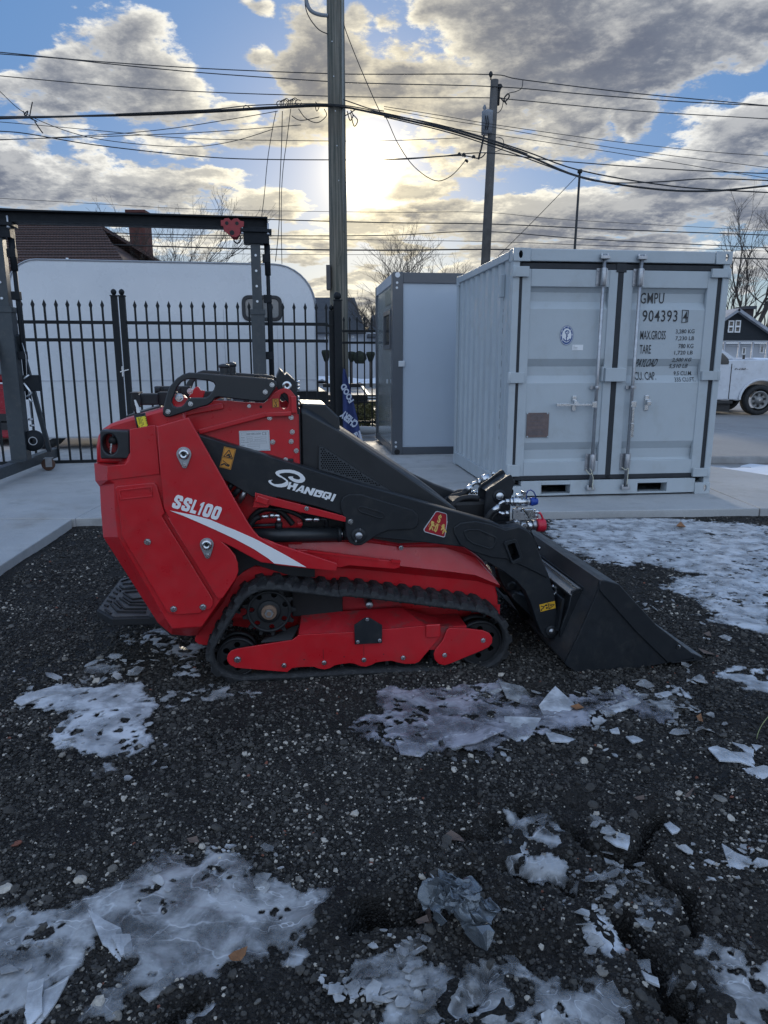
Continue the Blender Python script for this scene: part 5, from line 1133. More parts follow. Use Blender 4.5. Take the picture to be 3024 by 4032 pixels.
cable('pale wire seen through the gantry, highest of the low wires', [('S1', [(-200,975),(90,990),(600,1010),(1080,1018)]), ('S2', [(0,1017),(430,1000),(900,1035),(1659,1070),(2000,1085)])], 24.4, .018)
cable('pale wire seen through the gantry, second of the low wires', [('S1', [(-200,995),(90,1005),(700,1025)]), ('S2', [(0,1037),(500,1045),(900,1060),(1659,1085),(2000,1095)])], 24.6, .012)
cable('thick low black wire crossing just above the trailer roof', [('S1', [(-200,1030),(50,1040),(500,1058),(1080,1075)]), ('S2', [(0,1081),(550,1078),(1100,1098),(1510,1115),(1659,1119),(2000,1128)])], 23.5, .026)
cable('faintest low wire right above the trailer roof', [('S1', [(830,1093),(1100,1098),(1420,1100)]), ('S2', [(0,1100),(300,1098)])], 25, .009)
cable('hanging wire left of three, dropping from the spiral clamps', [('S1', [(1193,480),(1175,570),(1155,700),(1140,860),(1120,1000),(1100,1080)])], 15.1, .009, 'drop_wire')
cable('hanging wire in the middle of three, dropping from the spiral clamps', [('S1', [(1220,480),(1216,640),(1208,820),(1205,980),(1190,1130)])], 15.1, .010, 'drop_wire')
cable('hanging wire right of three, dropping from the spiral clamps', [('S1', [(1256,470),(1240,600),(1222,740),(1215,900),(1218,1140)])], 15.1, .009, 'drop_wire')
cable('slack wire looping from the near pole down past the transformer pole', [('S1', [(1483,95),(1500,150),(1560,300),(1640,480)]), ('S2', [(10,510),(60,620),(130,720),(220,780),(290,760),(355,690)])], 14.9, .010, 'drop_wire')
cable('short service wire from the transformer to the left', [('S2', [(0,690),(150,682),(330,672),(410,684),(440,660)])], 20.6, .020, 'drop_wire')
cable('upper of three thin wires right of the transformer', [('S2', [(0,460),(250,500),(500,542),(1000,612),(1400,655),(1659,674),(2000,700)])], 20.2, .010)
cable('middle of three thin wires right of the transformer', [('S2', [(0,470),(250,515),(490,553),(1000,640),(1659,724),(2000,765)])], 20.4, .010)
cable('lowest of three thin wires right of the transformer', [('S2', [(200,540),(490,583),(1000,660),(1659,770),(2000,812)])], 20.3, .010)
cable('diagonal guy wire from the mast top down to the left', [('S2', [(830,765),(660,940),(500,1100),(440,1160)])], 19, .010, 'guy_wire')
cable('wire entering the top of the picture left of the near pole', [('S1', [(1316,-30),(1322,40),(1345,90),(1380,130),(1416,147)])], 14.9, .012, 'drop_wire')
def loops(label, segs, Y, r=.008):
    m = MB()
    for fr, l in segs: m.tube([tuple(ony(fr, a, b, Y)) for a, b in cat(l, 6)], r, 4, caps=False)
    tag(m.build('cable_coil', CAB), label, 'cable')
cc = []
for k in range(9):
    ax, ay = 1208+k*9.5, 448-k*.6; cc.append(('S1', [(ax+13*cos(t)+(k*5 % 7), ay+(12+k % 4*3)*sin(t)) for t in np.linspace(0, 5.6, 7)]))
cc += [('S1', [(1290,470),(1320,510),(1370,530),(1410,500),(1400,470)]), ('S1', [(1360,450),(1368,480),(1378,460),(1362,440)]), ('S1', [(1260,500),(1300,520),(1380,505)]), ('S1', [(1050,468),(1060,455),(1075,462),(1085,470)])]
loops('spiral cable clamps and loose coils on the thick cable left of the near pole', cc, 15.0)
loops('loose cable coils hanging just right of the near pole', [('S1', [(1500,480),(1512,520),(1525,500),(1515,475)]), ('S1', [(1515,490),(1530,545),(1545,520),(1525,495)]), ('S1', [(1483,430),(1540,450),(1600,470),(1659,480)]), ('S1', [(1490,500),(1510,490),(1540,470)])], 14.8, .010)
loops('crossed cable clamp at the upper left edge', [('S1', [(100,480),(112,500),(120,480),(105,495),(130,510),(160,525)]), ('S1', [(140,440),(132,480),(128,505)]), ('S1', [(150,525),(170,555),(185,575)])], 15.6, .012)
loops('row of small wire taps left of the transformer drop', [('S2', [(322,672),(325,662),(330,672)]), ('S2', [(340,676),(345,664),(352,678)]), ('S2', [(355,690),(362,700),(350,690)]), ('S2', [(380,682),(388,674),(392,684)])], 20.6, .03)

# ================================================================== TREES
BARK = M('bark', (.062, .054, .048), .9, var=.3, nscale=4)
def tree(label, x, y, h, seed, r0=.16, spread=.55, depth=6, lean=0, fork=3, z0=0.0, trunk=.28, group='bare winter trees'):
    r = random.Random(seed); t = thing('bare_tree', label, 'tree', (x, y, 0), 0, group); tm = MB(); cm = MB(); bm_ = MB()
    def grow(p, d, l, rad, k):
        pts = [p]; n = 3 if k > 1 else 2; dd = d.copy()
        for i in range(n):
            dd = (dd+Vector((r.gauss(0,1), r.gauss(0,1), r.gauss(0,.6)))*(.10 if k == 0 else .17)+Vector((0,0,.05))).normalized(); pts.append(pts[-1]+dd*l/n)
        rr_ = [max(rad*(1-.4*i/n), .004) for i in range(n+1)]
        (tm if k == 0 else (bm_ if k <= 2 else cm)).tube([tuple(q_) for q_ in pts], rr_, 7 if k == 0 else (5 if k <= 2 else 3), caps=False)
        if k >= depth: return
        nb = fork if k < 3 else r.choice((2, 3))
        for i in range(nb):
            a = r.uniform(0, 2*pi)+i*2*pi/nb; s_ = spread*r.uniform(.55, 1.25); ax = Vector((cos(a), sin(a), 0)); nd = (dd*cos(s_)+ax*sin(s_)*(1 if k else .8)).normalized()
            nd.z = nd.z*.9+.07; st = pts[-1] if i < 2 else pts[-2]; grow(st, nd.normalized(), l*r.uniform(.62, .86), rad*.60, k+1)
        if r.random() < .8 and k > 0: grow(pts[1], (dd+Vector((r.gauss(0,.8), r.gauss(0,.8), r.gauss(0,.4)))).normalized(), l*.5, rad*.4, min(k+2, depth))
    grow(Vector((0, 0, z0)), Vector((lean, 0, 1)).normalized(), h*trunk, r0, 0)
    tm.build('trunk', BARK, t); bm_.build('limbs', BARK, t); cm.build('crown', BARK, t)
def tx(fr, a, Y): return ony(fr, a, 1150 if fr == 'S1' else 600, Y)[0]
tree('bare tree with a wide twiggy crown behind the gantry beam', tx('S1', 670, 27), 27, 6.4, 4, .08, .46, 6, fork=4, trunk=.34)
tree('broad bare tree behind the site cabin', ony('M', 1190, 400, 36)[0], 36, 6.7, 12, .10, .55, 6, fork=4, trunk=.36)
tree('smaller bare tree between the near pole and the cabin', ony('M', 800, 520, 44)[0], 44, 6.4, 21, .08, .5, 5, trunk=.36)
tree('distant bare tree right of the near pole', ony('M', 640, 900, 60)[0], 60, 7.6, 23, .14, .45, 6, fork=4)
tree('distant dark bare tree between trailer and pole', ony('M', 280, 700, 58)[0], 58, 6.6, 29, .14, .42, 6, fork=3)
tree('slim bare tree in front of the far roofs', ony('M', 560, 900, 62)[0], 62, 6.6, 33, .1, .45, 6, fork=3)
tree('tall bare tree beside the right hand house, nearest the container', ony('RT', 690, 800, 48)[0], 48, 8.8, 41, .17, .36, 6, fork=3, trunk=.36)
tree('dark leaning bare tree at the right edge', ony('RT', 800, 880, 46)[0], 46, 9.6, 47, .19, .33, 6, lean=.10, fork=3, trunk=.36)
tree('thin bare tree just right of the container corner', ony('RT', 585, 900, 50)[0], 50, 9.5, 52, .10, .34, 5)
tree('bare tree rising outside the right edge', ony('RT', 960, 880, 50)[0], 50, 10.5, 57, .16, .42, 6, fork=3)
tree('small bare tree showing above the container roof', ony('S2', 1300, 1080, 55)[0], 55, 8.0, 63, .12, .45, 5)
# far tree line as one mass
m = MB(); r = random.Random(5)
for k in range(260):
    x_ = r.uniform(-70, 90); y_ = r.uniform(95, 130); h_ = r.uniform(5, 9); m.tube([(x_, y_, 0), (x_+r.gauss(0,.4), y_, h_*.6), (x_+r.gauss(0,1), y_, h_)], [.25, .16, .03], 4, caps=False)
    for j in range(9):
        a = r.uniform(-1.2, 1.2); z_ = h_*r.uniform(.3, .8); m.tube([(x_, y_, z_), (x_+a*1.6, y_+r.uniform(-1,1), z_+h_*.3)], [.10, .02], 3, caps=False)
tag(m.build('far_tree_line', BARK), 'thin line of distant bare trees along the horizon', 'trees', kind='stuff')

# ================================================================== HOUSES
def shingle_extra(g, b, ob):
    br = g.n('ShaderNodeTexBrick'); sp = g.n('ShaderNodeSeparateXYZ'); g.put(sp.inputs[0], ob); cb = g.n('ShaderNodeCombineXYZ'); g.put(cb.inputs[0], g.m('MULTIPLY', sp.outputs[0], 3)); g.put(cb.inputs[1], g.m('MULTIPLY', sp.outputs[2], 3))
    g.put(br.inputs['Vector'], cb.outputs[0]); br.inputs['Scale'].default_value = 1.8; br.inputs['Color1'].default_value = (.15, .085, .070, 1); br.inputs['Color2'].default_value = (.10, .060, .052, 1); br.inputs['Mortar'].default_value = (.022, .016, .015, 1); br.inputs['Mortar Size'].default_value = .05
    g.nt.links.new(br.outputs['Color'], b.inputs['Base Color'])
SHG = M('brown_shingles', (.06, .04, .035), .9, extra=shingle_extra); SIDE = M('dark_siding', (.022, .028, .036), .8, var=.1); WALLW = M('white_siding', (.42, .45, .50), .7, var=.06, nscale=2)
BRK = M('chimney_brick', (.10, .035, .030), .9, var=.3, nscale=5); RFG = M('grey_roofing', (.055, .06, .068), .9, var=.2, nscale=3)
def roofslab(name, e0, e1, r0, r1, mat, par, th=.12):
    m = MB(); A = [np.array(p, float) for p in (e0, e1, r1, r0)]; n_ = np.cross(A[1]-A[0], A[3]-A[0]); n_ = n_/np.linalg.norm(n_); n_ = n_ if n_[2] > 0 else -n_
    m.add([tuple(p) for p in A]+[tuple(p-n_*th) for p in A], [(0,1,2,3),(7,6,5,4)]+[(i, 4+i, 4+(i+1) % 4, (i+1) % 4) for i in range(4)]); return m.build(name, mat, par)
# left house
hs = thing('house', 'house with a big brown shingled roof behind the gantry, far left', 'house', (0, 0, 0))
E1 = ony('R7', 640, 345, 20); R1_ = ony('R7', 498, 128, 25)
ez = E1[2]; rz_ = R1_[2]; roof = roofslab('roof', (-18, 20, ez), (E1[0], 20, ez), (-18, 25, rz_), (R1_[0], 25, rz_), SHG, hs); roofslab('roof', (-18, 30, ez), (E1[0]+.3, 30, ez), (-18, 25.01, rz_), (R1_[0], 25.01, rz_), SHG, hs)
ncourse = 17
for k in range(1, ncourse):
    t = k/ncourse; pa = np.array((-18, 20, ez))*(1-t)+np.array((-18, 25, rz_))*t; pb_ = np.array((E1[0], 20, ez))*(1-t)+np.array((R1_[0], 25, rz_))*t
    m = MB(); m.bar(tuple(pa+np.array([0,-.01,.01])), tuple(pb_+np.array([0,-.01,.01])), .05, .022); m.build('shingle_course', SHG, roof)
m = MB(); m.box(-17.5, E1[0]-.5, 20.6, 29.5, 0, ez-.05); m.build('wall', WALLW, hs)
m = MB(); m.add([(E1[0]-.45, 20.6, ez-.1), (E1[0]-.45, 29.5, ez-.1), (R1_[0]-.3, 25, rz_-.15)], [(0,1,2)]); m.build('gable', SHG, hs)
c0 = ony('R7', 655, 250, 30); c1 = ony('R7', 733, 250, 30); ct_ = ony('R7', 690, 60, 30)
h2 = thing('house', 'low house behind the trailer with a tall brick chimney', 'house', (0, 0, 0))
m = MB(); m.box(c0[0], c1[0], 30, 30.9, 0, ct_[2]-.1); ch = m.build('chimney', BRK, h2); m = MB(); m.box(c0[0]-.08, c1[0]+.08, 29.9, 31.0, ct_[2]-.1, ct_[2]); m.build('cap', BRK, ch)
m = MB(); m.box(c0[0]-4, c1[0]+3.5, 31.2, 38, 0, 2.6); m.build('wall', WALLW, h2); roofslab('roof', (c0[0]-4.3, 30.95, 2.5), (c1[0]+3.8, 30.95, 2.5), (c0[0]-4.3, 34.6, 3.6), (c1[0]+3.8, 34.6, 3.6), RFG, h2)
# centre background building
cb_ = thing('house', 'long low white building with a dark roof across the street, beyond the fence', 'house', (0, 0, 0)); Yb = 44
w0 = ony('M', 150, 1100, Yb)[0]; w1 = ony('M', 1400, 1100, Yb)[0]; zw = ony('M', 500, 962, Yb)[2]
m = MB(); m.box(w0-16, w1, Yb, Yb+8, 0, zw); m.build('wall', WALLW, cb_)
roofslab('roof', (w0-16.5, Yb-.5, zw-.05), (ony('M', 690, 960, Yb)[0], Yb-.5, zw-.05), (w0-16.5, Yb+4, zw+2.3), (ony('M', 560, 960, Yb)[0], Yb+4, zw+2.3), RFG, cb_)
roofslab('roof', (ony('M', 700, 960, Yb)[0], Yb-.5, zw-.3), (w1+.5, Yb-.5, zw-.3), (ony('M', 740, 960, Yb)[0], Yb+4, zw+1.2), (w1+.5, Yb+4, zw+1.2), RFG, cb_)
def wpane(par, x0, x1, z0_, z1_, Y, fr_=.06, mat=GLS, fm=WHITE):
    f = MB(); f.box(x0, x1, Y-.05, Y-.002, z0_, z0_+fr_); f.box(x0, x1, Y-.05, Y-.002, z1_-fr_, z1_); f.box(x0, x0+fr_, Y-.05, Y-.002, z0_+fr_, z1_-fr_); f.box(x1-fr_, x1, Y-.05, Y-.002, z0_+fr_, z1_-fr_); wd = f.build('window', fm, par)
    m = MB(); m.box(x0+fr_, x1-fr_, Y-.03, Y-.003, z0_+fr_, z1_-fr_); m.build('pane', mat, wd)
for a, b, c_, d in ((305,1012,335,1052),(555,998,580,1022)):
    p, q_ = ony('M', a, d, Yb), ony('M', c_, b, Yb); wpane(cb_, p[0], q_[0], p[2], q_[2], Yb)
h4 = thing('house', 'dark gabled house between the trailer and the near pole, across the street', 'house', (0, 0, 0)); Yg = 52
p = ony('M', 215, 950, Yg); q_ = ony('M', 345, 690, Yg); m = MB(); m.box(p[0]-3, q_[0], Yg, Yg+7, 0, q_[2]); m.build('wall', SIDE, h4); roofslab('roof', (p[0]-3.3, Yg-.3, q_[2]-1.9), (q_[0]+.3, Yg-.3, q_[2]-1.9), (p[0]-3.3, Yg+.3, q_[2]+.1), (q_[0]+.3, Yg+.3, q_[2]+.1), RFG, h4)
h5 = thing('house', 'house with a dark gable right of the near pole, partly behind bare trees', 'house', (0, 0, 0))
p = ony('M', 500, 950, 56); q_ = ony('M', 505, 800, 56); e_ = ony('M', 660, 950, 56); m = MB(); m.add([(p[0]-3, 56, p[2]), (e_[0], 56, e_[2]), (q_[0], 56, q_[2]), (p[0]-3, 63, p[2]), (e_[0], 63, e_[2]), (q_[0], 63, q_[2])], [(0,1,2),(5,4,3),(0,3,4,1),(1,4,5,2),(2,5,3,0)]); m.build('roof', RFG, h5); m = MB(); m.box(p[0]-2.6, e_[0]-.5, 56.4, 62.6, 0, p[2]+.02); m.build('wall', WALLW, h5)
# topiary planters in front of the white building
HDG = M('clipped_shrub', (.020, .026, .018), .95, var=.4, nscale=12, bump=.8, bscale=20)
for k, (xa, xb, ya, yb, lab) in enumerate(((275,360,1135,1228,'dark clipped cup shaped shrub just left of the gate post'), (515,592,1150,1232,'dark clipped cup shaped shrub just right of the near pole'), (690,775,1152,1228,'dark clipped cup shaped shrub beside the cabin corner'))):
    Y = 36; p = ony('M', xa, yb, Y); q_ = ony('M', xb, ya, Y); cx_ = (p[0]+q_[0])/2; w_ = (q_[0]-p[0])/2; t = thing('topiary_shrub', lab, 'shrub', (cx_, Y, 0)); m = MB()
    m.lathe([(p[2]-.1,.02),(p[2]-.05,w_*.45),((p[2]+q_[2])/2,w_*.85),(q_[2]-.12,w_),(q_[2],w_*.9),(q_[2]+.02,.02)], (0,0,0), 'z', 14); m.build('foliage', HDG, t); m = MB(); m.cyl((0,0,0), (0,0,p[2]), .07, n=6); m.build('stem', BARK, t)
p = ony('M', 630, 1230, 36); t = thing('shrub', 'low rounded dark shrub between the two clipped shrubs', 'shrub', (p[0], 36, 0)); m = MB(); m.lathe([(.0,.2),(.25,.36),(.5,.3),(.62,.05)], (0,0,ony('M', 630, 1222, 36)[2]-.2), 'z', 12); m.build('foliage', HDG, t)
# wheeled cart
cp_ = onz('M', 690, 1315, .02); t = thing('hand_cart', 'tall wheeled display cart standing on the lot beyond the fence', 'cart', (cp_[0], cp_[1], 0)); Yc = cp_[1]
m = MB(); u = lambda a, b: tuple(ony('M', a, b, Yc)-np.array([cp_[0], Yc, 0])); m.tube([u(655, 1300), u(655, 1085)], .025, 5); m.tube([u(705, 1310), u(705, 1090)], .03, 5); m.tube([u(640, 1295), u(775, 1305)], .03, 5); m.tube([u(650, 1240), u(775, 1245)], .02, 5); m.tube([u(650, 1085), u(775, 1090)], .02, 5); m.build('frame', STEELD, t)
for a in (642, 690, 765):
    m = MB(); q_ = u(a, 1306); m.cyl((q_[0], -.04, .09), (q_[0], .04, .09), .09, n=12); m.build('wheel', RUB, t)
# black flatbed trailer behind the far fence
tb = thing('flatbed_trailer', 'low black flatbed trailer with side rails parked behind the farther fence', 'trailer', (0, 0, 0)); Yt = 15.6; U = lambda a, b, Y=Yt: tuple(ony('M', a, b, Y))
def hb(name, a, b, c_, d, Y0, Y1, mat=BLKD):
    p, q_ = U(a, d), U(c_, b); m = MB(); m.box(p[0], q_[0], Y0, Y1, p[2], q_[2]); m.build(name, mat, tb, bev=.01)
hb('side_rail', 230, 1472, 650, 1508, Yt+1.6, Yt+1.66); hb('side_rail', 240, 1552, 1000, 1604, Yt, Yt+.06); hb('deck', 240, 1610, 1000, 1660, Yt, Yt+1.7)
p, q_ = U(650, 1475, Yt+1.6), U(715, 1560, Yt); m = MB(); m.bar((p[0], Yt+1.6, p[2]), (q_[0], Yt, q_[2]), .05, .06); m.build('end_rail', M('worn_rail', (.35, .33, .30), .5, .4), tb)
for b in (1575, 1598):
    p, q_ = U(705, b+7), U(780, b-7); m = MB(); m.box(p[0], q_[0], Yt-.03, Yt-.001, p[2], q_[2]); m.build('reflector_strip', SILVER, tb, bev=.01)
for xx in (.3, -1.2):
    m = MB(); q_ = U(500, 1650); m.lathe([(-.09,.0),(-.1,.18),(-.09,.3),(.08,.3),(.1,.18),(.09,0)], (q_[0]+xx, Yt+.3, .32), 'y', 20); m.build('wheel', RUB, tb)
# evergreen shrub by the fence
c_ = onz('M', 690, 1850, ZS); t = thing('shrub', 'olive green evergreen shrub growing behind the farther fence', 'shrub', (c_[0], 14.5, 0)); r = random.Random(3); m = MB(); st = MB()
SHB = M('evergreen_leaves', (.13, .125, .05), .8, var=.5, nscale=9)
for k in range(2600):
    a = r.uniform(0, 2*pi); b = asin(r.uniform(-.2, 1)); q1 = r.uniform(.6, 1.0)**.5; lump = 1+.18*sin(a*5+b*7); p = Vector((.50*q1*cos(a)*cos(b)*lump, .35*q1*sin(a)*cos(b)*lump, .16+.34*q1*sin(b)*lump)); d = Vector((r.gauss(0,1), r.gauss(0,1), r.gauss(0,1))).normalized()*.035; e_ = d.cross(Vector((r.gauss(0,1), r.gauss(0,1), .3))).normalized()*.014
    m.add([tuple(p-d), tuple(p+e_), tuple(p+d), tuple(p-e_)], [(0,1,2,3)])
m.build('foliage', SHB, t)
for k in range(14): st.tube([(0,0,0), (r.uniform(-.3,.3), r.uniform(-.2,.2), .35)], .012, 4)
st.build('stems', BARK, t)
# right house
rh = thing('house', 'dark gabled house with a white window and chimney at the right edge', 'house', (0, 0, 0)); Yh = 38; H_ = lambda a, b, Y=Yh: ony('RT', a, b, Y)
ap = H_(628, 785); zsd = H_(700, 1035)[2]; le = H_(470, 905); re = H_(1010, 1070)
m = MB(); m.add([(le[0], Yh, zsd), (re[0], Yh, zsd), (ap[0]+(re[0]-ap[0])*1.0, Yh, max(re[2], zsd+.02)), (ap[0], Yh, ap[2]), (le[0], Yh, le[2])]+[(le[0], Yh+.3, zsd), (re[0], Yh+.3, zsd), (re[0], Yh+.3, max(re[2], zsd+.02)), (ap[0], Yh+.3, ap[2]), (le[0], Yh+.3, le[2])], [(0,1,2,3,4),(9,8,7,6,5)]); gb = m.build('gable', SIDE, rh)
for k in range(9):
    zz = zsd+.12+k*(ap[2]-zsd)/9.5; t_ = (zz-zsd)/(ap[2]-zsd); xa = ap[0]+(le[0]-ap[0])*(1-t_)*.95; xb = ap[0]+(re[0]-ap[0])*(1-t_)*.95; m = MB(); m.box(xa, xb, Yh-.03, Yh-.002, zz, zz+.03); m.build('clapboard', SIDE, gb)
m = MB(); m.box(le[0]+.1, re[0]+3, Yh+.31, Yh+8, 0, zsd-.01); m.build('wall', WALLW, rh); m = MB(); m.box(le[0], re[0]+2, Yh-.1, Yh+.29, zsd-.16, zsd-.01); m.build('eave_board', WHITE, rh)
sn = M('snowy_roof', (.30, .32, .36), .8, var=.3, nscale=2)
roofslab('roof', (ap[0], Yh-.35, ap[2]+.1), (re[0]+.5, Yh-.35, re[2]-.1), (ap[0], Yh+8, ap[2]+.1), (re[0]+.5, Yh+8, re[2]-.1), sn, rh, .14); roofslab('roof', (ap[0], Yh-.35, ap[2]+.1), (le[0]-.4, Yh-.35, le[2]-.1), (ap[0], Yh+8, ap[2]+.1), (le[0]-.4, Yh+8, le[2]-.1), sn, rh, .14)
for a, b in (((556,968),(612,868)), ((612,968),(668,866))):
    p, q_ = H_(*a), H_(*b); wpane(rh, p[0], q_[0], p[2], q_[2], Yh, .055)
    m = MB(); m.box(p[0], q_[0], Yh-.06, Yh-.051, (p[2]+q_[2])/2-.04, (p[2]+q_[2])/2+.04); m.build('window_bar', WHITE, rh)
p, q_ = H_(843, 1140), H_(887, 1060); wpane(rh, p[0], q_[0], p[2], q_[2], Yh+.3, .05)
p, q_ = H_(695, 1150), H_(733, 1088); wpane(rh, p[0], q_[0], p[2], q_[2], Yh+.3, .05)
p, q_ = H_(705, 880, 40), H_(778, 770, 40); m = MB(); m.box(p[0], q_[0], 40, 41, 3.5, q_[2]); ch = m.build('chimney', M('dark_chimney', (.035, .025, .025), .9), rh); m = MB(); m.box(p[0]-.1, q_[0]+.1, 39.9, 41.1, q_[2]-.02, q_[2]+.14); m.build('cap', RFG, ch)
# mesh fence before it
ml = thing('mesh_fence', 'grey chain link fence with pipe posts in front of the right hand house', 'fence', (0, 0, 0)); Yf = 31; Q = lambda a, b: ony('RT', a, b, Yf)
zt3 = Q(700, 1043)[2]; zm3 = Q(700, 1080)[2]; x0 = Q(440, 1000)[0]; m = MB(); m.cyl((x0, Yf, zt3), (x0+9, Yf, zt3), .03, n=6); m.build('top_rail', STEELD, ml); m = MB(); m.cyl((x0, Yf, zm3), (x0+9, Yf, zm3), .02, n=6); m.build('mid_rail', STEELD, ml)
for a in (530, 652, 765, 885, 1000):
    q_ = Q(a, 1100); m = MB(); m.cyl((q_[0], Yf, 0), (q_[0], Yf, zt3), .045, n=8); m.build('post', STEELD, ml)
m = MB()
for k in range(150):
    xx = x0+k*.08
    for s_ in (1, -1):
        xe = xx+s_*zt3; 
        m.add([(xx-.004, Yf, 0), (xx+.004, Yf, 0), (xe+.004, Yf, zt3), (xe-.004, Yf, zt3)], [(0,1,2,3)])
o = m.build('chain_mesh', STEELD, ml); o['kind'] = 'stuff'

# ================================================================== VEHICLES
CARW = M('white_car_paint', (.58, .61, .66), .22, var=.04, coat=.6, dirt=(.25, .25, .25), dirt_amt=.35, nscale=2); CARR = M('red_car_paint', (.32, .012, .025), .22, var=.05, coat=.6); TRIM = M('black_trim', (.015, .016, .018), .5)
wc = ony('RT', 815, 1527, 17.0); TY = 17.0; tk = thing('pickup_truck', 'white pickup truck parked on the lot beyond the container, its front wheel showing', 'pickup truck', (wc[0], TY, 0.105))
K_ = lambda a, b, Y=TY: (float(ony('RT', a, b, Y)[0]-wc[0]), float(ony('RT', a, b, Y)[2]-.105))
wz = K_(815, 1527)[1]; R_ = wz; print('truck wheel r', R_)
xf = 1.0
bot = K_(700, 1520)[1]; hood = K_(720, 1190)[1]; ws = K_(635, 1190); roofp = K_(515, 1103)
arch = [(R_*1.28*cos(t), wz+R_*1.28*sin(t)) for t in np.linspace(pi*1.02, -pi*.02, 16)]
out_ = [(-3.2, bot-.05), (-.62, bot-.02)]+arch+[(.9, .45), (1.02, .6), (1.02, 1.05), (.9, hood-.10), (.2, hood+.0), ws, (-3.1, ws[1]-.05), (-3.2, ws[1]-.1)]
body = plate('body', [out_], -.02, 1.9, CARW, tk, bev=.03, r=.05)
cabo = [ws, (ws[0]-.02, ws[1]-.02), (-2.9, ws[1]-.02), (-2.75, ws[1]+.55), (ws[0]-1.45, ws[1]+.60), (ws[0]-.85, ws[1]+.53)]
win = [K_(560, 1232), K_(567, 1215), K_(560, 1185), K_(515, 1140), (ws[0]-1.5, K_(0, 1140)[1]+.05), (ws[0]-1.5, K_(560, 1232)[1])]
cabm = plate('cab', [cabo], .06, 1.82, CARW, tk, bev=.03); plate('side_window', [win], -.032, -.021, GLS, cabm, bev=.004)
m = MB(); m.bar((ws[0], .12, ws[1]), (ws[0]-.85, .16, ws[1]+.53), .06, .05); m.build('windshield_pillar', CARW, cabm)
m = MB(); m.box(K_(583, 1300)[0]-.008, K_(583, 1300)[0]+.008, -.028, -.019, bot, ws[1]-.1); m.build('door_gap', TRIM, body)
plate('fender_flare', [[(R_*1.42*cos(t), wz+R_*1.40*sin(t)) for t in np.linspace(pi, 0, 18)]+[(R_*1.26*cos(t), wz+R_*1.26*sin(t)) for t in np.linspace(0, pi, 18)]], -.06, -.021, CARW, body, bev=.012)
m = MB(); m.box(-3.0, -.62, .1, 1.7, bot-.30, bot-.06); m.build('chassis', TRIM, tk); m = MB(); m.box(-3, -.6, .0, .2, bot-.12, bot-.04); m.build('running_board', TRIM, tk, bev=.02)
m = MB(); m.lathe([(0,.7*R_),(-.01,.74*R_),(-.02,.93*R_),(.03,R_),(.22,R_),(.25,.9*R_),(.25,.2)], (0, -.03, wz), 'y', 34); wh = m.build('wheel', RUB, tk); rd = R_*.54
m = MB(); m.lathe([(-.02,rd*1.1),(-.03,rd),(.03,rd*.9),(.02,rd*.45),(-.02,rd*.42),(-.03,.02)], (0, -.03, wz), 'y', 30); rim = m.build('rim', M('alloy_rim', (.25, .25, .25), .45, .5), wh)
for k in range(7):
    t = k*2*pi/7+.2; m = MB(); m.lathe([(-.006,.001),(-.006,rd*.12)], (rd*.7*cos(t), -.035, wz+rd*.7*sin(t)), 'y', 10); m.cyl((rd*.7*cos(t), -.03, wz+rd*.7*sin(t)), (rd*.7*cos(t), -.01, wz+rd*.7*sin(t)), rd*.15, n=12); m.build('rim_hole', TRIM, rim)
m = MB(); m.lathe([(0,.7*R_),(-.01,.74*R_),(-.02,.93*R_),(.03,R_),(.22,R_),(.25,.9*R_),(.25,.2)], (0, 1.55, wz), 'y', 28); m.build('wheel', RUB, tk)
b0, b1, b2_ = K_(612, 1278), K_(728, 1276), K_(615, 1262); m = MB(); m.box(b0[0], b1[0], -.028, -.0205, (b0[1]+b2_[1])/2-.006, (b0[1]+b2_[1])/2+.004); bd = m.build('badge', M('badge_chrome', (.5, .5, .52), .25, .9), body)
text3('lettering', 'F-150', (b0[0], -.029, b0[1]), (b1[0]*.75+b0[0]*.25, -.029, b0[1]), (b0[0]+.02, -.029, b2_[1]), TRIM, bd, .02)
m = MB(); p = K_(743, 1220); m.box(p[0]-.02, p[0]+.02, .3, .34, hood, hood+.10); m.build('aerial_base', TRIM, tk)
m = MB(); m.add([(-.1, .2, hood+.005), (.8, .2, hood-.05), (.8, 1.7, hood-.05), (-.1, 1.7, hood+.005), (-.1, .3, hood+.04), (.7, .4, hood+.02), (.7, 1.6, hood+.02), (-.1, 1.6, hood+.04)], [(4,5,6,7),(0,1,5,4),(1,2,6,5),(2,3,7,6),(3,0,4,7)]); m.build('snow_on_hood', SNOW, tk)
# red car at the left edge
RY = 11.6; rc0 = ony('K6', 60, 1700, RY); rc = thing('parked_car', 'red car at the left edge behind the gantry column', 'car', (rc0[0], RY, ZS)); V = lambda a, b: (float(ony('K6', a, b, RY)[0]-rc0[0]), float(ony('K6', a, b, RY)[2]-ZS))
tpb = V(60, 610)[1]; bt_ = V(60, 1510)[1]; print('red car', tpb, bt_)
plate('body', [[(-3.4, bt_), (V(190, 1500)[0], bt_), (V(205, 1300)[0], bt_+.2), (V(180, 900)[0]+.05, tpb-.2), (V(150, 640)[0]+.02, tpb-.01), (-3.4, tpb+.02)]], -.02, 1.7, CARR, rc, bev=.03, r=.06)
plate('cabin', [[V(150, 610), V(95, 380), V(40, 250), (-2.2, V(0, 240)[1]+.1), (-3.2, tpb)]], .1, 1.6, CARR, rc, bev=.04)
plate('rear_window', [[V(0, 500), V(85, 390), V(80, 300), V(-60, 280), V(-200, 520)]], .05, .09, M('car_glass', (.16, .18, .20), .1), rc, bev=.01)
m = MB(); m.box(V(30, 600)[0]-1, V(140, 600)[0], -.03, -.0, tpb-.04, tpb-.015); m.build('trim_strip', SILVER, rc)
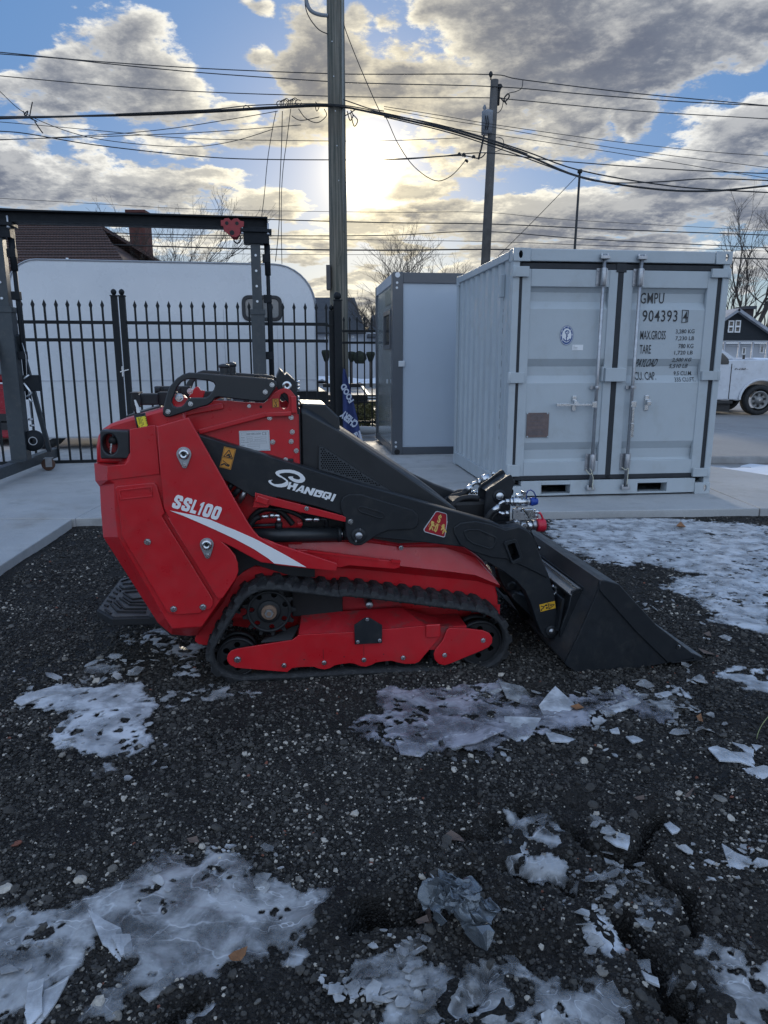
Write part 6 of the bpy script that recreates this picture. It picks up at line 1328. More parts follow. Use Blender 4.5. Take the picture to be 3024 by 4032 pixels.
p = V(80, 890); m = MB(); m.tube([(p[0]+.17*cos(t), -.035, p[1]+.17*sin(t)) for t in np.linspace(0, 2*pi, 20)], .006, 4); m.build('fuel_flap', CARR, rc)
for b in (1190, 1305):
    p = V(60, b); m = MB(); m.box(p[0]-.15, p[0]+.08, -.045, -.021, p[1]-.07, p[1]+.07); m.build('side_vent', TRIM, rc)
for xx in (-.55, -2.9):
    m = MB(); m.lathe([(0,.0),(-.01,.2),(-.02,.28),(.03,.32),(.2,.32),(.22,0)], (xx, .0, .32), 'y', 24); m.build('wheel', RUB, rc)
m = MB(); m.box(-3.3, .1, .1, 1.6, .12, bt_); m.build('underbody', TRIM, rc)
# ================================================================== COMPACT TRACK LOADER
LO = Frame((-0.1057, 3.0413, 0.004), 8.5)
ld = thing('track_loader', 'red and black stand-on mini track loader with a black bucket resting on the gravel', 'skid steer loader', LO.O, LO.yaw)
def o(fr, yp, pts): return LO.ol(fr, yp, pts)
def L(fr, x, y, yp): a = LO.py(fr, x, y, yp); return (a[0], yp, a[1])
# shared bolt
def bolt_mesh(r_):
    m = MB(); m.lathe([(-.002,.0001),(-.002,r_*1.35),(.0,r_*1.4)], (0,0,0), 'y', 16, False)
    hx = [(r_*cos(t), r_*sin(t)) for t in np.linspace(0, 2*pi, 7)[:-1]]
    m.loft([[(a, y_, b) for a, b in hx] for y_ in (0, -.006)]+[[(a*.82, -.0085, b*.82) for a, b in hx]]); return m.mesh('bolt')
BM = {}
def bolt(fr, x, y, yp, par, r_=.0085, name='bolt'):
    if r_ not in BM: BM[r_] = bolt_mesh(r_); BM[r_].materials.append(STEEL)
    b = link(name, BM[r_], None, par); b.location = L(fr, x, y, yp); b.location.y -= .002; b.rotation_euler = (0, random.random(), 0); return b
W = .90; YC = .45

# ---------------- tracks
inner_px = [('T1', [(92,800),(98,740),(135,665),(185,585),(240,490),(300,395),(350,315),(400,255),(460,212),(540,183),(640,176),(800,190),(1050,222),(1300,252)]),
            ('R4', [(450,374),(700,400),(1000,438),(1250,470),(1330,496),(1385,540),(1415,600),(1418,670),(1390,735),(1330,785),(1240,808),(1100,812),(900,815),(678,820),(400,834),(150,850)]),
            ('T1', [(600,985),(450,1000),(330,1002),(230,975),(150,925),(108,865)])]
ip = []
for fr, pts in inner_px: ip += o(fr, 0.0, pts)
ip = cat(ip, 6, True); ip = [tuple(p) for p in ip]
def resample(P_, n):
    P_ = np.array(P_+[P_[0]]); d = np.r_[0, np.cumsum(np.hypot(*np.diff(P_, axis=0).T))]; t = np.linspace(0, d[-1], n+1)[:-1]
    return np.stack([np.interp(t, d, P_[:, 0]), np.interp(t, d, P_[:, 1])], 1), d[-1]
NP = 264; tp_, tlen = resample(ip, NP)
for _ in range(3): tp_ = (np.roll(tp_, 1, 0)+2*tp_+np.roll(tp_, -1, 0))/4
tg = np.roll(tp_, -1, 0)-np.roll(tp_, 1, 0); tg /= np.hypot(*tg.T)[:, None]; area = np.sum(tp_[:, 0]*np.roll(tp_[:, 1], -1)-np.roll(tp_[:, 0], -1)*tp_[:, 1])
nr = np.stack([tg[:, 1], -tg[:, 0]], 1)*(1 if area > 0 else -1)
print('track length', tlen, 'z range', tp_[:, 1].min(), tp_[:, 1].max())
TW = .20; TT = .020
def track(y0, mirror=False):
    m = MB(); sec = [(-.000, 0), (0, TT*.55), (.006, TT), (TW-.006, TT), (TW, TT*.55), (TW, 0), (TW*.62, -.001), (TW*.38, -.001)]
    vs = []
    for i in range(NP):
        for a, h_ in sec: vs.append((tp_[i, 0]+nr[i, 0]*h_, y0+a, tp_[i, 1]+nr[i, 1]*h_))
    k = len(sec); m.add(vs, [(i*k+j, i*k+(j+1) % k, ((i+1) % NP)*k+(j+1) % k, ((i+1) % NP)*k+j) for i in range(NP) for j in range(k)], True)
    per = 6; nl = NP//per
    for q_ in range(nl):
        i = q_*per
        def pt(ii, h_, y_, f=0.0):
            i0 = int(math.floor(ii)) % NP; i1 = (i0+1) % NP; t = ii-math.floor(ii); p = tp_[i0]*(1-t)+tp_[i1]*t; n_ = nr[i0]*(1-t)+nr[i1]*t; return (p[0]+n_[0]*h_, y_, p[1]+n_[1]*h_)
        for side in (0, 1):
            ya, yb = (y0-.001, y0+TW*.50) if side == 0 else (y0+TW*.50, y0+TW+.001); sh = .0 if side == 0 else per*.5; h0 = TT-.002; H0 = TT+.015
            wb, wt = 2.1, 1.15; sk = 1.5 if side == 0 else -1.5
            lo_ = [pt(i+sh-wb/1, h0-.012, ya), pt(i+sh+wb, h0-.012, ya), pt(i+sh+wb+sk, h0, yb), pt(i+sh-wb+sk, h0, yb)]
            up = [pt(i+sh-wt, H0, ya+.008*(side == 0)), pt(i+sh+wt, H0, ya+.008*(side == 0)), pt(i+sh+wt+sk, H0, yb-.012*(side == 1)), pt(i+sh-wt+sk, H0, yb-.012*(side == 1))]
            m.add(lo_+up, [(0,1,5,4),(1,2,6,5),(2,3,7,6),(3,0,4,7),(4,5,6,7)])
        lo_ = [pt(i-.7, 0, y0+TW*.36), pt(i+.7, 0, y0+TW*.36), pt(i+.7, 0, y0+TW*.46), pt(i-.7, 0, y0+TW*.46)]; up = [pt(i-.4, -.028, y0+TW*.38), pt(i+.4, -.028, y0+TW*.38), pt(i+.4, -.028, y0+TW*.45), pt(i-.4, -.028, y0+TW*.45)]
        m.add(lo_+up, [(0,1,5,4),(1,2,6,5),(2,3,7,6),(3,0,4,7),(4,5,6,7)])
        m.add([(a, b+TW*.18, c_) for a, b, c_ in lo_+up], [(0,1,5,4),(1,2,6,5),(2,3,7,6),(3,0,4,7),(4,5,6,7)])
    return m.build('rubber_track', RUB, ld)
trk = [track(0.0), track(W-TW)]
for ti, tk_ in enumerate(trk):
    yo = 0 if ti == 0 else W-TW
    def off(p): return (p[0], p[1]+yo, p[2])
    # sprocket
    sc_ = L('T1', 615, 368, .05); rs = .108; m = MB()
    holes = [('T1',585,207),('T1',728,240),('T1',762,375),('T1',650,470),('T1',510,437),('T1',468,297)]
    teeth = []
    for k in range(22*4):
        t = 2*pi*k/88; teeth.append((sc_[0]+(rs if k % 4 < 2 else rs*.86)*cos(t), sc_[2]+(rs if k % 4 < 2 else rs*.86)*sin(t)))
    teeth = []
    for k in range(13):
        for dt, rr_ in ((-.16,.92),(-.08,1.0),(-.06,1.12),(.06,1.12),(.08,1.0),(.16,.92)): t = 2*pi*k/13+dt; teeth.append((sc_[0]+rs*rr_*cos(t), sc_[2]+rs*rr_*sin(t)))
    hl = [[(sc_[0]+.078*cos(a0)+.0125*cos(t), sc_[2]+.078*sin(a0)+.0125*sin(t)) for t in np.linspace(0, 2*pi, 15)[:-1]] for a0 in [k*2*pi/7+.35 for k in range(7)]]
    spk = plate('sprocket', [teeth]+hl, yo+.048, yo+.068, BLKD, tk_, bev=.002)
    m = MB(); m.lathe([(.048,rs*.90),(.036,rs*.90),(.036,rs*.82),(.046,rs*.80)], (sc_[0], yo, sc_[2]), 'y', 36); m.build('sprocket_rim', BLKD, tk_, 0)
    if ti == 0:
        m = MB(); m.lathe([(.05,.052),(.040,.052),(.036,.046),(.036,.001)], (sc_[0], 0, sc_[2]), 'y', 28); hb_ = m.build('hub', BLKD, tk_)
        m = MB(); m.lathe([(.036,.034),(.027,.034),(.026,.001)], (sc_[0], 0, sc_[2]), 'y', 24, False); m.build('hub_washer', RUST, tk_)
        hx = [(sc_[0]+.020*cos(t), sc_[2]+.020*sin(t)) for t in np.linspace(0, 2*pi, 7)[:-1]]; m = MB(); m.loft([[(a, y_, b) for a, b in hx] for y_ in (.027, .012)]); m.build('axle_nut', STEELD, tk_)
        m = MB(); m.cyl((sc_[0], .013, sc_[2]), (sc_[0], .006, sc_[2]), .010, n=12); m.build('axle_end', RUST, tk_)
    # idlers and rollers
    c1_ = L('T1', 322, 772, .09); r1_ = .093
    c2_ = L('R4', 1252, 634, .09); r2_ = .112
    for cc_, r_ in ((c1_, r1_), (c2_, r2_)):
        rim_ = [(cc_[0]+r_*cos(t), cc_[2]+r_*sin(t)) for t in np.linspace(0, 2*pi, 41)[:-1]]
        hl = [[(cc_[0]+r_*.6*cos(a0)+.014*cos(t), cc_[2]+r_*.6*sin(a0)+.014*sin(t)) for t in np.linspace(0, 2*pi, 13)[:-1]] for a0 in [k*2*pi/6+.5 for k in range(6)]]
        plate('idler_wheel', [rim_]+hl, yo+.062, yo+.078, BLKD, tk_, bev=.002)
        m = MB(); m.lathe([(.05,r_*.90),(.05,r_),(.075,r_),(.075,r_*.9),(.05,r_*.9)], (cc_[0], yo, cc_[2]), 'y', 36); m.lathe([(.125,r_*.90),(.125,r_),(.15,r_),(.15,.02)], (cc_[0], yo, cc_[2]), 'y', 36); m.lathe([(.03,.03),(.03,.034),(.15,.034)], (cc_[0], yo, cc_[2]), 'y', 18); m.build('idler_wheel', BLKD, tk_)
    for bx1 in ((103,783),(341,767),(577,750),(810,738)):
        cc_ = L('R4', bx1[0], bx1[1]-8, .06); m = MB(); m.lathe([(.045,.008),(.045,.047),(.085,.047),(.085,.03),(.12,.03),(.12,.047),(.16,.047),(.16,.01)], (cc_[0], yo, cc_[2]), 'y', 26); m.build('track_roller', BLKD, tk_)
    cc_ = L('R4', 1035, 700, .06); m = MB(); m.lathe([(.045,.008),(.045,.052),(.16,.052),(.16,.01)], (cc_[0], yo, cc_[2]), 'y', 26); m.build('track_roller', BLKD, tk_)

# ---------------- track frame (near and far)
fr_pts = o('T1', .02, [(222,808),(232,772),(262,740),(310,722),(550,683),(830,640),(868,612),(893,592),(1405,565)])+o('R4', .02, [(945,548),(1028,541),(1033,560),(1033,606),(1020,625),(905,762),(878,773),(820,775),(775,765),(740,756),(690,760),(650,766),(625,780),(590,791),(555,788),(520,773),(490,770),(440,776),(405,783),(375,800),(345,808),(310,803),(280,792),(240,792),(180,795),(150,800),(122,823)])+o('T1', .02, [(778,938),(420,908),(300,898),(250,870),(228,838)])
tf1 = plate('track_frame', [fr_pts], .018, .026, RED, ld, bev=.0015)
yk = o('R4', .012, [(1072,572),(1085,562),(1195,566),(1285,577),(1322,592),(1340,618),(1338,650),(1318,675),(1280,694),(1085,775),(1055,783),(1020,774),(998,748),(992,718),(1003,688),(1048,632),(1060,600)])
yk1 = plate('idler_yoke', [yk], .010, .022, RED, ld, bev=.002)
# sloping dusty top of the frame box
a1_ = [L('T1', 893, 592, .02), L('T1', 1405, 565, .02), L('R4', 945, 548, .02), L('R4', 1065, 556, .02)]
b1_ = [L('T1', 915, 412, .14), L('T1', 1300, 372, .14), L('R4', 800, 440, .14), L('R4', 1080, 520, .14)]
m = MB(); m.add([(p[0], .026, p[2]) for p in a1_]+b1_, [(i, i+1, 5+i, 4+i) for i in range(3)]); tb_ = m.build('frame_top', REDD, tf1); sd_ = tb_.modifiers.new('t', 'SOLIDIFY'); sd_.thickness = .006
m = MB(); q0, q1, q2, q3 = L('T1', 545, 665, .03), L('T1', 830, 640, .03), L('T1', 905, 500, .14), L('T1', 590, 610, .14); m.add([q0, q1, q2, q3], [(0,1,2,3)]); o2_ = m.build('frame_top', M('dusty_black', (.03, .03, .032), .8, dirt=(.08, .075, .07), dirt_amt=.7), tf1); sd_ = o2_.modifiers.new('t', 'SOLIDIFY'); sd_.thickness = .006
m = MB(); m.add([L('T1', 893, 592, .022), L('T1', 915, 412, .14), L('T1', 868, 612, .14), L('T1', 830, 640, .024)], [(0,1,2,3)]); m.build('frame_gusset', REDD, tf1)
m = MB(); xa, xb = a1_[0][0], a1_[3][0]; m.box(xa, xb+.10, .028, .19, .08, b1_[0][2]-.05); m.build('frame_box', REDD, tf1)
m = MB(); a, b = L('R4', 945, 540, .014), L('R4', 1028, 612, .014); m.box(a[0], b[0], .004, .018, b[2], a[2]); m.build('weld_block', RED, tf1, bev=.004)
brk = plate('bracket', [o('R4', .008, [(520,545),(583,502),(612,502),(685,545),(685,650),(524,659)])], .004, .015, BLK, ld, bev=.002)
for a, b in ((541,643),(671,634),(597,510)): bolt('R4', a, b, .004, brk, .0062)
for a, b in ((103,783),(341,767),(577,750),(810,738)): bolt('R4', a, b, .018, tf1, .0085)
bolt('T1', 320, 820, .018, tf1, .0115); bolt('R4', 1056, 722, .010, yk1, .0085); bolt('R4', 1285, 634, .010, yk1, .0085)
for a, b in ((222,750),(460,733),(694,718)):
    p = L('R4', a, b, .018); m = MB(); m.cyl((p[0], .0175, p[2]), (p[0], .02, p[2]), .003, n=8); m.build('grease_hole', BLKD, tf1)
for a, b, c_, d in ((335,690,337,745),(577,665,577,730)):
    p, q_ = L('R4', a, b, .0175), L('R4', c_, d, .0175); m = MB(); m.bar(p, q_, .0015, .001, up=(0,1,0)); m.build('weld_seam', BLKD, tf1)
plate('track_frame', [fr_pts], W-.026, W-.018, RED, ld); plate('idler_yoke', [yk], W-.022, W-.010, RED, ld)
m = MB(); m.box(xa, xb+.10, W-.19, W-.028, .08, b1_[0][2]-.05); m.build('frame_box', REDD, ld)
# motor guard behind the sprocket and the carrier roller
m = MB(); p, q_ = L('T1', 830, 400, .15), L('T1', 1300, 195, .15); m.box(p[0], q_[0], .14, .20, p[2]-.01, q_[2]+.02); m.build('motor_guard', BLKD, ld, bev=.006)
m = MB(); p = L('R4', 608, 420, .10); m.lathe([(.08,.001),(.08,.016),(.086,.018),(.17,.018)], (p[0], 0, p[2]), 'y', 18); m.build('carrier_roller', STEELD, ld)
m = MB(); p, q_ = L('R4', 450, 455, .19), L('R4', 800, 395, .19); m.box(p[0], q_[0], .185, .20, p[2], q_[2]+.05); m.build('chassis_web', REDD, ld)

# ---------------- red chassis
ch_top = o('R3', .16, [(-10,950),(200,958),(620,955),(800,988),(1060,976),(1180,995),(1235,1035),(1290,1075),(1350,1150),(1385,1290),(1388,1440)])
ch_out = ch_top+[(ch_top[-1][0], .22), (ch_top[0][0]-.35, .22), (ch_top[0][0]-.35, ch_top[0][1])]
chs = plate('chassis', [ch_out], .195, .70, RED, ld, bev=.006)
# upper flank with the crease and the undercut band below it
tU = o('R3', .175, [(130,962),(560,956),(800,988),(1060,990),(1240,1048),(1340,1150)])
f0 = o('R3', .150, [(130,1062),(560,1078),(790,1098),(1060,1128),(1240,1152),(1386,1214)])
f1 = o('R3', .192, [(130,1100),(560,1118),(790,1142),(1060,1168),(1250,1188),(1386,1228)])
m = MB(); m.add([(a, .175, b) for a, b in tU]+[(a, .150, b) for a, b in f0]+[(a, .192, b) for a, b in f1], [(i, i+1, 7+i, 6+i) for i in range(5)]+[(6+i, 7+i, 13+i, 12+i) for i in range(5)]+[(5, 11, 17)]); fd = m.build('fender', RED, chs)
p = L('R3', 795, 988, .16); bolt('R3', 797, 990, .155, chs, .0085)
st_ = o('R3', .09, [(170,1000),(240,1004),(660,1058),(790,1072),(793,1105),(760,1116),(490,1095),(430,1108),(170,1050)])
sp_ = plate('step_bracket', [st_], .085, .11, RED, ld, bev=.003)
m = MB(); p, q_ = L('R3', 240, 1010, .083), L('R3', 665, 1060, .083); m.bar(p, q_, .006, .010); p, q_ = L('R3', 740, 1068, .083), L('R3', 793, 1074, .083); m.bar(p, q_, .010, .014); m.build('weld_bead', RED, sp_)
m = MB(); p = L('R4', 150, 120, .19); m.box(p[0]-.45, p[0], .17, .195, .28, .42); m.build('chassis_web', BLKD, ld)
plate('rear_web', [o('R2', .17, [(1085,480),(1190,420),(1480,430),(1480,480),(1240,500),(1130,600),(990,760),(900,900),(880,985),(800,985),(770,960),(780,900),(960,650)])], .16, .18, RED, ld, bev=.002)
plate('gap_shade_plate', [o('R2', .15, [(940,225),(1060,275),(1260,385),(1640,425),(1640,500),(1470,490),(1215,412),(1130,452),(1086,492),(1075,430),(1000,300)])], .142, .150, BLKD, ld, bev=.001)  # black plate stands in for the shade in the gap above the track
# rear tow eye
te = o('R2', .20, [(770,945),(790,905),(830,895),(905,905),(905,990),(830,992),(785,975)]); th_ = o('R2', .20, [(795,930),(815,912),(890,915),(900,935),(895,955),(820,962),(800,950)])
plate('tow_eye', [te, th_], .19, .21, RED, ld, bev=.003)

# ---------------- rear housing
Yn = .030
near = o('R1', Yn, [(130,838),(130,940),(185,965)])+o('R2', Yn, [(190,0),(212,212),(555,800),(607,876),(700,868),(820,862),(965,655),(1070,500)])+o('R1', Yn, [(1000,1500)])[:0]
near += o('R2', Yn, [(1010,300)])+o('R1', Yn, [(900,1120),(700,800),(560,560),(480,545),(478,700),(300,740),(265,825)])
far_ = o('R1', Yn+.085, [(38,818),(46,948),(78,990)])+o('R2', Yn+.085, [(85,0),(103,212),(500,835),(600,920),(720,930),(790,925),(965,700),(1070,520)])
far_ += o('R2', Yn+.085, [(1010,300)])+o('R1', Yn+.085, [(900,1120),(700,800),(560,560),(480,545),(478,700),(300,740),(200,825)])
m = MB(); m.loft([[(a, Yn, b) for a, b in near], [(a, Yn+.085, b) for a, b in far_], [(a, W-Yn-.085, b) for a, b in far_], [(a, W-Yn, b) for a, b in near]]); hs_ = m.build('rear_housing', RED, ld); bevel(hs_, .004)
# head box above the split line
hp_ = o('R1', Yn-.004, [(296,573),(478,540),(500,720),(516,897),(135,943),(131,838),(262,826),(290,800),(300,765)])
hd = plate('head_panel', [hp_], Yn-.006, Yn+.004, RED, ld, bev=.002)
m = MB(); A = [L('R1', 131, 838, Yn-.005), L('R1', 135, 943, Yn-.005)]; B = [L('R1', 38, 818, Yn+.085), L('R1', 47, 945, Yn+.085)]
m.add([A[0], A[1], B[1], B[0]], [(0,1,2,3)]); m.build('head_corner', RED, hd); m = MB(); m.add([A[0], B[0], L('R1', 262, 826, Yn+.085), L('R1', 262, 826, Yn-.004)], [(0,1,2,3)]); m.build('head_shelf', RED, hd)
# console body rising to the rear
co_ = o('R1', .10, [(48,820),(46,700),(58,625),(90,575),(150,535),(330,480),(545,420),(700,385),(700,840)])
cs = plate('console', [co_], .112, .80, RED, ld, bev=.012)
rim = o('R1', .72, [(285,488),(310,462),(400,432),(545,395),(545,410),(400,448),(320,478)]); plate('console_pad', [rim], .70, .78, BLKD, cs)
m = MB(); p, q_ = L('R1', 320, 470, .60), L('R1', 560, 400, .60); m.bar(p, q_, .3, .02); m.build('console_pad', BLK2, cs, bev=.004)
# tail lamp housing with the key
lh = o('R1', .045, [(80,590),(90,578),(285,583),(298,600),(300,755),(285,785),(90,787),(85,770)]); 
kc = LO.py('R1', 154, 680, .045); kp = L('R1', 209, 680, .045); rk = abs(LO.py('R1', 209, 680, .045)[0]-kc[0]); rkz = abs(LO.py('R1', 154, 605, .045)[1]-kc[1])
plate('switch_housing', [lh, [(kc[0]+rk*cos(t), kc[1]+rkz*sin(t)) for t in np.linspace(0, 2*pi, 25)[:-1]]], .040, .115, BLK2, ld, bev=.006, r=.006)
m = MB(); m.box(kc[0]-rk-.01, kc[0]+rk+.01, .118, .122, kc[1]-rkz-.01, kc[1]+rkz+.01); m.build('switch_back', BLKD, ld)
m = MB(); m.box(kc[0]+rk*.25, kc[0]+rk+.01, .112, .1175, kc[1]-rkz, kc[1]+rkz*.8); m.build('switch_back', RED, ld)
m = MB(); p = L('R1', 172, 655, .06); m.lathe([(0,.001),(0,.016),(.01,.018),(.05,.018)], (p[0], .055, p[2]), 'y', 16); ky = m.build('key_switch', BLKD, ld); m = MB(); q_ = L('R1', 157, 745, .05); m.bar((p[0]-.003, .048, p[2]-.01), (q_[0], .048, q_[2]), .006, .002); m.build('key', STEEL, ky)
m = MB(); m.tube([L('R1', 140, 600, .05), L('R1', 160, 592, .05), L('R1', 172, 605, .05), L('R1', 175, 630, .05)], .0022, 5); m.build('key_ring', STEELD, ky)
# side panel with the model name
spn = o('R1', .012, [(497,552),(520,545),(723,486),(760,551),(905,808),(1000,976),(1108,1167)])+o('R2', .012, [(1160,112),(1195,163),(1232,205),(1335,262)])+o('R4', .012, [(-20,28),(60,60),(415,175),(420,190),(412,222),(230,205),(60,186)])+o('R2', .012, [(1345,404),(1250,392),(1160,345),(1050,285),(962,240)])+o('R2', .012, [(1020,290),(1060,340),(1082,400),(1085,460),(1070,505),(972,652),(945,655),(925,640),(570,60)])+o('R1', .012, [(590,1220),(545,1140),(540,1060),(522,905)])
sdp = plate('side_panel', [spn], .004, .020, RED, ld, bev=.003)
cov = o('R2', .018, [(222,0),(240,205),(575,762),(600,765),(632,768),(642,775),(655,773),(812,762),(822,745),(845,742),(882,732),(903,700),(900,665),(885,635),(530,60)])+o('R1', .018, [(552,1180),(510,1040),(495,985),(478,962),(450,960),(205,985),(192,1000)])
cvp = plate('service_cover', [cov], .014, .028, RED, ld, bev=.003, r=.006)
rc_ = o('R1', .014, [(218,1012),(455,985),(465,1060),(225,1085)]); ri = o('R1', .014, [(228,1020),(447,995),(456,1052),(234,1076)])
plate('cover_recess_rim', [rc_, ri], .010, .0145, RED, cvp, bev=.001)
for a, b in ((426,245),(615,732),(828,718)): bolt('R2', a, b, .014, cvp, .0105)
# pear shaped pivot plates
for fr, (cx_, cy_), (tx_, ty_), rr_ in (('R1', (690,752), (695,832), .0375), ('R2', (856,265), (862,345), .036)):
    c_ = L(fr, cx_, cy_, .0); t_ = L(fr, tx_, ty_+2, .0); P1 = [(c_[0]+rr_*.80*cos(t), c_[2]+rr_*.80*sin(t)) for t in np.linspace(-.35, pi+.35, 18)]+[(t_[0]+.012*cos(t), t_[2]+.012*sin(t)) for t in np.linspace(pi+.3, 2*pi-.3, 8)]
    pp = plate('pivot_plate', [P1], -.004, .003, STEELD, ld, bev=.001); m = MB(); m.lathe([(-.0045,.022),(-.012,.022),(-.016,.017),(-.016,.009),(-.010,.008),(-.010,.001)], (c_[0], 0, c_[2]), 'y', 24); m.build('pivot_pin', STEEL, pp); m = MB(); m.lathe([(-.0105,.001),(-.0105,.0075)], (c_[0], 0, c_[2]), 'y', 14); m.build('pivot_core', BLKD, pp)
    bolt(fr, tx_, ty_, -.004, pp, .008)
# lettering and white swoosh
def lt(s_, fr, bl, br, tl, yp, mat, par, bold=.02, sp=1.0, nm='lettering'): return text3(nm, s_, L(fr, *bl, yp), L(fr, *br, yp), L(fr, *tl, yp), mat, par, bold, sp)
BLt, BRt, TLt = (np.array(L('R1', *p, .0025)) for p in ((596,1138),(958,1240),(634,1044)))
def gl_pt(u, v): q_ = BLt+(BRt-BLt)*u+(TLt-BLt)*v; return (q_[0], q_[2])
def glyph(ch, u0, w_):
    S_ = [(0,.72),(.06,.90),(.22,1),(.78,1),(.94,.9),(1,.74),(1,.62),(.62,.62),(.62,.76),(.38,.76),(.38,.66),(.94,.46),(1,.38),(1,.18),(.94,.07),(.78,0),(.22,0),(.06,.08),(0,.22),(0,.36),(.38,.36),(.38,.22),(.62,.22),(.62,.33),(.08,.52),(0,.60)]
    Q_ = dict(S=[S_], L=[[(0,0),(0,1),(.38,1),(.38,.24),(1,.24),(1,0)]], I=[[(.3,0),(.3,.74),(0,.66),(0,.82),(.45,1),(.8,1),(.8,0)]])
    Q_['0'] = [[(0,.22),(.06,.08),(.24,0),(.76,0),(.94,.08),(1,.22),(1,.78),(.94,.92),(.76,1),(.24,1),(.06,.92),(0,.78)], [(.38,.26),(.38,.76),(.62,.76),(.62,.26)]]
    lp_ = [[gl_pt(u0+a*w_, b) for a, b in l] for l in Q_[ch]]; plate('lettering', lp_, .0015, .0032, WHITE, sdp, bev=.0002)
u_ = 0
for ch, w_ in (('S',.175),('S',.175),('L',.13),('I',.095),('0',.165),('0',.165)): glyph(ch, u_, w_-.014); u_ += w_+.008
sw = [('R1', [(588,1162),(700,1190),(850,1222),(1000,1290)]), ('R2', [(650,30),(800,60),(950,115),(1150,200),(1350,305),(1480,380),(1578,430),(1345,404),(1240,325),(1100,240),(950,165),(800,100),(700,62)])]
pts = o('R1', .002, [(586,1162),(660,1176),(760,1196),(880,1228),(990,1276)])+o('R2', .002, [(1060,160),(1200,222),(1330,290),(1450,355),(1578,430),(1345,403),(1300,365),(1200,300),(1060,225),(920,160),(780,98),(680,55)])
plate('white_swoosh', [pts], .0015, .0035, WHITE, sdp, bev=.0003)

# ---------------- tower plate, ribs, lifting eye
YT = .16
tw = o('R1', YT, [(520,560),(570,480),(700,410),(905,362),(1030,366),(1100,374),(1270,382),(1320,345),(1350,305),(1390,280),(1430,274),(1465,288),(1495,325),(1505,380),(1512,450),(1530,832),(1530,1000),(900,1000),(760,700)])
eye = o('R1', YT, [(1384,345),(1395,318),(1418,306),(1440,320),(1450,350),(1450,390),(1438,418),(1415,427),(1395,415),(1385,390)])
twr = plate('tower_plate', [tw, eye], YT, YT+.012, RED, ld, bev=.002)
plate('tower_plate', [tw, eye], W-YT-.012, W-YT, RED, ld, bev=.002)
def rib(fr, a, b, c_, d, w_, nm='stiffener', yy=YT-.012):
    p, q_ = L(fr, a, b, yy), L(fr, c_, d, yy); m = MB(); m.bar(p, q_, .024, w_); return m.build(nm, RED, twr, bev=.004)
rib('R1', 800, 590, 1290, 462, .022); rib('R1', 1270, 466, 1470, 458, .020); rib('R1', 590, 475, 975, 402, .024); rib('R1', 1485, 330, 1488, 455, .018)
for a, b in ((1312,488),(1468,486),(1476,590),(1468,660),(1505,727),(1334,663)): bolt('R1', a, b, YT, twr, .0082)
bolt('R1', 1163, 403, YT, twr, .006)
m = MB(); p = L('R1', 1248, 409, YT); m.cyl((p[0], YT-.001, p[2]), (p[0], YT+.001, p[2]), .006, n=10); m.build('hole', BLKD, twr)
m = MB(); p, q_ = L('R1', 1380, 830, YT-.01), L('R1', 1485, 785, YT-.01); m.box(p[0], q_[0], YT-.012, YT-.001, p[2], q_[2]); bb_ = m.build('stop_bracket', BLK, twr, bev=.003); bolt('R1', 1428, 792, YT-.012, bb_, .008)
m = MB(); xw0 = tw[0][0]; m.box(L('R1', 700, 600, .2)[0], L('R1', 1525, 600, .2)[0], YT+.013, W-YT-.013, .55, L('R1', 900, 470, .2)[2]); m.build('tower_core', RED, ld)
m = MB(); m.box(L('R1', 900, 600, .2)[0], L('R1', 1300, 600, .2)[0], YT+.05, W-YT-.05, L('R1', 900, 470, .2)[2], L('R1', 1100, 385, .2)[2]); m.build('control_bank', BLKD, ld)
# orange hook sticker
def quadp(nm, fr, pts, yp, mat, par, th=.0006):
    return plate(nm, [o(fr, yp, pts)], yp-th, yp+th, mat, par, bev=.0002)
def pline(nm, fr, pts, yp, w_, mat, par):
    m = MB(); P3 = [L(fr, a, b, yp) for a, b in pts]
    for p, q_ in zip(P3[:-1], P3[1:]):
        d = Vector(q_)-Vector(p); n_ = Vector((-d.z, 0, d.x)).normalized()*w_/2; m.add([tuple(Vector(p)+n_), tuple(Vector(q_)+n_), tuple(Vector(q_)-n_), tuple(Vector(p)-n_)], [(0,1,2,3)])
    return m.build(nm, mat, par)
so_ = quadp('warning_sticker', 'R1', [(1330,350),(1378,347),(1382,412),(1333,415)], YT-.001, ORANGE, twr); yy = YT-.0022
pline('sticker_print', 'R1', [(1331,351),(1377,348),(1381,411),(1334,414),(1331,351)], yy, .0012, BLACKP, so_)
pline('sticker_print', 'R1', [(1343,365),(1352,356),(1364,358),(1369,368),(1360,376),(1348,374),(1343,365)], yy, .0016, BLACKP, so_)
pline('sticker_print', 'R1', [(1357,376),(1357,388),(1364,396),(1360,406),(1350,405),(1346,397)], yy, .0030, BLACKP, so_)
# type plate
tpl = quadp('type_plate', 'R1', [(1089,584),(1308,578),(1318,726),(1096,731)], YT-.0015, SILVER, twr, .001); yy = YT-.0032
pline('plate_border', 'R1', [(1104,590),(1296,584),(1303,598),(1312,712),(1298,721),(1108,725),(1100,712),(1094,598),(1104,590)], yy, .0008, PLATET, tpl)
for s_, bl, br, tl in (('SKID STEER LOADER', (1148,614), (1248,610), (1148,600)), ('CE', (1256,613), (1290,612), (1256,592)), ('Model', (1105,637), (1130,636), (1105,629)), ('Net power', (1203,635), (1243,634), (1203,626)), ('Weight', (1105,656), (1132,655), (1105,648)),
    ('Rated load', (1203,652), (1243,651), (1203,645)), ('Product number', (1106,671), (1162,669), (1106,664)), ('Date', (1108,692), (1130,691), (1108,684)), ('Manufacturer', (1109,709), (1146,708), (1109,702))):
    lt(s_, 'R1', bl, br, tl, yy, PLATET, tpl, .0)
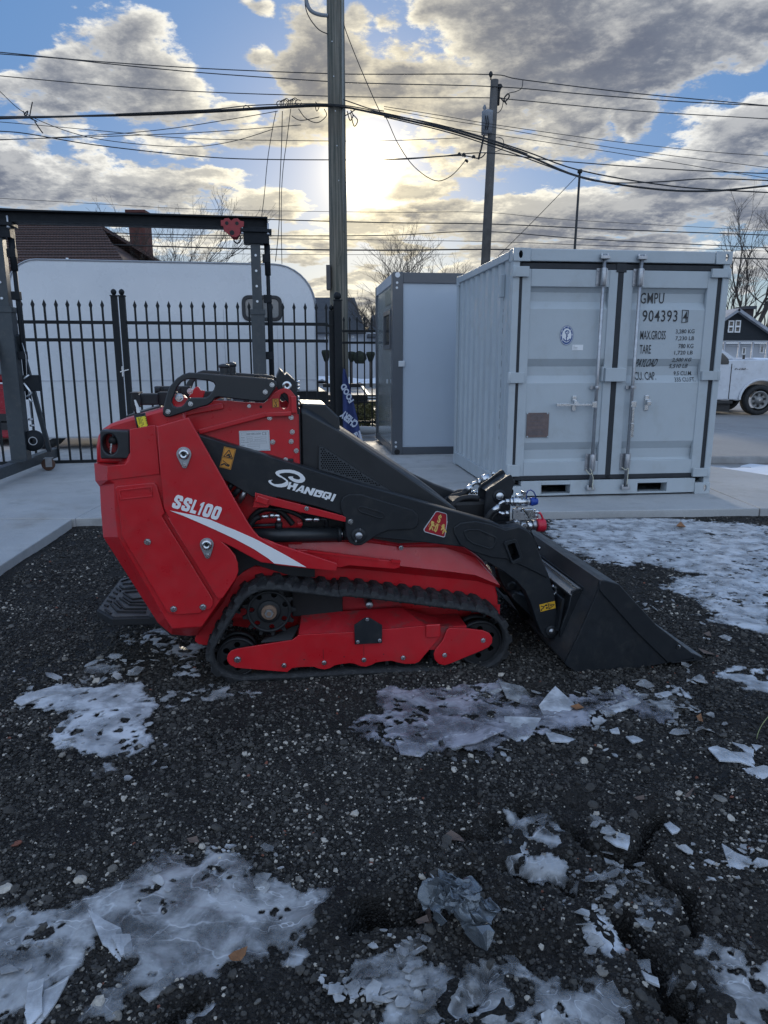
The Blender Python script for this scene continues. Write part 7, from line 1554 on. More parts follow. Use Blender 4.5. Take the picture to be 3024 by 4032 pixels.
for x0, y0, x1, y1 in ((1107,599,1144,615),(1146,626,1186,638),(1248,623,1286,635),(1148,644,1188,656),(1248,642,1286,653),(1170,661,1290,673),(1152,682,1240,693),(1152,699,1240,710)):
    pline('plate_box', 'R1', [(x0,y0),(x1,y0-1),(x1,y1-1),(x0,y1),(x0,y0)], yy, .0006, PLATET, tpl)

# ---------------- handle frames, levers, rear bar
hf = [(537,468),(536,430),(545,395),(556,350),(570,300),(585,262),(608,235),(640,200),(680,174),(725,160),(800,163),(1000,180),(1290,202),(1335,208),(1360,225),(1366,250),(1350,280),(1305,345),(1285,366),(1240,372),(1120,360),(940,338),(915,345),(895,375),(862,398),(800,415),(590,483),(560,485)]
hh = [(618,330),(640,270),(668,232),(700,214),(740,208),(870,220),(905,235),(916,255),(905,285),(868,330),(845,343),(740,343),(712,358),(690,392),(668,408),(640,413),(612,402),(602,378),(606,350)]
for yy in (.088, .70):
    hf_, hh_ = o('R1', .088, hf), o('R1', .088, hh); hr = plate('lever_guard', [hf_, hh_], yy, yy+.022, BLK2, ld, bev=.005)
    if yy < .2:
        for a, b in ((575,443),(738,387),(1329,249),(1280,301)): bolt('R1', a, b, yy, hr, .0075)
m = MB(); q0 = L('R1', 605, 395, .15); plate('hinge_lug', [o('R1', .14, [(600,420),(600,340),(620,320),(655,316),(690,328),(712,345),(720,370),(690,430)])], .14, .16, RED, ld, bev=.003); bolt('R1', 656, 341, .138, ld, .013)
plate('hinge_lug', [o('R1', .45, [(725,340),(765,275),(785,260),(800,268),(812,288),(845,292),(830,345)])], .44, .455, RED, ld, bev=.003); bolt('R1', 735, 295, .40, ld, .010)
m = MB(); p, q_ = L('R1', 372, 352, .30), L('R1', 508, 350, .30); m.box(p[0], q_[0], .28, .34, L('R1', 400, 395, .3)[2], L('R1', 400, 312, .3)[2]); rb = m.build('rear_bar', BLK, ld, bev=.006)
m = MB(); p, q_ = L('R1', 500, 352, .30), L('R1', 640, 345, .30); m.box(p[0], q_[0], .30, .36, p[2]-.030, p[2]+.030); m.build('rear_bar', BLK, rb, bev=.004)
plate('hook_tab', [o('R1', .27, [(308,308),(352,304),(372,330),(380,360),(378,412),(366,408),(340,350),(345,470),(306,400)])], .262, .275, BLK, rb, bev=.003)
m = MB(); p = L('R1', 330, 308, .27); m.box(p[0]-.02, p[0]+.02, .26, .36, p[2]-.004, p[2]+.002); m.build('hook_tab', BLK, rb, bev=.001)
m = MB(); p, q_ = L('R1', 480, 290, .62), L('R1', 740, 300, .62); m.box(p[0], q_[0], .60, .66, p[2]-.02, p[2]+.02); m.box(L('R1', 480, 290, .6)[0], L('R1', 520, 290, .6)[0], .58, .66, L('R1', 480, 300, .6)[2], L('R1', 480, 268, .6)[2]); m.box(L('R1', 545, 290, .6)[0], L('R1', 665, 290, .6)[0], .59, .67, L('R1', 545, 310, .6)[2], L('R1', 545, 270, .6)[2]); m.build('rear_bar', BLK, ld, bev=.004)
for a, yy, hgt in ((984, .34, 97), (1035, .45, 84)):
    p = L('R1', a, 175, yy); q_ = L('R1', a-3, hgt, yy); hz = q_[2]-p[2]; prf = [(0,.022)]
    for k in range(8): prf += [(hz*(.06+.07*k), .0225), (hz*(.095+.07*k), .0195)]
    prf += [(hz*.66,.024),(hz*.80,.026),(hz*.93,.022),(hz,.006)]
    m = MB(); m.lathe(prf, (p[0], yy, p[2]), 'z', 18); gp_ = m.build('lever_grip', BLK2, ld); m = MB(); m.cyl((p[0], yy, p[2]-.25), (p[0], yy, p[2]), .008, n=8); m.build('lever_rod', STEELD, gp_)
# dash block at the top of the tower
db = o('R1', .20, [(1360,200),(1385,135),(1412,160),(1425,182),(1440,165),(1508,232),(1512,300),(1525,420),(1500,440),(1400,330),(1360,260)])
dsh = plate('dash_cowl', [db], .19, .72, BLK, ld, bev=.004)
m = MB(); p = L('R1', 1438, 257, .185); m.lathe([(0,.006),(-.004,.0065),(-.004,.020),(.0,.021)], (p[0], .188, p[2]), 'y', 20); m.build('round_fitting', STEEL, dsh)
for b in (230, 255, 280, 340, 360, 392):
    p = L('R1', 1516, b, .24); m = MB(); m.cyl((p[0]-.006, .24, p[2]), (p[0]+.008, .24, p[2]), .007, n=8); m.build('bolt', STEEL, dsh)
m = MB(); m.tube(cat([L('R1', 1195, 200, .4), L('R1', 1210, 182, .4), L('R1', 1235, 190, .4), L('R1', 1262, 205, .4)], 4), .005, 6); m.tube(cat([L('R1', 1280, 205, .35), L('R1', 1310, 195, .35), L('R1', 1345, 205, .35)], 4), .006, 6); m.build('cable', BLKD, ld)
for a, b in ((1130,345),(1150,350),(1215,345),(1240,360),(1265,345)):
    p = L('R1', a, b, .30); m = MB(); m.cyl((p[0], .30, p[2]-.02), (p[0], .30, p[2]+.02), .008, n=8); m.build('hose_fitting', STEELD, ld)
# black can with the yellow label, standing in the console corner
cbt = L('R1', 392, 560, .055); ctp = L('R1', 368, 462, .055); ax = (Vector(ctp)-Vector(cbt)).normalized()
can = thing('labelled_canister', 'black cylinder with a yellow label and a white strap tucked behind the head panel', 'canister', tuple(LO.w(*cbt)), 0)
wc_ = [Vector(tuple(LO.w(*p)-LO.w(*cbt))) for p in (cbt, ctp)]; m = MB(); m.cyl(tuple(wc_[0]-(wc_[1]-wc_[0])*.3), tuple(wc_[1]), .0235, n=24); m.build('body', BLKD, can); m = MB(); m.cyl(tuple(wc_[1]), tuple(wc_[1]+(wc_[1]-wc_[0])*.02), .0225, n=24); m.build('lid', BLK2, can)
dv = (wc_[1]-wc_[0]); up_ = dv.normalized(); sx_ = Vector(tuple(LO.x)); fw = Vector(tuple(-LO.y)); sx_ = (sx_-up_*sx_.dot(up_)).normalized(); fw = up_.cross(sx_); fw = fw if fw.y < 0 else -fw
def canp(ang, t, r_=.0242): return tuple(wc_[0]+dv*t+sx_*r_*sin(ang)+fw*r_*cos(ang))
for a0, a1 in ((-.55, .18), (.24, 1.25)):
    m = MB(); n_ = 8; vs = [canp(a0+(a1-a0)*i/n_, t) for i in range(n_+1) for t in (-.2, .82)]; m.add(vs, [(2*i, 2*i+2, 2*i+3, 2*i+1) for i in range(n_)]); m.build('label', YELLOW, can)
text3('lettering', 'MIUM', canp(1.15, .05, .0252), canp(1.15, .80, .0252), canp(.35, .05, .0252), BLACKP, can, .03); text3('lettering', '3X', canp(.1, -.05, .0252), canp(.1, .22, .0252), canp(-.5, -.05, .0252), BLACKP, can, .02); text3('lettering', 'STRONGER', canp(.1, .3, .0252), canp(.1, .78, .0252), canp(-.25, .3, .0252), BLACKP, can, 0)
m = MB(); q_ = [Vector(tuple(LO.w(*L('R1', a, b, .05))-LO.w(*cbt))) for a, b in ((362,452),(352,415),(340,385),(333,358))]
for i in range(3): m.bar(tuple(q_[i]), tuple(q_[i+1]), .012-.003*i, .002)
m.build('strap', WHITE, can)

# ---------------- engine hood
YH = .235
hs1 = o('R3', YH, [(203,182),(230,186),(320,236),(437,300),(760,515),(900,612),(1120,760),(1128,775)])
hu = o('R3', YH+.055, [(200,140),(250,145),(330,190),(440,282),(760,492),(900,585),(1040,690),(1128,770)])
zb = o('R3', YH, [(203,560),(203,560)])[0][1]
lowz = [(a, .52 if i < 7 else b-.004) for i, (a, b) in enumerate(hs1)]
def yz(l, y_): return [(a, y_, b) for a, b in l]
m = MB(); secs = []
for i in range(8):
    a, b = hs1[i]; c_, d = hu[i]; lz = min(.50+.0*i, b-.01)
    secs.append([(a, YH, lz), (a, YH, b), (c_, YH+.055, max(d, b)), (c_, W-YH-.055, max(d, b)), (a, W-YH, b), (a, W-YH, lz)])
m.loft(secs); hood = m.build('engine_hood', BLK2, ld); bevel(hood, .008, 3, 20)
# raised scoop
sc1 = o('R3', YH+.03, [(205,135),(348,140),(430,215),(437,298)]); scp = [(a, b) for a, b in sc1]+[(sc1[3][0], sc1[3][1]-.03), (sc1[0][0], sc1[0][1]-.10)]
plate('hood_scoop', [scp], YH+.03, W-YH-.06, BLK2, hood, bev=.008, r=.004)
# far shoulder of the hood
fs = o('R3', .60, [(437,275),(560,372),(700,450),(850,545),(1000,615),(1130,662),(1180,690),(1100,745),(700,560)]); plate('hood_shoulder', [fs], .60, .66, BLK2, hood, bev=.006)
# rear edge frame
m = MB(); p, q_ = L('R3', 198, 500, YH-.01), L('R3', 196, 160, YH-.01); m.box(p[0]-.018, p[0]+.006, YH-.03, YH+.02, p[2]-.05, q_[2]); m.build('hood_hinge_frame', BLK, hood, bev=.004)
# honeycomb grille with real holes
gq = [(312,392),(322,387),(336,392),(440,460),(545,532),(650,596),(760,664),(560,600),(400,548),(312,522)]
go_ = o('R3', YH-.003, gq); gpoly = [tuple(p) for p in go_]; xs_ = [p[0] for p in gpoly]; zs_ = [p[1] for p in gpoly]
def inpoly(x, z, P_, mrg=.004):
    X = np.array([[x]]); return float(sdf(X, np.array([[z]]), list(P_))[0, 0]) > mrg
holes = []; ph_ = .0112; row = 0; z = min(zs_)
while z < max(zs_):
    x = min(xs_)+(ph_/2 if row % 2 else 0)
    while x < max(xs_):
        if inpoly(x, z, gpoly, .0065): holes.append([(x+.0044*cos(t), z+.0044*sin(t)) for t in np.linspace(pi/6, 2*pi+pi/6, 7)[:-1]])
        x += ph_
    z += ph_*.866; row += 1
print('grille holes', len(holes))
grl = plate('honeycomb_grille', [gpoly]+holes, YH-.006, YH-.002, M('grille_metal', (.045, .052, .060), .45), hood, bev=0)
plate('grille_back', [gpoly], YH-.0018, YH-.001, M('grille_dark', (.004, .005, .006), .9), hood, bev=0)
plate('grille_rim', [o('R3', YH-.004, [(306,390),(320,381),(340,388),(550,528),(770,664),(775,672),(560,606),(400,554),(306,528)]), gpoly], YH-.008, YH-.001, BLK2, hood, bev=.001)

# ---------------- lift arms
YA = .085
arm = o('R1', YA, [(700,560),(800,616),(860,632),(1090,705),(1250,750)])+o('R3', YA, [(160,492),(440,583),(760,672),(1100,772),(1340,838),(1410,872),(1440,872),(1500,860),(1555,885),(1590,925),(1625,1010)])
arm += o('R5', YA, [(365,580),(400,680),(455,810),(497,960),(512,1060),(530,1140),(537,1190),(525,1220),(500,1243),(465,1252),(430,1240),(404,1210),(388,1170),(365,1110),(330,1000),(292,920),(235,855),(150,790),(60,738),(0,705)])
arm += o('R3', YA, [(1250,1035),(1175,988),(1070,975),(940,960),(820,948),(640,930),(600,952),(560,975),(525,978),(490,960),(470,915),(467,830),(455,798),(300,748),(60,690)])+o('R1', YA, [(1380,1120),(1180,1060),(1060,985),(960,930),(800,880)])
so1 = o('R3', YA, [(1424,972),(1470,955),(1502,1048),(1456,1072)])
armo = plate('lift_arm', [arm, fillet(so1, .006)], YA, YA+.075, BLK, ld, bev=.004)
plate('lift_arm', [arm, fillet(so1, .006)], W-YA-.075, W-YA, BLK, ld, bev=.004)
# raised plates and embossed rings
def ring(nm, fr, outer, inner, yp, th, par=None, r=.006): return plate(nm, [fillet(o(fr, yp, outer), r), fillet(o(fr, yp, inner), r)], yp-th, yp+.0005, BLK, par or armo, bev=.002)
lug = o('R3', YA-.008, [(440,760),(438,720),(455,690),(485,673),(560,672),(700,715),(868,765),(897,795),(903,830),(895,862),(870,880),(800,884),(720,888),(655,915),(605,950),(565,975),(525,978),(490,960),(470,915),(466,840)])
lg = plate('pivot_lug', [lug], YA-.010, YA, BLK, ld, bev=.004)
ring('emboss', 'R3', [(536,762),(548,742),(575,744),(690,778),(703,795),(692,818),(668,818),(556,782)], [(546,765),(556,752),(575,754),(684,787),(692,798),(684,808),(668,808),(560,774)], YA-.010, .003, lg)
fpl = o('R3', YA-.008, [(1112,905),(1112,870),(1150,842),(1240,832),(1330,850),(1420,884),(1500,866),(1550,890),(1588,930),(1625,1015)])+o('R5', YA-.008, [(365,585),(400,684),(452,812),(440,830),(300,760),(160,700),(60,690),(0,670)])+o('R3', YA-.008, [(1225,1015),(1150,975)])
fp_ = plate('front_reinforcement', [fpl, fillet(so1, .006)], YA-.009, YA, BLK, ld, bev=.004)
ring('emboss', 'R3', [(1168,905),(1170,888),(1195,880),(1260,880),(1358,922),(1367,935),(1360,965),(1345,992),(1322,1000),(1222,968),(1185,940)], [(1180,905),(1182,894),(1200,889),(1256,889),(1350,930),(1356,940),(1350,962),(1338,984),(1322,990),(1228,960),(1193,933)], YA-.009, .004, fp_)
ring('slot_sleeve', 'R3', [(1406,965),(1412,950),(1470,936),(1482,942),(1518,1050),(1512,1070),(1462,1086),(1450,1078)], [(1425,974),(1468,958),(1500,1046),(1458,1068)], YA-.009, .010, fp_)
m = MB(); q_ = L('R3', 1463, 1012, YA); m.box(q_[0]-.05, q_[0]+.05, YA+.076, YA+.08, q_[2]-.07, q_[2]+.07); m.build('slot_back', BLKD, armo)
ptop = o('R3', YA-.001, [(0,446),(160,490),(440,581),(760,670),(1340,836)]); m = MB(); vs = [(a, y_, b) for a, b in ptop for y_ in (YA+.001, YA+.074)]
# pivot pin
pc = L('R3', 545, 915, YA-.010)
m = MB(); m.lathe([(0,.034),(-.007,.034),(-.010,.031),(-.010,.018)], (pc[0], YA-.010, pc[2]), 'y', 28); pb_ = m.build('pin_boss', BLK, lg); m = MB(); m.lathe([(0,.0165),(-.014,.0165),(-.016,.015),(-.016,.001)], (pc[0], YA-.012, pc[2]), 'y', 22); m.build('pin', STEELD, pb_)
for a, b in ((555,880),(530,950)):
    p = L('R3', a, b, YA-.018); m = MB(); m.cyl((p[0], YA-.018, p[2]), (p[0], YA-.023, p[2]), .005, n=8); m.build('lock_screw', STEEL, pb_)
bolt('R3', 497, 834, YA-.010, lg, .009)
# bucket pin at the arm tip
pc = L('R5', 470, 1193, YA); m = MB(); m.lathe([(0,.030),(-.010,.030),(-.013,.027),(-.013,.016)], (pc[0], YA, pc[2]), 'y', 28); pb_ = m.build('pin_boss', BLK, armo); m = MB(); m.lathe([(0,.015),(-.016,.015),(-.018,.001)], (pc[0], YA, pc[2]), 'y', 22); m.build('pin', STEELD, pb_)
# SHANGQI logo
S_out = [(560,695),(552,712),(565,735),(600,752),(650,752),(700,745),(735,730),(755,712),(740,700),(700,672),(650,650),(622,628),(610,605),(622,585),(660,570),(720,562),(800,562),(860,572),(920,595),(965,625),(995,660),(1002,690),(990,715),(960,732),(920,737),(880,730),(840,715),(805,692),(780,665),(778,657),(800,650),(850,651),(840,655),(842,668),(860,680),(890,690),(920,692),(936,682),(932,660),(905,635),(860,615),(800,603),(740,602),(690,608),(662,618),(668,632),(700,652),(745,680),(775,706),(785,735),(775,765),(745,785),(690,793),(640,790),(590,775),(545,750),(522,725),(520,708),(535,698),(572,698)]
def k8(pts, nm='logo_letter', hole=None, par=None):
    lp_ = [o('K8', YA-.002, pts)]
    if hole: lp_.append(o('K8', YA-.002, hole))
    return plate(nm, lp_, YA-.0018, YA-.0002, WHITE, par or armo, bev=.0002)
k8(S_out)
k8([(795,722),(822,728),(808,762),(842,770),(856,738),(905,750),(915,745),(862,838),(832,832),(848,796),(815,787),(800,820),(763,812)])
k8([(958,768),(990,775),(977,868),(942,862),(946,845),(912,838),(898,852),(868,846)], hole=[(928,822),(950,826),(955,795)])
k8([(1022,786),(1052,792),(1072,852),(1092,802),(1138,812),(1090,900),(1058,893),(1030,838),(1010,880),(974,874)])
k8([(1145,822),(1238,840),(1248,850),(1240,870),(1160,855),(1145,890),(1188,900),(1196,880),(1170,876),(1178,860),(1228,870),(1215,905),(1195,925),(1110,908),(1105,900)])
k8([(1265,850),(1345,866),(1348,878),(1322,948),(1290,942),(1285,958),(1255,952),(1258,938),(1220,930),(1214,920),(1248,858)], hole=[(1270,872),(1316,881),(1300,915),(1280,890),(1270,908),(1285,924),(1250,917)])
k8([(1376,878),(1408,886),(1362,978),(1330,970)])
# stickers and crest on the arm
a1s = quadp('warning_sticker', 'R1', [(982,697),(1068,716),(1030,866),(948,846)], YA-.001, ORANGE, armo); yy = YA-.0022
pline('sticker_print', 'R1', [(988,703),(1062,719),(1046,785),(969,768),(988,703)], yy, .0014, BLACKP, a1s); pline('sticker_print', 'R1', [(967,775),(1044,792),(1027,860),(954,843),(967,775)], yy, .0014, BLACKP, a1s)
pline('sticker_print', 'R1', [(978,768),(1018,722),(1042,784),(978,768)], yy, .0036, BLACKP, a1s); pline('sticker_print', 'R1', [(998,765),(1020,752),(1015,768),(1030,772)], yy, .0065, BLACKP, a1s)
pline('sticker_print', 'R1', [(958,832),(985,820),(1000,838)], yy, .006, BLACKP, a1s); pline('sticker_print', 'R1', [(972,798),(990,812),(1008,826)], yy, .003, BLACKP, a1s); pline('sticker_print', 'R1', [(1000,828),(1020,832),(1010,842),(1003,828)], yy, .006, BLACKP, a1s)
a2s = quadp('warning_sticker', 'T2', [(1004,548),(1148,512),(1157,578),(1016,614)], YA-.001, YELLOW if False else ORANGE, armo); a2s.data.materials.clear(); a2s.data.materials.append(M('amber_sticker', (.66, .36, .02), .45))
pline('sticker_print', 'T2', [(1082,528),(1094,590)], yy, .0015, BLACKP, a2s); pline('sticker_print', 'T2', [(1086,540),(1145,546),(1098,586),(1086,540)], yy, .0034, BLACKP, a2s); pline('sticker_print', 'T2', [(1100,558),(1122,553)], yy, .004, BLACKP, a2s)
pline('sticker_print', 'T2', [(1018,560),(1040,568),(1052,560),(1040,582),(1022,592),(1025,606)], yy, .0045, BLACKP, a2s); pline('sticker_print', 'T2', [(1066,545),(1070,560)], yy, .010, BLACKP, a2s); pline('sticker_print', 'T2', [(1072,570),(1076,585)], yy, .010, BLACKP, a2s); pline('sticker_print', 'T2', [(1052,558),(1080,552)], yy, .003, BLACKP, a2s)
cr_ = [(800,140),(870,132),(900,142),(1170,212),(1225,240),(1242,290),(1250,540),(1266,570),(1250,640),(1165,1160),(1130,1200),(1080,1200),(350,990),(300,950),(285,890),(300,840),(770,165)]
ci_ = [(815,165),(880,158),(1165,232),(1210,260),(1225,320),(1225,640),(1145,1140),(1110,1170),(1080,1165),(370,965),(330,930),(325,890),(345,840),(780,190)]
yc_ = YA-.0015
plate('crest_border', [o('K5', yc_, cr_), o('K5', yc_, ci_)], yc_-.0014, yc_+.001, SILVER, armo, bev=.0003); crs = plate('crest', [o('K5', yc_, ci_)], yc_-.0006, yc_+.0008, CREST, armo, bev=.0002)
def gold(pts): plate('crest_print', [o('K5', yc_-.001, pts)], yc_-.0016, yc_-.0007, GOLD, crs, bev=.0001)
gold([(980,250),(1000,300),(1030,350),(1010,420),(975,420),(960,390),(980,350),(955,340),(935,370),(950,430),(985,480),(965,560),(940,600),(880,610),(850,570),(835,545),(860,520),(870,470),(895,500),(885,560),(915,560),(920,500),(890,430),(890,360),(920,310),(960,295)])
gold([(870,640),(900,690),(840,930),(770,1000),(715,915),(790,680)])
plate('crest_print', [o('K5', yc_-.0018, [(838,705),(852,710),(800,900),(780,915),(770,900)])], yc_-.0022, yc_-.0017, CREST, crs, bev=.0001)
lionL = [(585,570),(625,530),(680,540),(725,590),(725,615),(690,620),(720,680),(750,750),(735,768),(660,740),(625,755),(630,790),(680,810),(670,860),(700,915),(680,930),(630,890),(615,810),(600,800),(590,870),(540,890),(548,920),(520,915),(510,880),(530,820),(560,770),(600,690),(590,620)]
gold(lionL); gold([(1130-(x-585)*.98+20, y+112+(585-x)*-.28) for x, y in lionL][::-1])
for pts in ([(530,595),(552,650),(510,700),(500,760),(540,790)], [(1180,770),(1120,830),(1100,920),(1060,950)], [(725,665),(780,635),(850,630)], [(890,650),(940,670),(970,730)]): pline('crest_print', 'K5', pts, yc_-.0018, .0012, GOLD, crs)

# ---------------- lift cylinder and hoses under the arm
YCY = .105
cy0, cy1 = L('K4', 100, 525, YCY+.03), L('K4', 1218, 505, YCY+.03); m = MB(); rcy = .033
m.cyl((cy0[0], YCY+.03, cy0[2]), (cy1[0], YCY+.03, cy1[2]), rcy, n=28); cyl_ = m.build('lift_cylinder', BLK2, ld); m = MB(); m.cyl((cy1[0]-.012, YCY+.03, cy1[2]), (cy1[0]+.004, YCY+.03, cy1[2]), rcy+.003, n=28); m.build('gland', BLK, cyl_)
q_ = L('K4', 1300, 505, YCY+.03); m = MB(); m.cyl((cy1[0], YCY+.03, cy1[2]), (cy1[0]+.012, YCY+.03, cy1[2]), .018, n=18); m.build('rod', STEEL, cyl_); m = MB(); m.cyl((cy1[0]+.012, YCY+.03, cy1[2]), (q_[0]+.06, YCY+.03, q_[2]), .026, n=18); m.build('rod_end', BLKD, cyl_)
m = MB(); m.cyl(L('K4', 545, 450, YCY+.03), L('K4', 545, 375, YCY+.03), .017, n=12); m.cyl(L('K4', 1065, 420, YCY+.03), L('K4', 1065, 350, YCY+.03), .010, n=12); m.cyl(L('K4', 250, 415, YCY+.02), L('K4', 510, 402, YCY+.02), .007, n=8); m.build('port', BLK2, cyl_)
def fit(pts, r_, nm='hydraulic_fitting', mat=STEEL, par=ld, n=8, yp=.10, fr='K4'):
    m = MB(); m.tube([L(fr, a, b, yp) for a, b in pts], r_, n); return m.build(nm, mat, par)
fit([(345,320),(440,310)], .009); fit([(445,306),(495,304)], .0125, n=6); fit([(495,304),(540,305),(545,330)], .010); fit([(545,330),(547,372)], .012, n=6); fit([(830,350),(915,345)], .009); fit([(925,348),(990,346)], .0115, n=6); fit([(990,345),(1060,343),(1065,395)], .008, mat=BLKD)
def hose(fr, pts, yp, r_=.013, par=ld, mat=None):
    P3 = [L(fr, p[0], p[1], p[2] if len(p) > 2 else yp) for p in pts]; m = MB(); m.tube([tuple(q_) for q_ in cat(P3, 5)], r_, 8); return m.build('hose', mat or BLKD, par)
hose('K4', [(210,420),(240,350),(310,270),(420,230),(560,260),(640,330),(700,400)], .16); hose('K4', [(345,322),(290,340),(240,400),(200,460)], .12); hose('K4', [(480,240),(600,240),(760,300),(830,350)], .15, .010); hose('K4', [(300,240),(450,210),(650,235),(800,310),(900,330)], .19, .012)
plate('guard_strip', [o('K4', .075, [(290,52),(430,92),(850,200),(1240,305),(1276,322),(1272,374),(1100,335),(800,270),(445,185),(430,215),(262,215),(285,118)])], .070, .082, RED, ld, bev=.002)
m = MB(); p, q_ = L('K4', 300, 115, .06), L('K4', 430, 160, .06); m.bar(p, q_, .012, .03); m.build('guard_tab', RED, ld, bev=.004); bolt('K4', 850, 226, .068, ld, .0075)
m = MB(); p, q_ = L('K4', 748, 415, .15), L('K4', 805, 373, .15); m.box(p[0], q_[0], .14, .19, p[2], q_[2]); m.build('red_cap', RED, ld, bev=.004)
m = MB(); p = L('K4', 200, 420, .17); q_ = L('K4', 1275, 300, .17); m.box(p[0]-.05, q_[0]+.02, .197, .21, .50, .86); m.build('inner_wall', BLKD, ld)
plate('inner_wall', [o('K4', .19, [(130,-30),(330,40),(310,230),(200,330),(90,180)])], .185, .194, RED, ld)
for pts in ([(1000,960),(1045,985),(1062,1010)], ):
    pass
for a, b, c_, d in ((1010,1010,1040,965),(1045,1055,1110,985),(1085,1100,1150,1000)):
    m = MB(); m.cyl(L('R1', a, b, .11), L('R1', c_, d, .11), .013, n=10); m.build('hose_end', STEELD if c_ == 1150 else BLK, ld)

# ---------------- front linkage: upright brackets, pins, couplings
def k3(pts, y0, y1, nm, mat, hole=None, bev=.004, par=ld, r=.008):
    lp_ = [fillet(o('K3', y0, pts), r)]
    if hole: lp_.append(fillet(o('K3', y0, hole), r))
    return plate(nm, lp_, y0, y1, mat, par, bev=bev)
nb = k3([(640,420),(655,385),(690,355),(975,165),(1000,150),(1025,165),(1080,270),(1045,340),(1030,400),(1020,520),(1000,700),(1000,860),(600,860),(615,600)], .33, .345, 'upright_bracket', BLK)
fb_ = k3([(520,360),(560,295),(640,250),(850,90),(880,78),(905,90),(945,165),(900,330),(880,860),(500,860),(510,560)], .46, .475, 'upright_bracket', BLK)
# cross plate between the brackets with an oval slot
P0, P1 = L('K3', 650, 395, .335), L('K3', 985, 165, .335)
cp = MB(); u = Vector((P1[0]-P0[0], 0, P1[2]-P0[2])); n_ = Vector((-u.z, 0, u.x)).normalized()*.004
m = MB(); c4 = [Vector((P0[0], .346, P0[2])), Vector((P1[0], .346, P1[2])), Vector((P1[0], .459, P1[2])), Vector((P0[0], .459, P0[2]))]
m.add([tuple(p-n_*2) for p in c4]+[tuple(p-n_*4) for p in c4], [(0,1,2,3),(7,6,5,4),(0,4,5,1),(1,5,6,2),(2,6,7,3),(3,7,4,0)]); m.build('cross_plate', BLK2, nb)
m = MB(); mid = [c4[0]+u*.38, c4[0]+u*.72]; ring_ = []
for t in np.linspace(0, 2*pi, 21)[:-1]:
    s_ = mid[0].lerp(mid[1], .5+.5*cos(t)); ring_.append(tuple(s_+Vector((0, .055+.028*sin(t), 0))-n_*1.7))
m.add(ring_, [tuple(range(20))]); m.build('slot', BLKD, nb)
m = MB(); s_ = c4[0]+u*.60+Vector((0, .05, 0)); m.add([tuple(s_-n_*1.5+u.normalized()*a+Vector((0, b, 0))) for a, b in ((.03,-.028),(.045,-.028),(.045,-.012),(.03,-.012))], [(0,1,2,3)]); 
pc = L('K3', 833, 476, .33); m = MB(); m.lathe([(.0,.034),(-.004,.034),(-.005,.024)], (pc[0], .33, pc[2]), 'y', 26); bs = m.build('pin_boss', BLK, nb); m = MB(); m.lathe([(-.001,.020),(-.010,.020),(-.012,.018),(-.012,.001)], (pc[0], .33, pc[2]), 'y', 22); m.build('pin', STEEL, bs)
m = MB(); m.box(L('K3', 560, 800, .4)[0], L('K3', 1000, 800, .4)[0], .20, .70, L('K3', 600, 900, .4)[2]-.05, L('K3', 600, 830, .4)[2]); m.build('cross_member', BLKD, ld, bev=.01)
def f3(pts, r_, yp, nm='hydraulic_fitting', mat=STEEL, n=10): return fit(pts, r_, nm, mat, ld, n, yp, 'K3')
f3([(720,720),(820,630)], .014, .27); f3([(815,628),(850,585),(890,562),(925,560)], .008, .27); f3([(925,558),(985,558)], .015, .27, n=6); f3([(990,560),(1035,562)], .020, .27, n=6); f3([(1035,560),(1250,565)], .023, .27, 'coupler', STEEL, 18); f3([(1100,500),(1110,470),(1160,465),(1190,490)], .010, .27)
m = MB(); p, q_ = L('K3', 1175, 490, .26), L('K3', 1228, 398, .26); m.box(p[0], q_[0], .245, .275, p[2], q_[2]); m.build('valve_lever', STEEL, ld, bev=.002)
f3([(1250,560),(1300,565)], .017, .27, mat=STEELD, n=8)
m = MB(); p, q_ = L('K3', 1300, 560, .27), L('K3', 1410, 562, .27); m.lathe([(0,.006),(0,.020),(.012,.022),(q_[0]-p[0]-.012,.019),(q_[0]-p[0],.016),(q_[0]-p[0],.001)], p, 'x', 20); m.build('dust_cap', M('blue_cap', (.01, .05, .30), .4), ld).data
fit([(1290,575),(1250,520),(1240,450),(1270,395),(1310,382),(1355,410),(1385,470),(1385,515)], .0035, 'cap_leash', M('blue_leash', (.02, .05, .20), .5), ld, 6, .26, 'K3')
f3([(1140,640),(1130,700)], .016, .27, mat=STEELD)
k3([(1045,700),(1060,675),(1105,665),(1140,685),(1150,715),(1230,725),(1270,780),(1290,830),(1260,845),(1100,850),(1042,830)], .24, .26, 'valve_block', STEELD, bev=.002, r=.004)
k3([(1210,680),(1345,675),(1370,710),(1375,820),(1290,822),(1240,720)], .235, .28, 'valve_block', STEEL, bev=.003, r=.002)
for a, b in ((1105,720),(1112,775),(1160,808),(1218,755),(1252,808)):
    p = L('K3', a, b, .238); m = MB(); m.cyl((p[0], .239, p[2]), (p[0], .2385, p[2]), .004, n=10); m.build('screw', STEEL, ld)
f3([(1370,712),(1440,722)], .010, .26); f3([(1395,740),(1390,800)], .012, .26, mat=STEELD)
f3([(820,720),(915,750)], .008, .27, n=8); f3([(850,745),(915,742)], .012, .27, n=6); f3([(920,736),(980,738)], .0155, .27, n=6)
f3([(1245,925),(1330,925)], .023, .25, n=20); f3([(1330,912),(1400,912)], .026, .25, mat=STEELD, n=6)
RCAP = M('red_plastic_cap', (.55, .015, .04), .35); m = MB(); p, q_ = L('K3', 1400, 918, .25), L('K3', 1520, 918, .25); m.lathe([(0,.01),(0,.031),(.006,.033),(q_[0]-p[0]-.004,.033),(q_[0]-p[0],.030),(q_[0]-p[0],.001)], p, 'x', 26); m.build('dust_cap', RCAP, ld)
fit([(1440,720),(1470,760),(1490,810),(1488,860)], .005, 'cap_leash', RCAP, ld, 6, .24, 'K3')
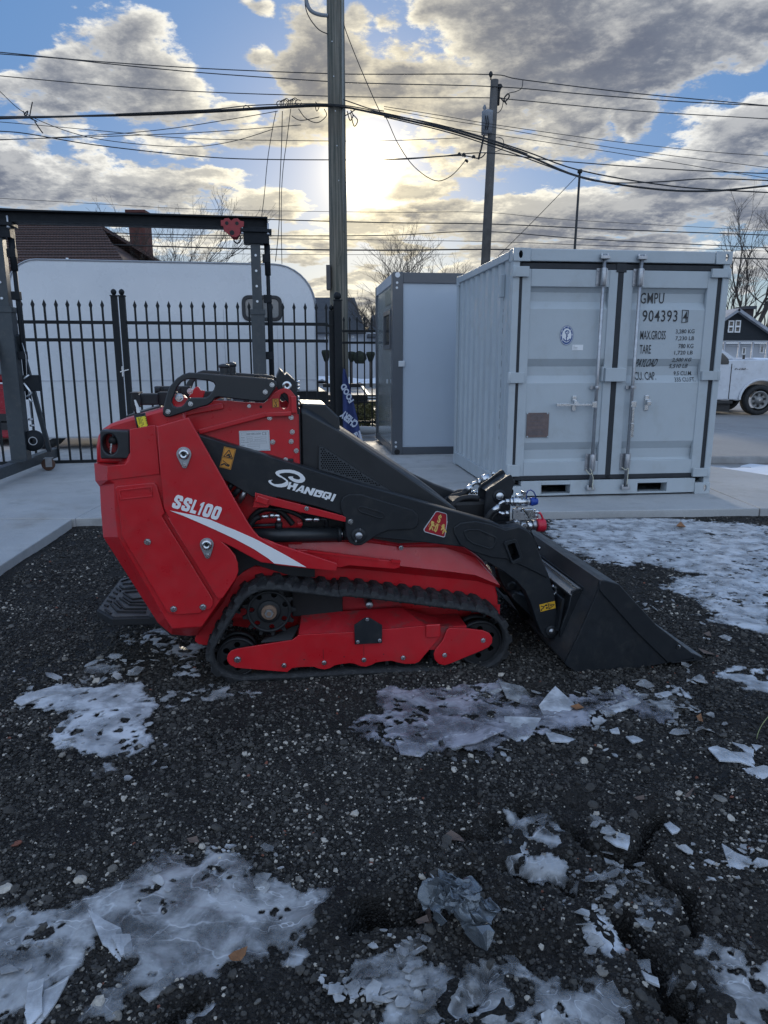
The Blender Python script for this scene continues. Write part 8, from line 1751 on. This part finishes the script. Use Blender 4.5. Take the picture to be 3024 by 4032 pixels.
bolt('K3', 1097, 882, .20, ld, .013); bolt('K3', 1203, 918, .20, ld, .013)
k3([(930,880),(1080,845),(1230,880),(1300,960),(1260,990),(980,950)], .205, .225, 'coupler_bracket', BLK, r=.003)
hose('K3', [(735,700),(680,760),(640,830),(600,900)], .27, .016); hose('K3', [(800,725),(740,780),(700,850)], .29, .012)
# far side coupler
def f4(pts, r_, mat=STEEL, n=10): return fit(pts, r_, 'hydraulic_fitting', mat, ld, n, .56, 'K3')
f4([(335,400),(410,330)], .018); f4([(405,335),(440,285),(500,268)], .010); f4([(500,262),(555,265)], .020, n=6); f4([(560,235),(680,205)], .026, n=18); f4([(715,125),(760,145)], .012); f4([(430,415),(510,420)], .010); f4([(395,405),(425,415)], .014, n=6); f4([(490,440),(510,490)], .008)
hose('K3', [(345,390),(300,440),(200,470),(100,500),(0,560)], .56, .018); hose('K3', [(300,420),(200,430),(80,500),(20,600)], .60, .018)
for k in range(5): hose('K3', [(520,520+k*30),(400,500+k*22),(250,520+k*30),(150,600+k*30),(60,700+k*10)], .40+.05*k, .016)
f3([(420,585),(500,585)], .016, .42, mat=STEEL); f3([(585,560),(605,640)], .010, .42)
m = MB(); p, q_ = L('K3', 100, 740, .42), L('K3', 620, 520, .42); m.box(p[0], q_[0], .38, .55, p[2]-.1, q_[2]); m.build('hose_block', BLKD, ld, bev=.02)
# tilt cylinder eye below the arm elbow
plate('tilt_link', [fillet(o('T2', .26, [(600,200),(760,260),(830,340),(840,400),(800,430),(740,425),(690,410),(650,350),(620,280)]), .01)], .25, .30, BLKD, ld, bev=.005)
pc = L('T2', 748, 380, .24); m = MB(); m.lathe([(0,.026),(-.006,.026),(-.008,.014)], (pc[0], .25, pc[2]), 'y', 20); m.build('tilt_pin', BLK, ld)
m = MB(); m.cyl(L('T2', 640, 250, .45), L('T2', 900, 650, .45), .035, n=18); m.build('tilt_cylinder', BLKD, ld)

# ---------------- bucket
YB = -.10; WB = 1.08
bk_out = o('R5', YB, [(806,846),(850,848),(936,872),(968,908),(1190,1150),(1452,1356),(1452,1384),(1300,1411),(1000,1462),(690,1512),(574,1430),(568,1410),(650,1250),(760,1000),(800,905)])
bk = thing('x', 'x', 'x'); bpy.data.objects.remove(bk)
side = plate('bucket', [bk_out], YB, YB+.010, BLK, ld, bev=.002)
plate('side_plate', [bk_out], YB+WB-.010, YB+WB, BLK, side, bev=.002)
rf = o('R5', YB-.004, [(806,846),(850,848),(936,872),(968,908),(1190,1150),(1450,1356),(1448,1382),(1270,1410),(1050,1195),(800,912)])
plate('side_reinforcement', [rf], YB-.009, YB, BLK, side, bev=.003)
p = L('R5', 1347, 1306, YB-.009); m = MB(); m.lathe([(0,.011),(-.003,.011),(-.003,.001)], (p[0], YB-.008, p[2]), 'y', 16); m.build('bolt_hole', STEELD, side); m = MB(); m.cyl((p[0]-.004, YB-.0105, p[2]+.002), (p[0]-.004, YB-.0125, p[2]+.002), .008, n=14); m.build('bolt_hole', BLKD, side)
def ext(nm, pts, th, mat, y0=YB+.011, y1=YB+WB-.011, bev=0, par=None):
    """folded sheet following a profile across the bucket width"""
    P_ = np.array(pts); t = np.gradient(P_, axis=0); t /= np.hypot(*t.T)[:, None]; nn_ = np.stack([-t[:, 1], t[:, 0]], 1)*th; Q_ = P_+nn_; m = MB(); k = len(P_)
    ring0 = [tuple(p) for p in P_]+[tuple(p) for p in Q_[::-1]]; m.loft([[(a, y0, b) for a, b in ring0], [(a, y1, b) for a, b in ring0]]); return m.build(nm, mat, par or side, bev)
sheet_ = o('R5', YB, [(1460,1380),(1200,1425),(690,1508),(576,1428),(570,1408),(760,1000),(806,848)])
BKI = M('bucket_paint', (.030, .033, .037), .38, var=.15, dirt=(.09, .085, .08), dirt_amt=.35, nscale=5)
ext('bucket_shell', sheet_, -.008, BKI)
ext('cutting_edge', o('R5', YB, [(1300,1412),(1512,1386),(1452,1352)])[:2], .012, M('cutting_edge_steel', (.16, .165, .17), .38, .7, var=.35, nscale=20), YB, YB+WB)
tip = o('R5', YB-.002, [(1300,1412),(1512,1387),(1500,1372),(1450,1350),(1440,1362),(1452,1384),(1290,1402)])
plate('edge_end', [tip], YB-.012, YB+.006, BLK, side, bev=.001); 
lipp = o('R5', YB, [(806,846),(850,848),(936,872)]); ext('top_lip', lipp, -.010, BKI, YB, YB+WB, .003)
# coupler frame welded behind the bucket
def r5(pts, y0, y1, nm, mat=BLK, bev=.003, par=None): return plate(nm, [o('R5', y0, pts)], y0, y1, mat, par or side, bev=bev)
hk = r5([(615,925),(640,912),(712,903),(700,1000),(640,1140),(575,1245),(530,1236),(540,1180),(560,1120),(590,1040)], .03, .045, 'coupler_cheek')
r5([(615,925),(640,912),(712,903),(700,1000),(640,1140),(575,1245),(530,1236),(540,1180),(560,1120),(590,1040)], .82, .835, 'coupler_cheek')
rail_ = o('R5', .03, [(606,942),(625,915),(712,898),(716,912)]); m = MB()
ra = [L('R5', 606, 945, .03), L('R5', 640, 908, .03), L('R5', 712, 896, .03)]
WBR = M('sky_sheen_bracket_top', (.16, .165, .17), .40, var=.25, dirt=(.16, .15, .14), dirt_amt=.5)  # pale colour paints in the sky reflected by the upward face
rb_ = L('R5', 692, 903, .03); m = MB(); m.add([ra[0], (rb_[0], .03, rb_[2]), (ra[0][0], .82, ra[0][2]), (rb_[0], .82, rb_[2])], [(0,1,3,2)]); pl_ = m.build('coupler_rail', WBR, side); s_ = pl_.modifiers.new('t', 'SOLIDIFY'); s_.thickness = .012
m = MB(); m.bar((ra[2][0]-.01, .02, ra[2][2]-.005), (ra[2][0]-.01, .83, ra[2][2]-.005), .02, .02); m.build('coupler_rail', BLK, side, bev=.002)
m = MB(); rr2 = random.Random(2)
pts_ = [(ra[1][0]+.012+rr2.gauss(0,.0012), .03+.008*i, ra[1][2]+.004+rr2.gauss(0,.0012)) for i in range(100)]; m.tube(pts_, [.005+.0012*sin(i*1.9) for i in range(100)], 5); m.build('weld_bead', WBR, side)
pts_ = [(ra[2][0]+rr2.gauss(0,.0012), .03+.008*i, ra[2][2]+.007+rr2.gauss(0,.0012)) for i in range(100)]; m = MB(); m.tube(pts_, [.006+.0012*sin(i*1.9) for i in range(100)], 5); m.build('weld_bead', WBR, side)
m = MB(); a, b = L('R5', 540, 1180, .03), L('R5', 606, 945, .03); m.add([(a[0], .05, a[2]-.02), (b[0]-.02, .05, b[2]-.03), (b[0]-.02, .80, b[2]-.03), (a[0], .80, a[2]-.02)], [(0,1,2,3)]); cpb = m.build('coupler_plate', BLK, side); s_ = cpb.modifiers.new('t', 'SOLIDIFY'); s_.thickness = .012
plate('quick_coupler', [o('R5', .20, [(200,950),(210,980),(330,1090),(400,1180),(430,1190),(380,1060),(300,960),(230,930)])], .20, .70, BLK, ld, bev=.005)
plate('quick_coupler', [o('R5', .17, [(470,830),(570,950),(560,965),(500,1010),(500,880)])], .17, .19, BLK, ld, bev=.003)
m = MB(); m.tube(cat([L('R5', 478, 885, .15), L('R5', 500, 900, .15), L('R5', 504, 925, .15), L('R5', 490, 945, .15)], 4), .008, 8); m.build('latch_handle', STEEL, ld)
m = MB(); a = L('R5', 384, 625, .25); m.cyl((a[0]-.005, .25, a[2]), (a[0]+.008, .25, a[2]), .008, n=8); m.build('bolt', STEEL, ld)

# ---------------- foot platform
ZP = .235
def pf(x, y): a = LO.pz('R2', x, y, ZP); return (a[0], a[1])
P_ = [pf(55,742), pf(168,805), pf(430,778), pf(520,800)]; print('platform', P_)
pfo = [pf(55,742), pf(168,805), pf(520,795), (pf(520,795)[0], pf(300,500)[1]), pf(300,498), pf(228,512)]
m = MB(); m.loft([[(a, b, ZP-.035) for a, b in pfo], [(a, b, ZP) for a, b in pfo]]); pfm = m.build('foot_platform', BLKD, ld, bev=.004)
PFM = M('platform_tread', (.055, .052, .050), .42, var=.3, nscale=9)
inn = [tuple(np.array(p)*.94+.06*np.mean(np.array(pfo), 0)) for p in pfo]; m = MB(); m.loft([[(a, b, ZP-.001) for a, b in inn], [(a, b, ZP+.003) for a, b in inn]]); m.build('tread_mat', PFM, pfm)
def bars(segs):
    for seg in segs:
        P3 = [(*pf(a, b), ZP+.006) for a, b in seg]; m = MB()
        for p, q_ in zip(P3[:-1], P3[1:]): m.bar(p, q_, .009, .008)
        m.build('tread_bar', BLKD, pfm)
bars([[(250,625),(320,670),(440,655)],[(250,655),(305,692),(430,690)],[(225,660),(300,710),(440,715)],[(205,680),(260,740),(420,740)],[(185,690),(235,735)],[(160,705),(210,760),(415,765)],[(245,560),(330,555)],[(265,590),(340,580)],[(235,540),(300,520)],[(225,575),(250,595),(345,590)],[(200,590),(230,610)],[(180,620),(205,632)],[(150,650),(190,665)],[(135,680),(165,690)],[(115,712),(140,722)],[(260,620),(360,612)],[(300,560),(330,540)],[(120,745),(160,775)]])
plate('platform_arm', [o('R2', .15, [(430,790),(500,850),(600,930),(760,935),(600,800)])], .15, .20, BLKD, ld)
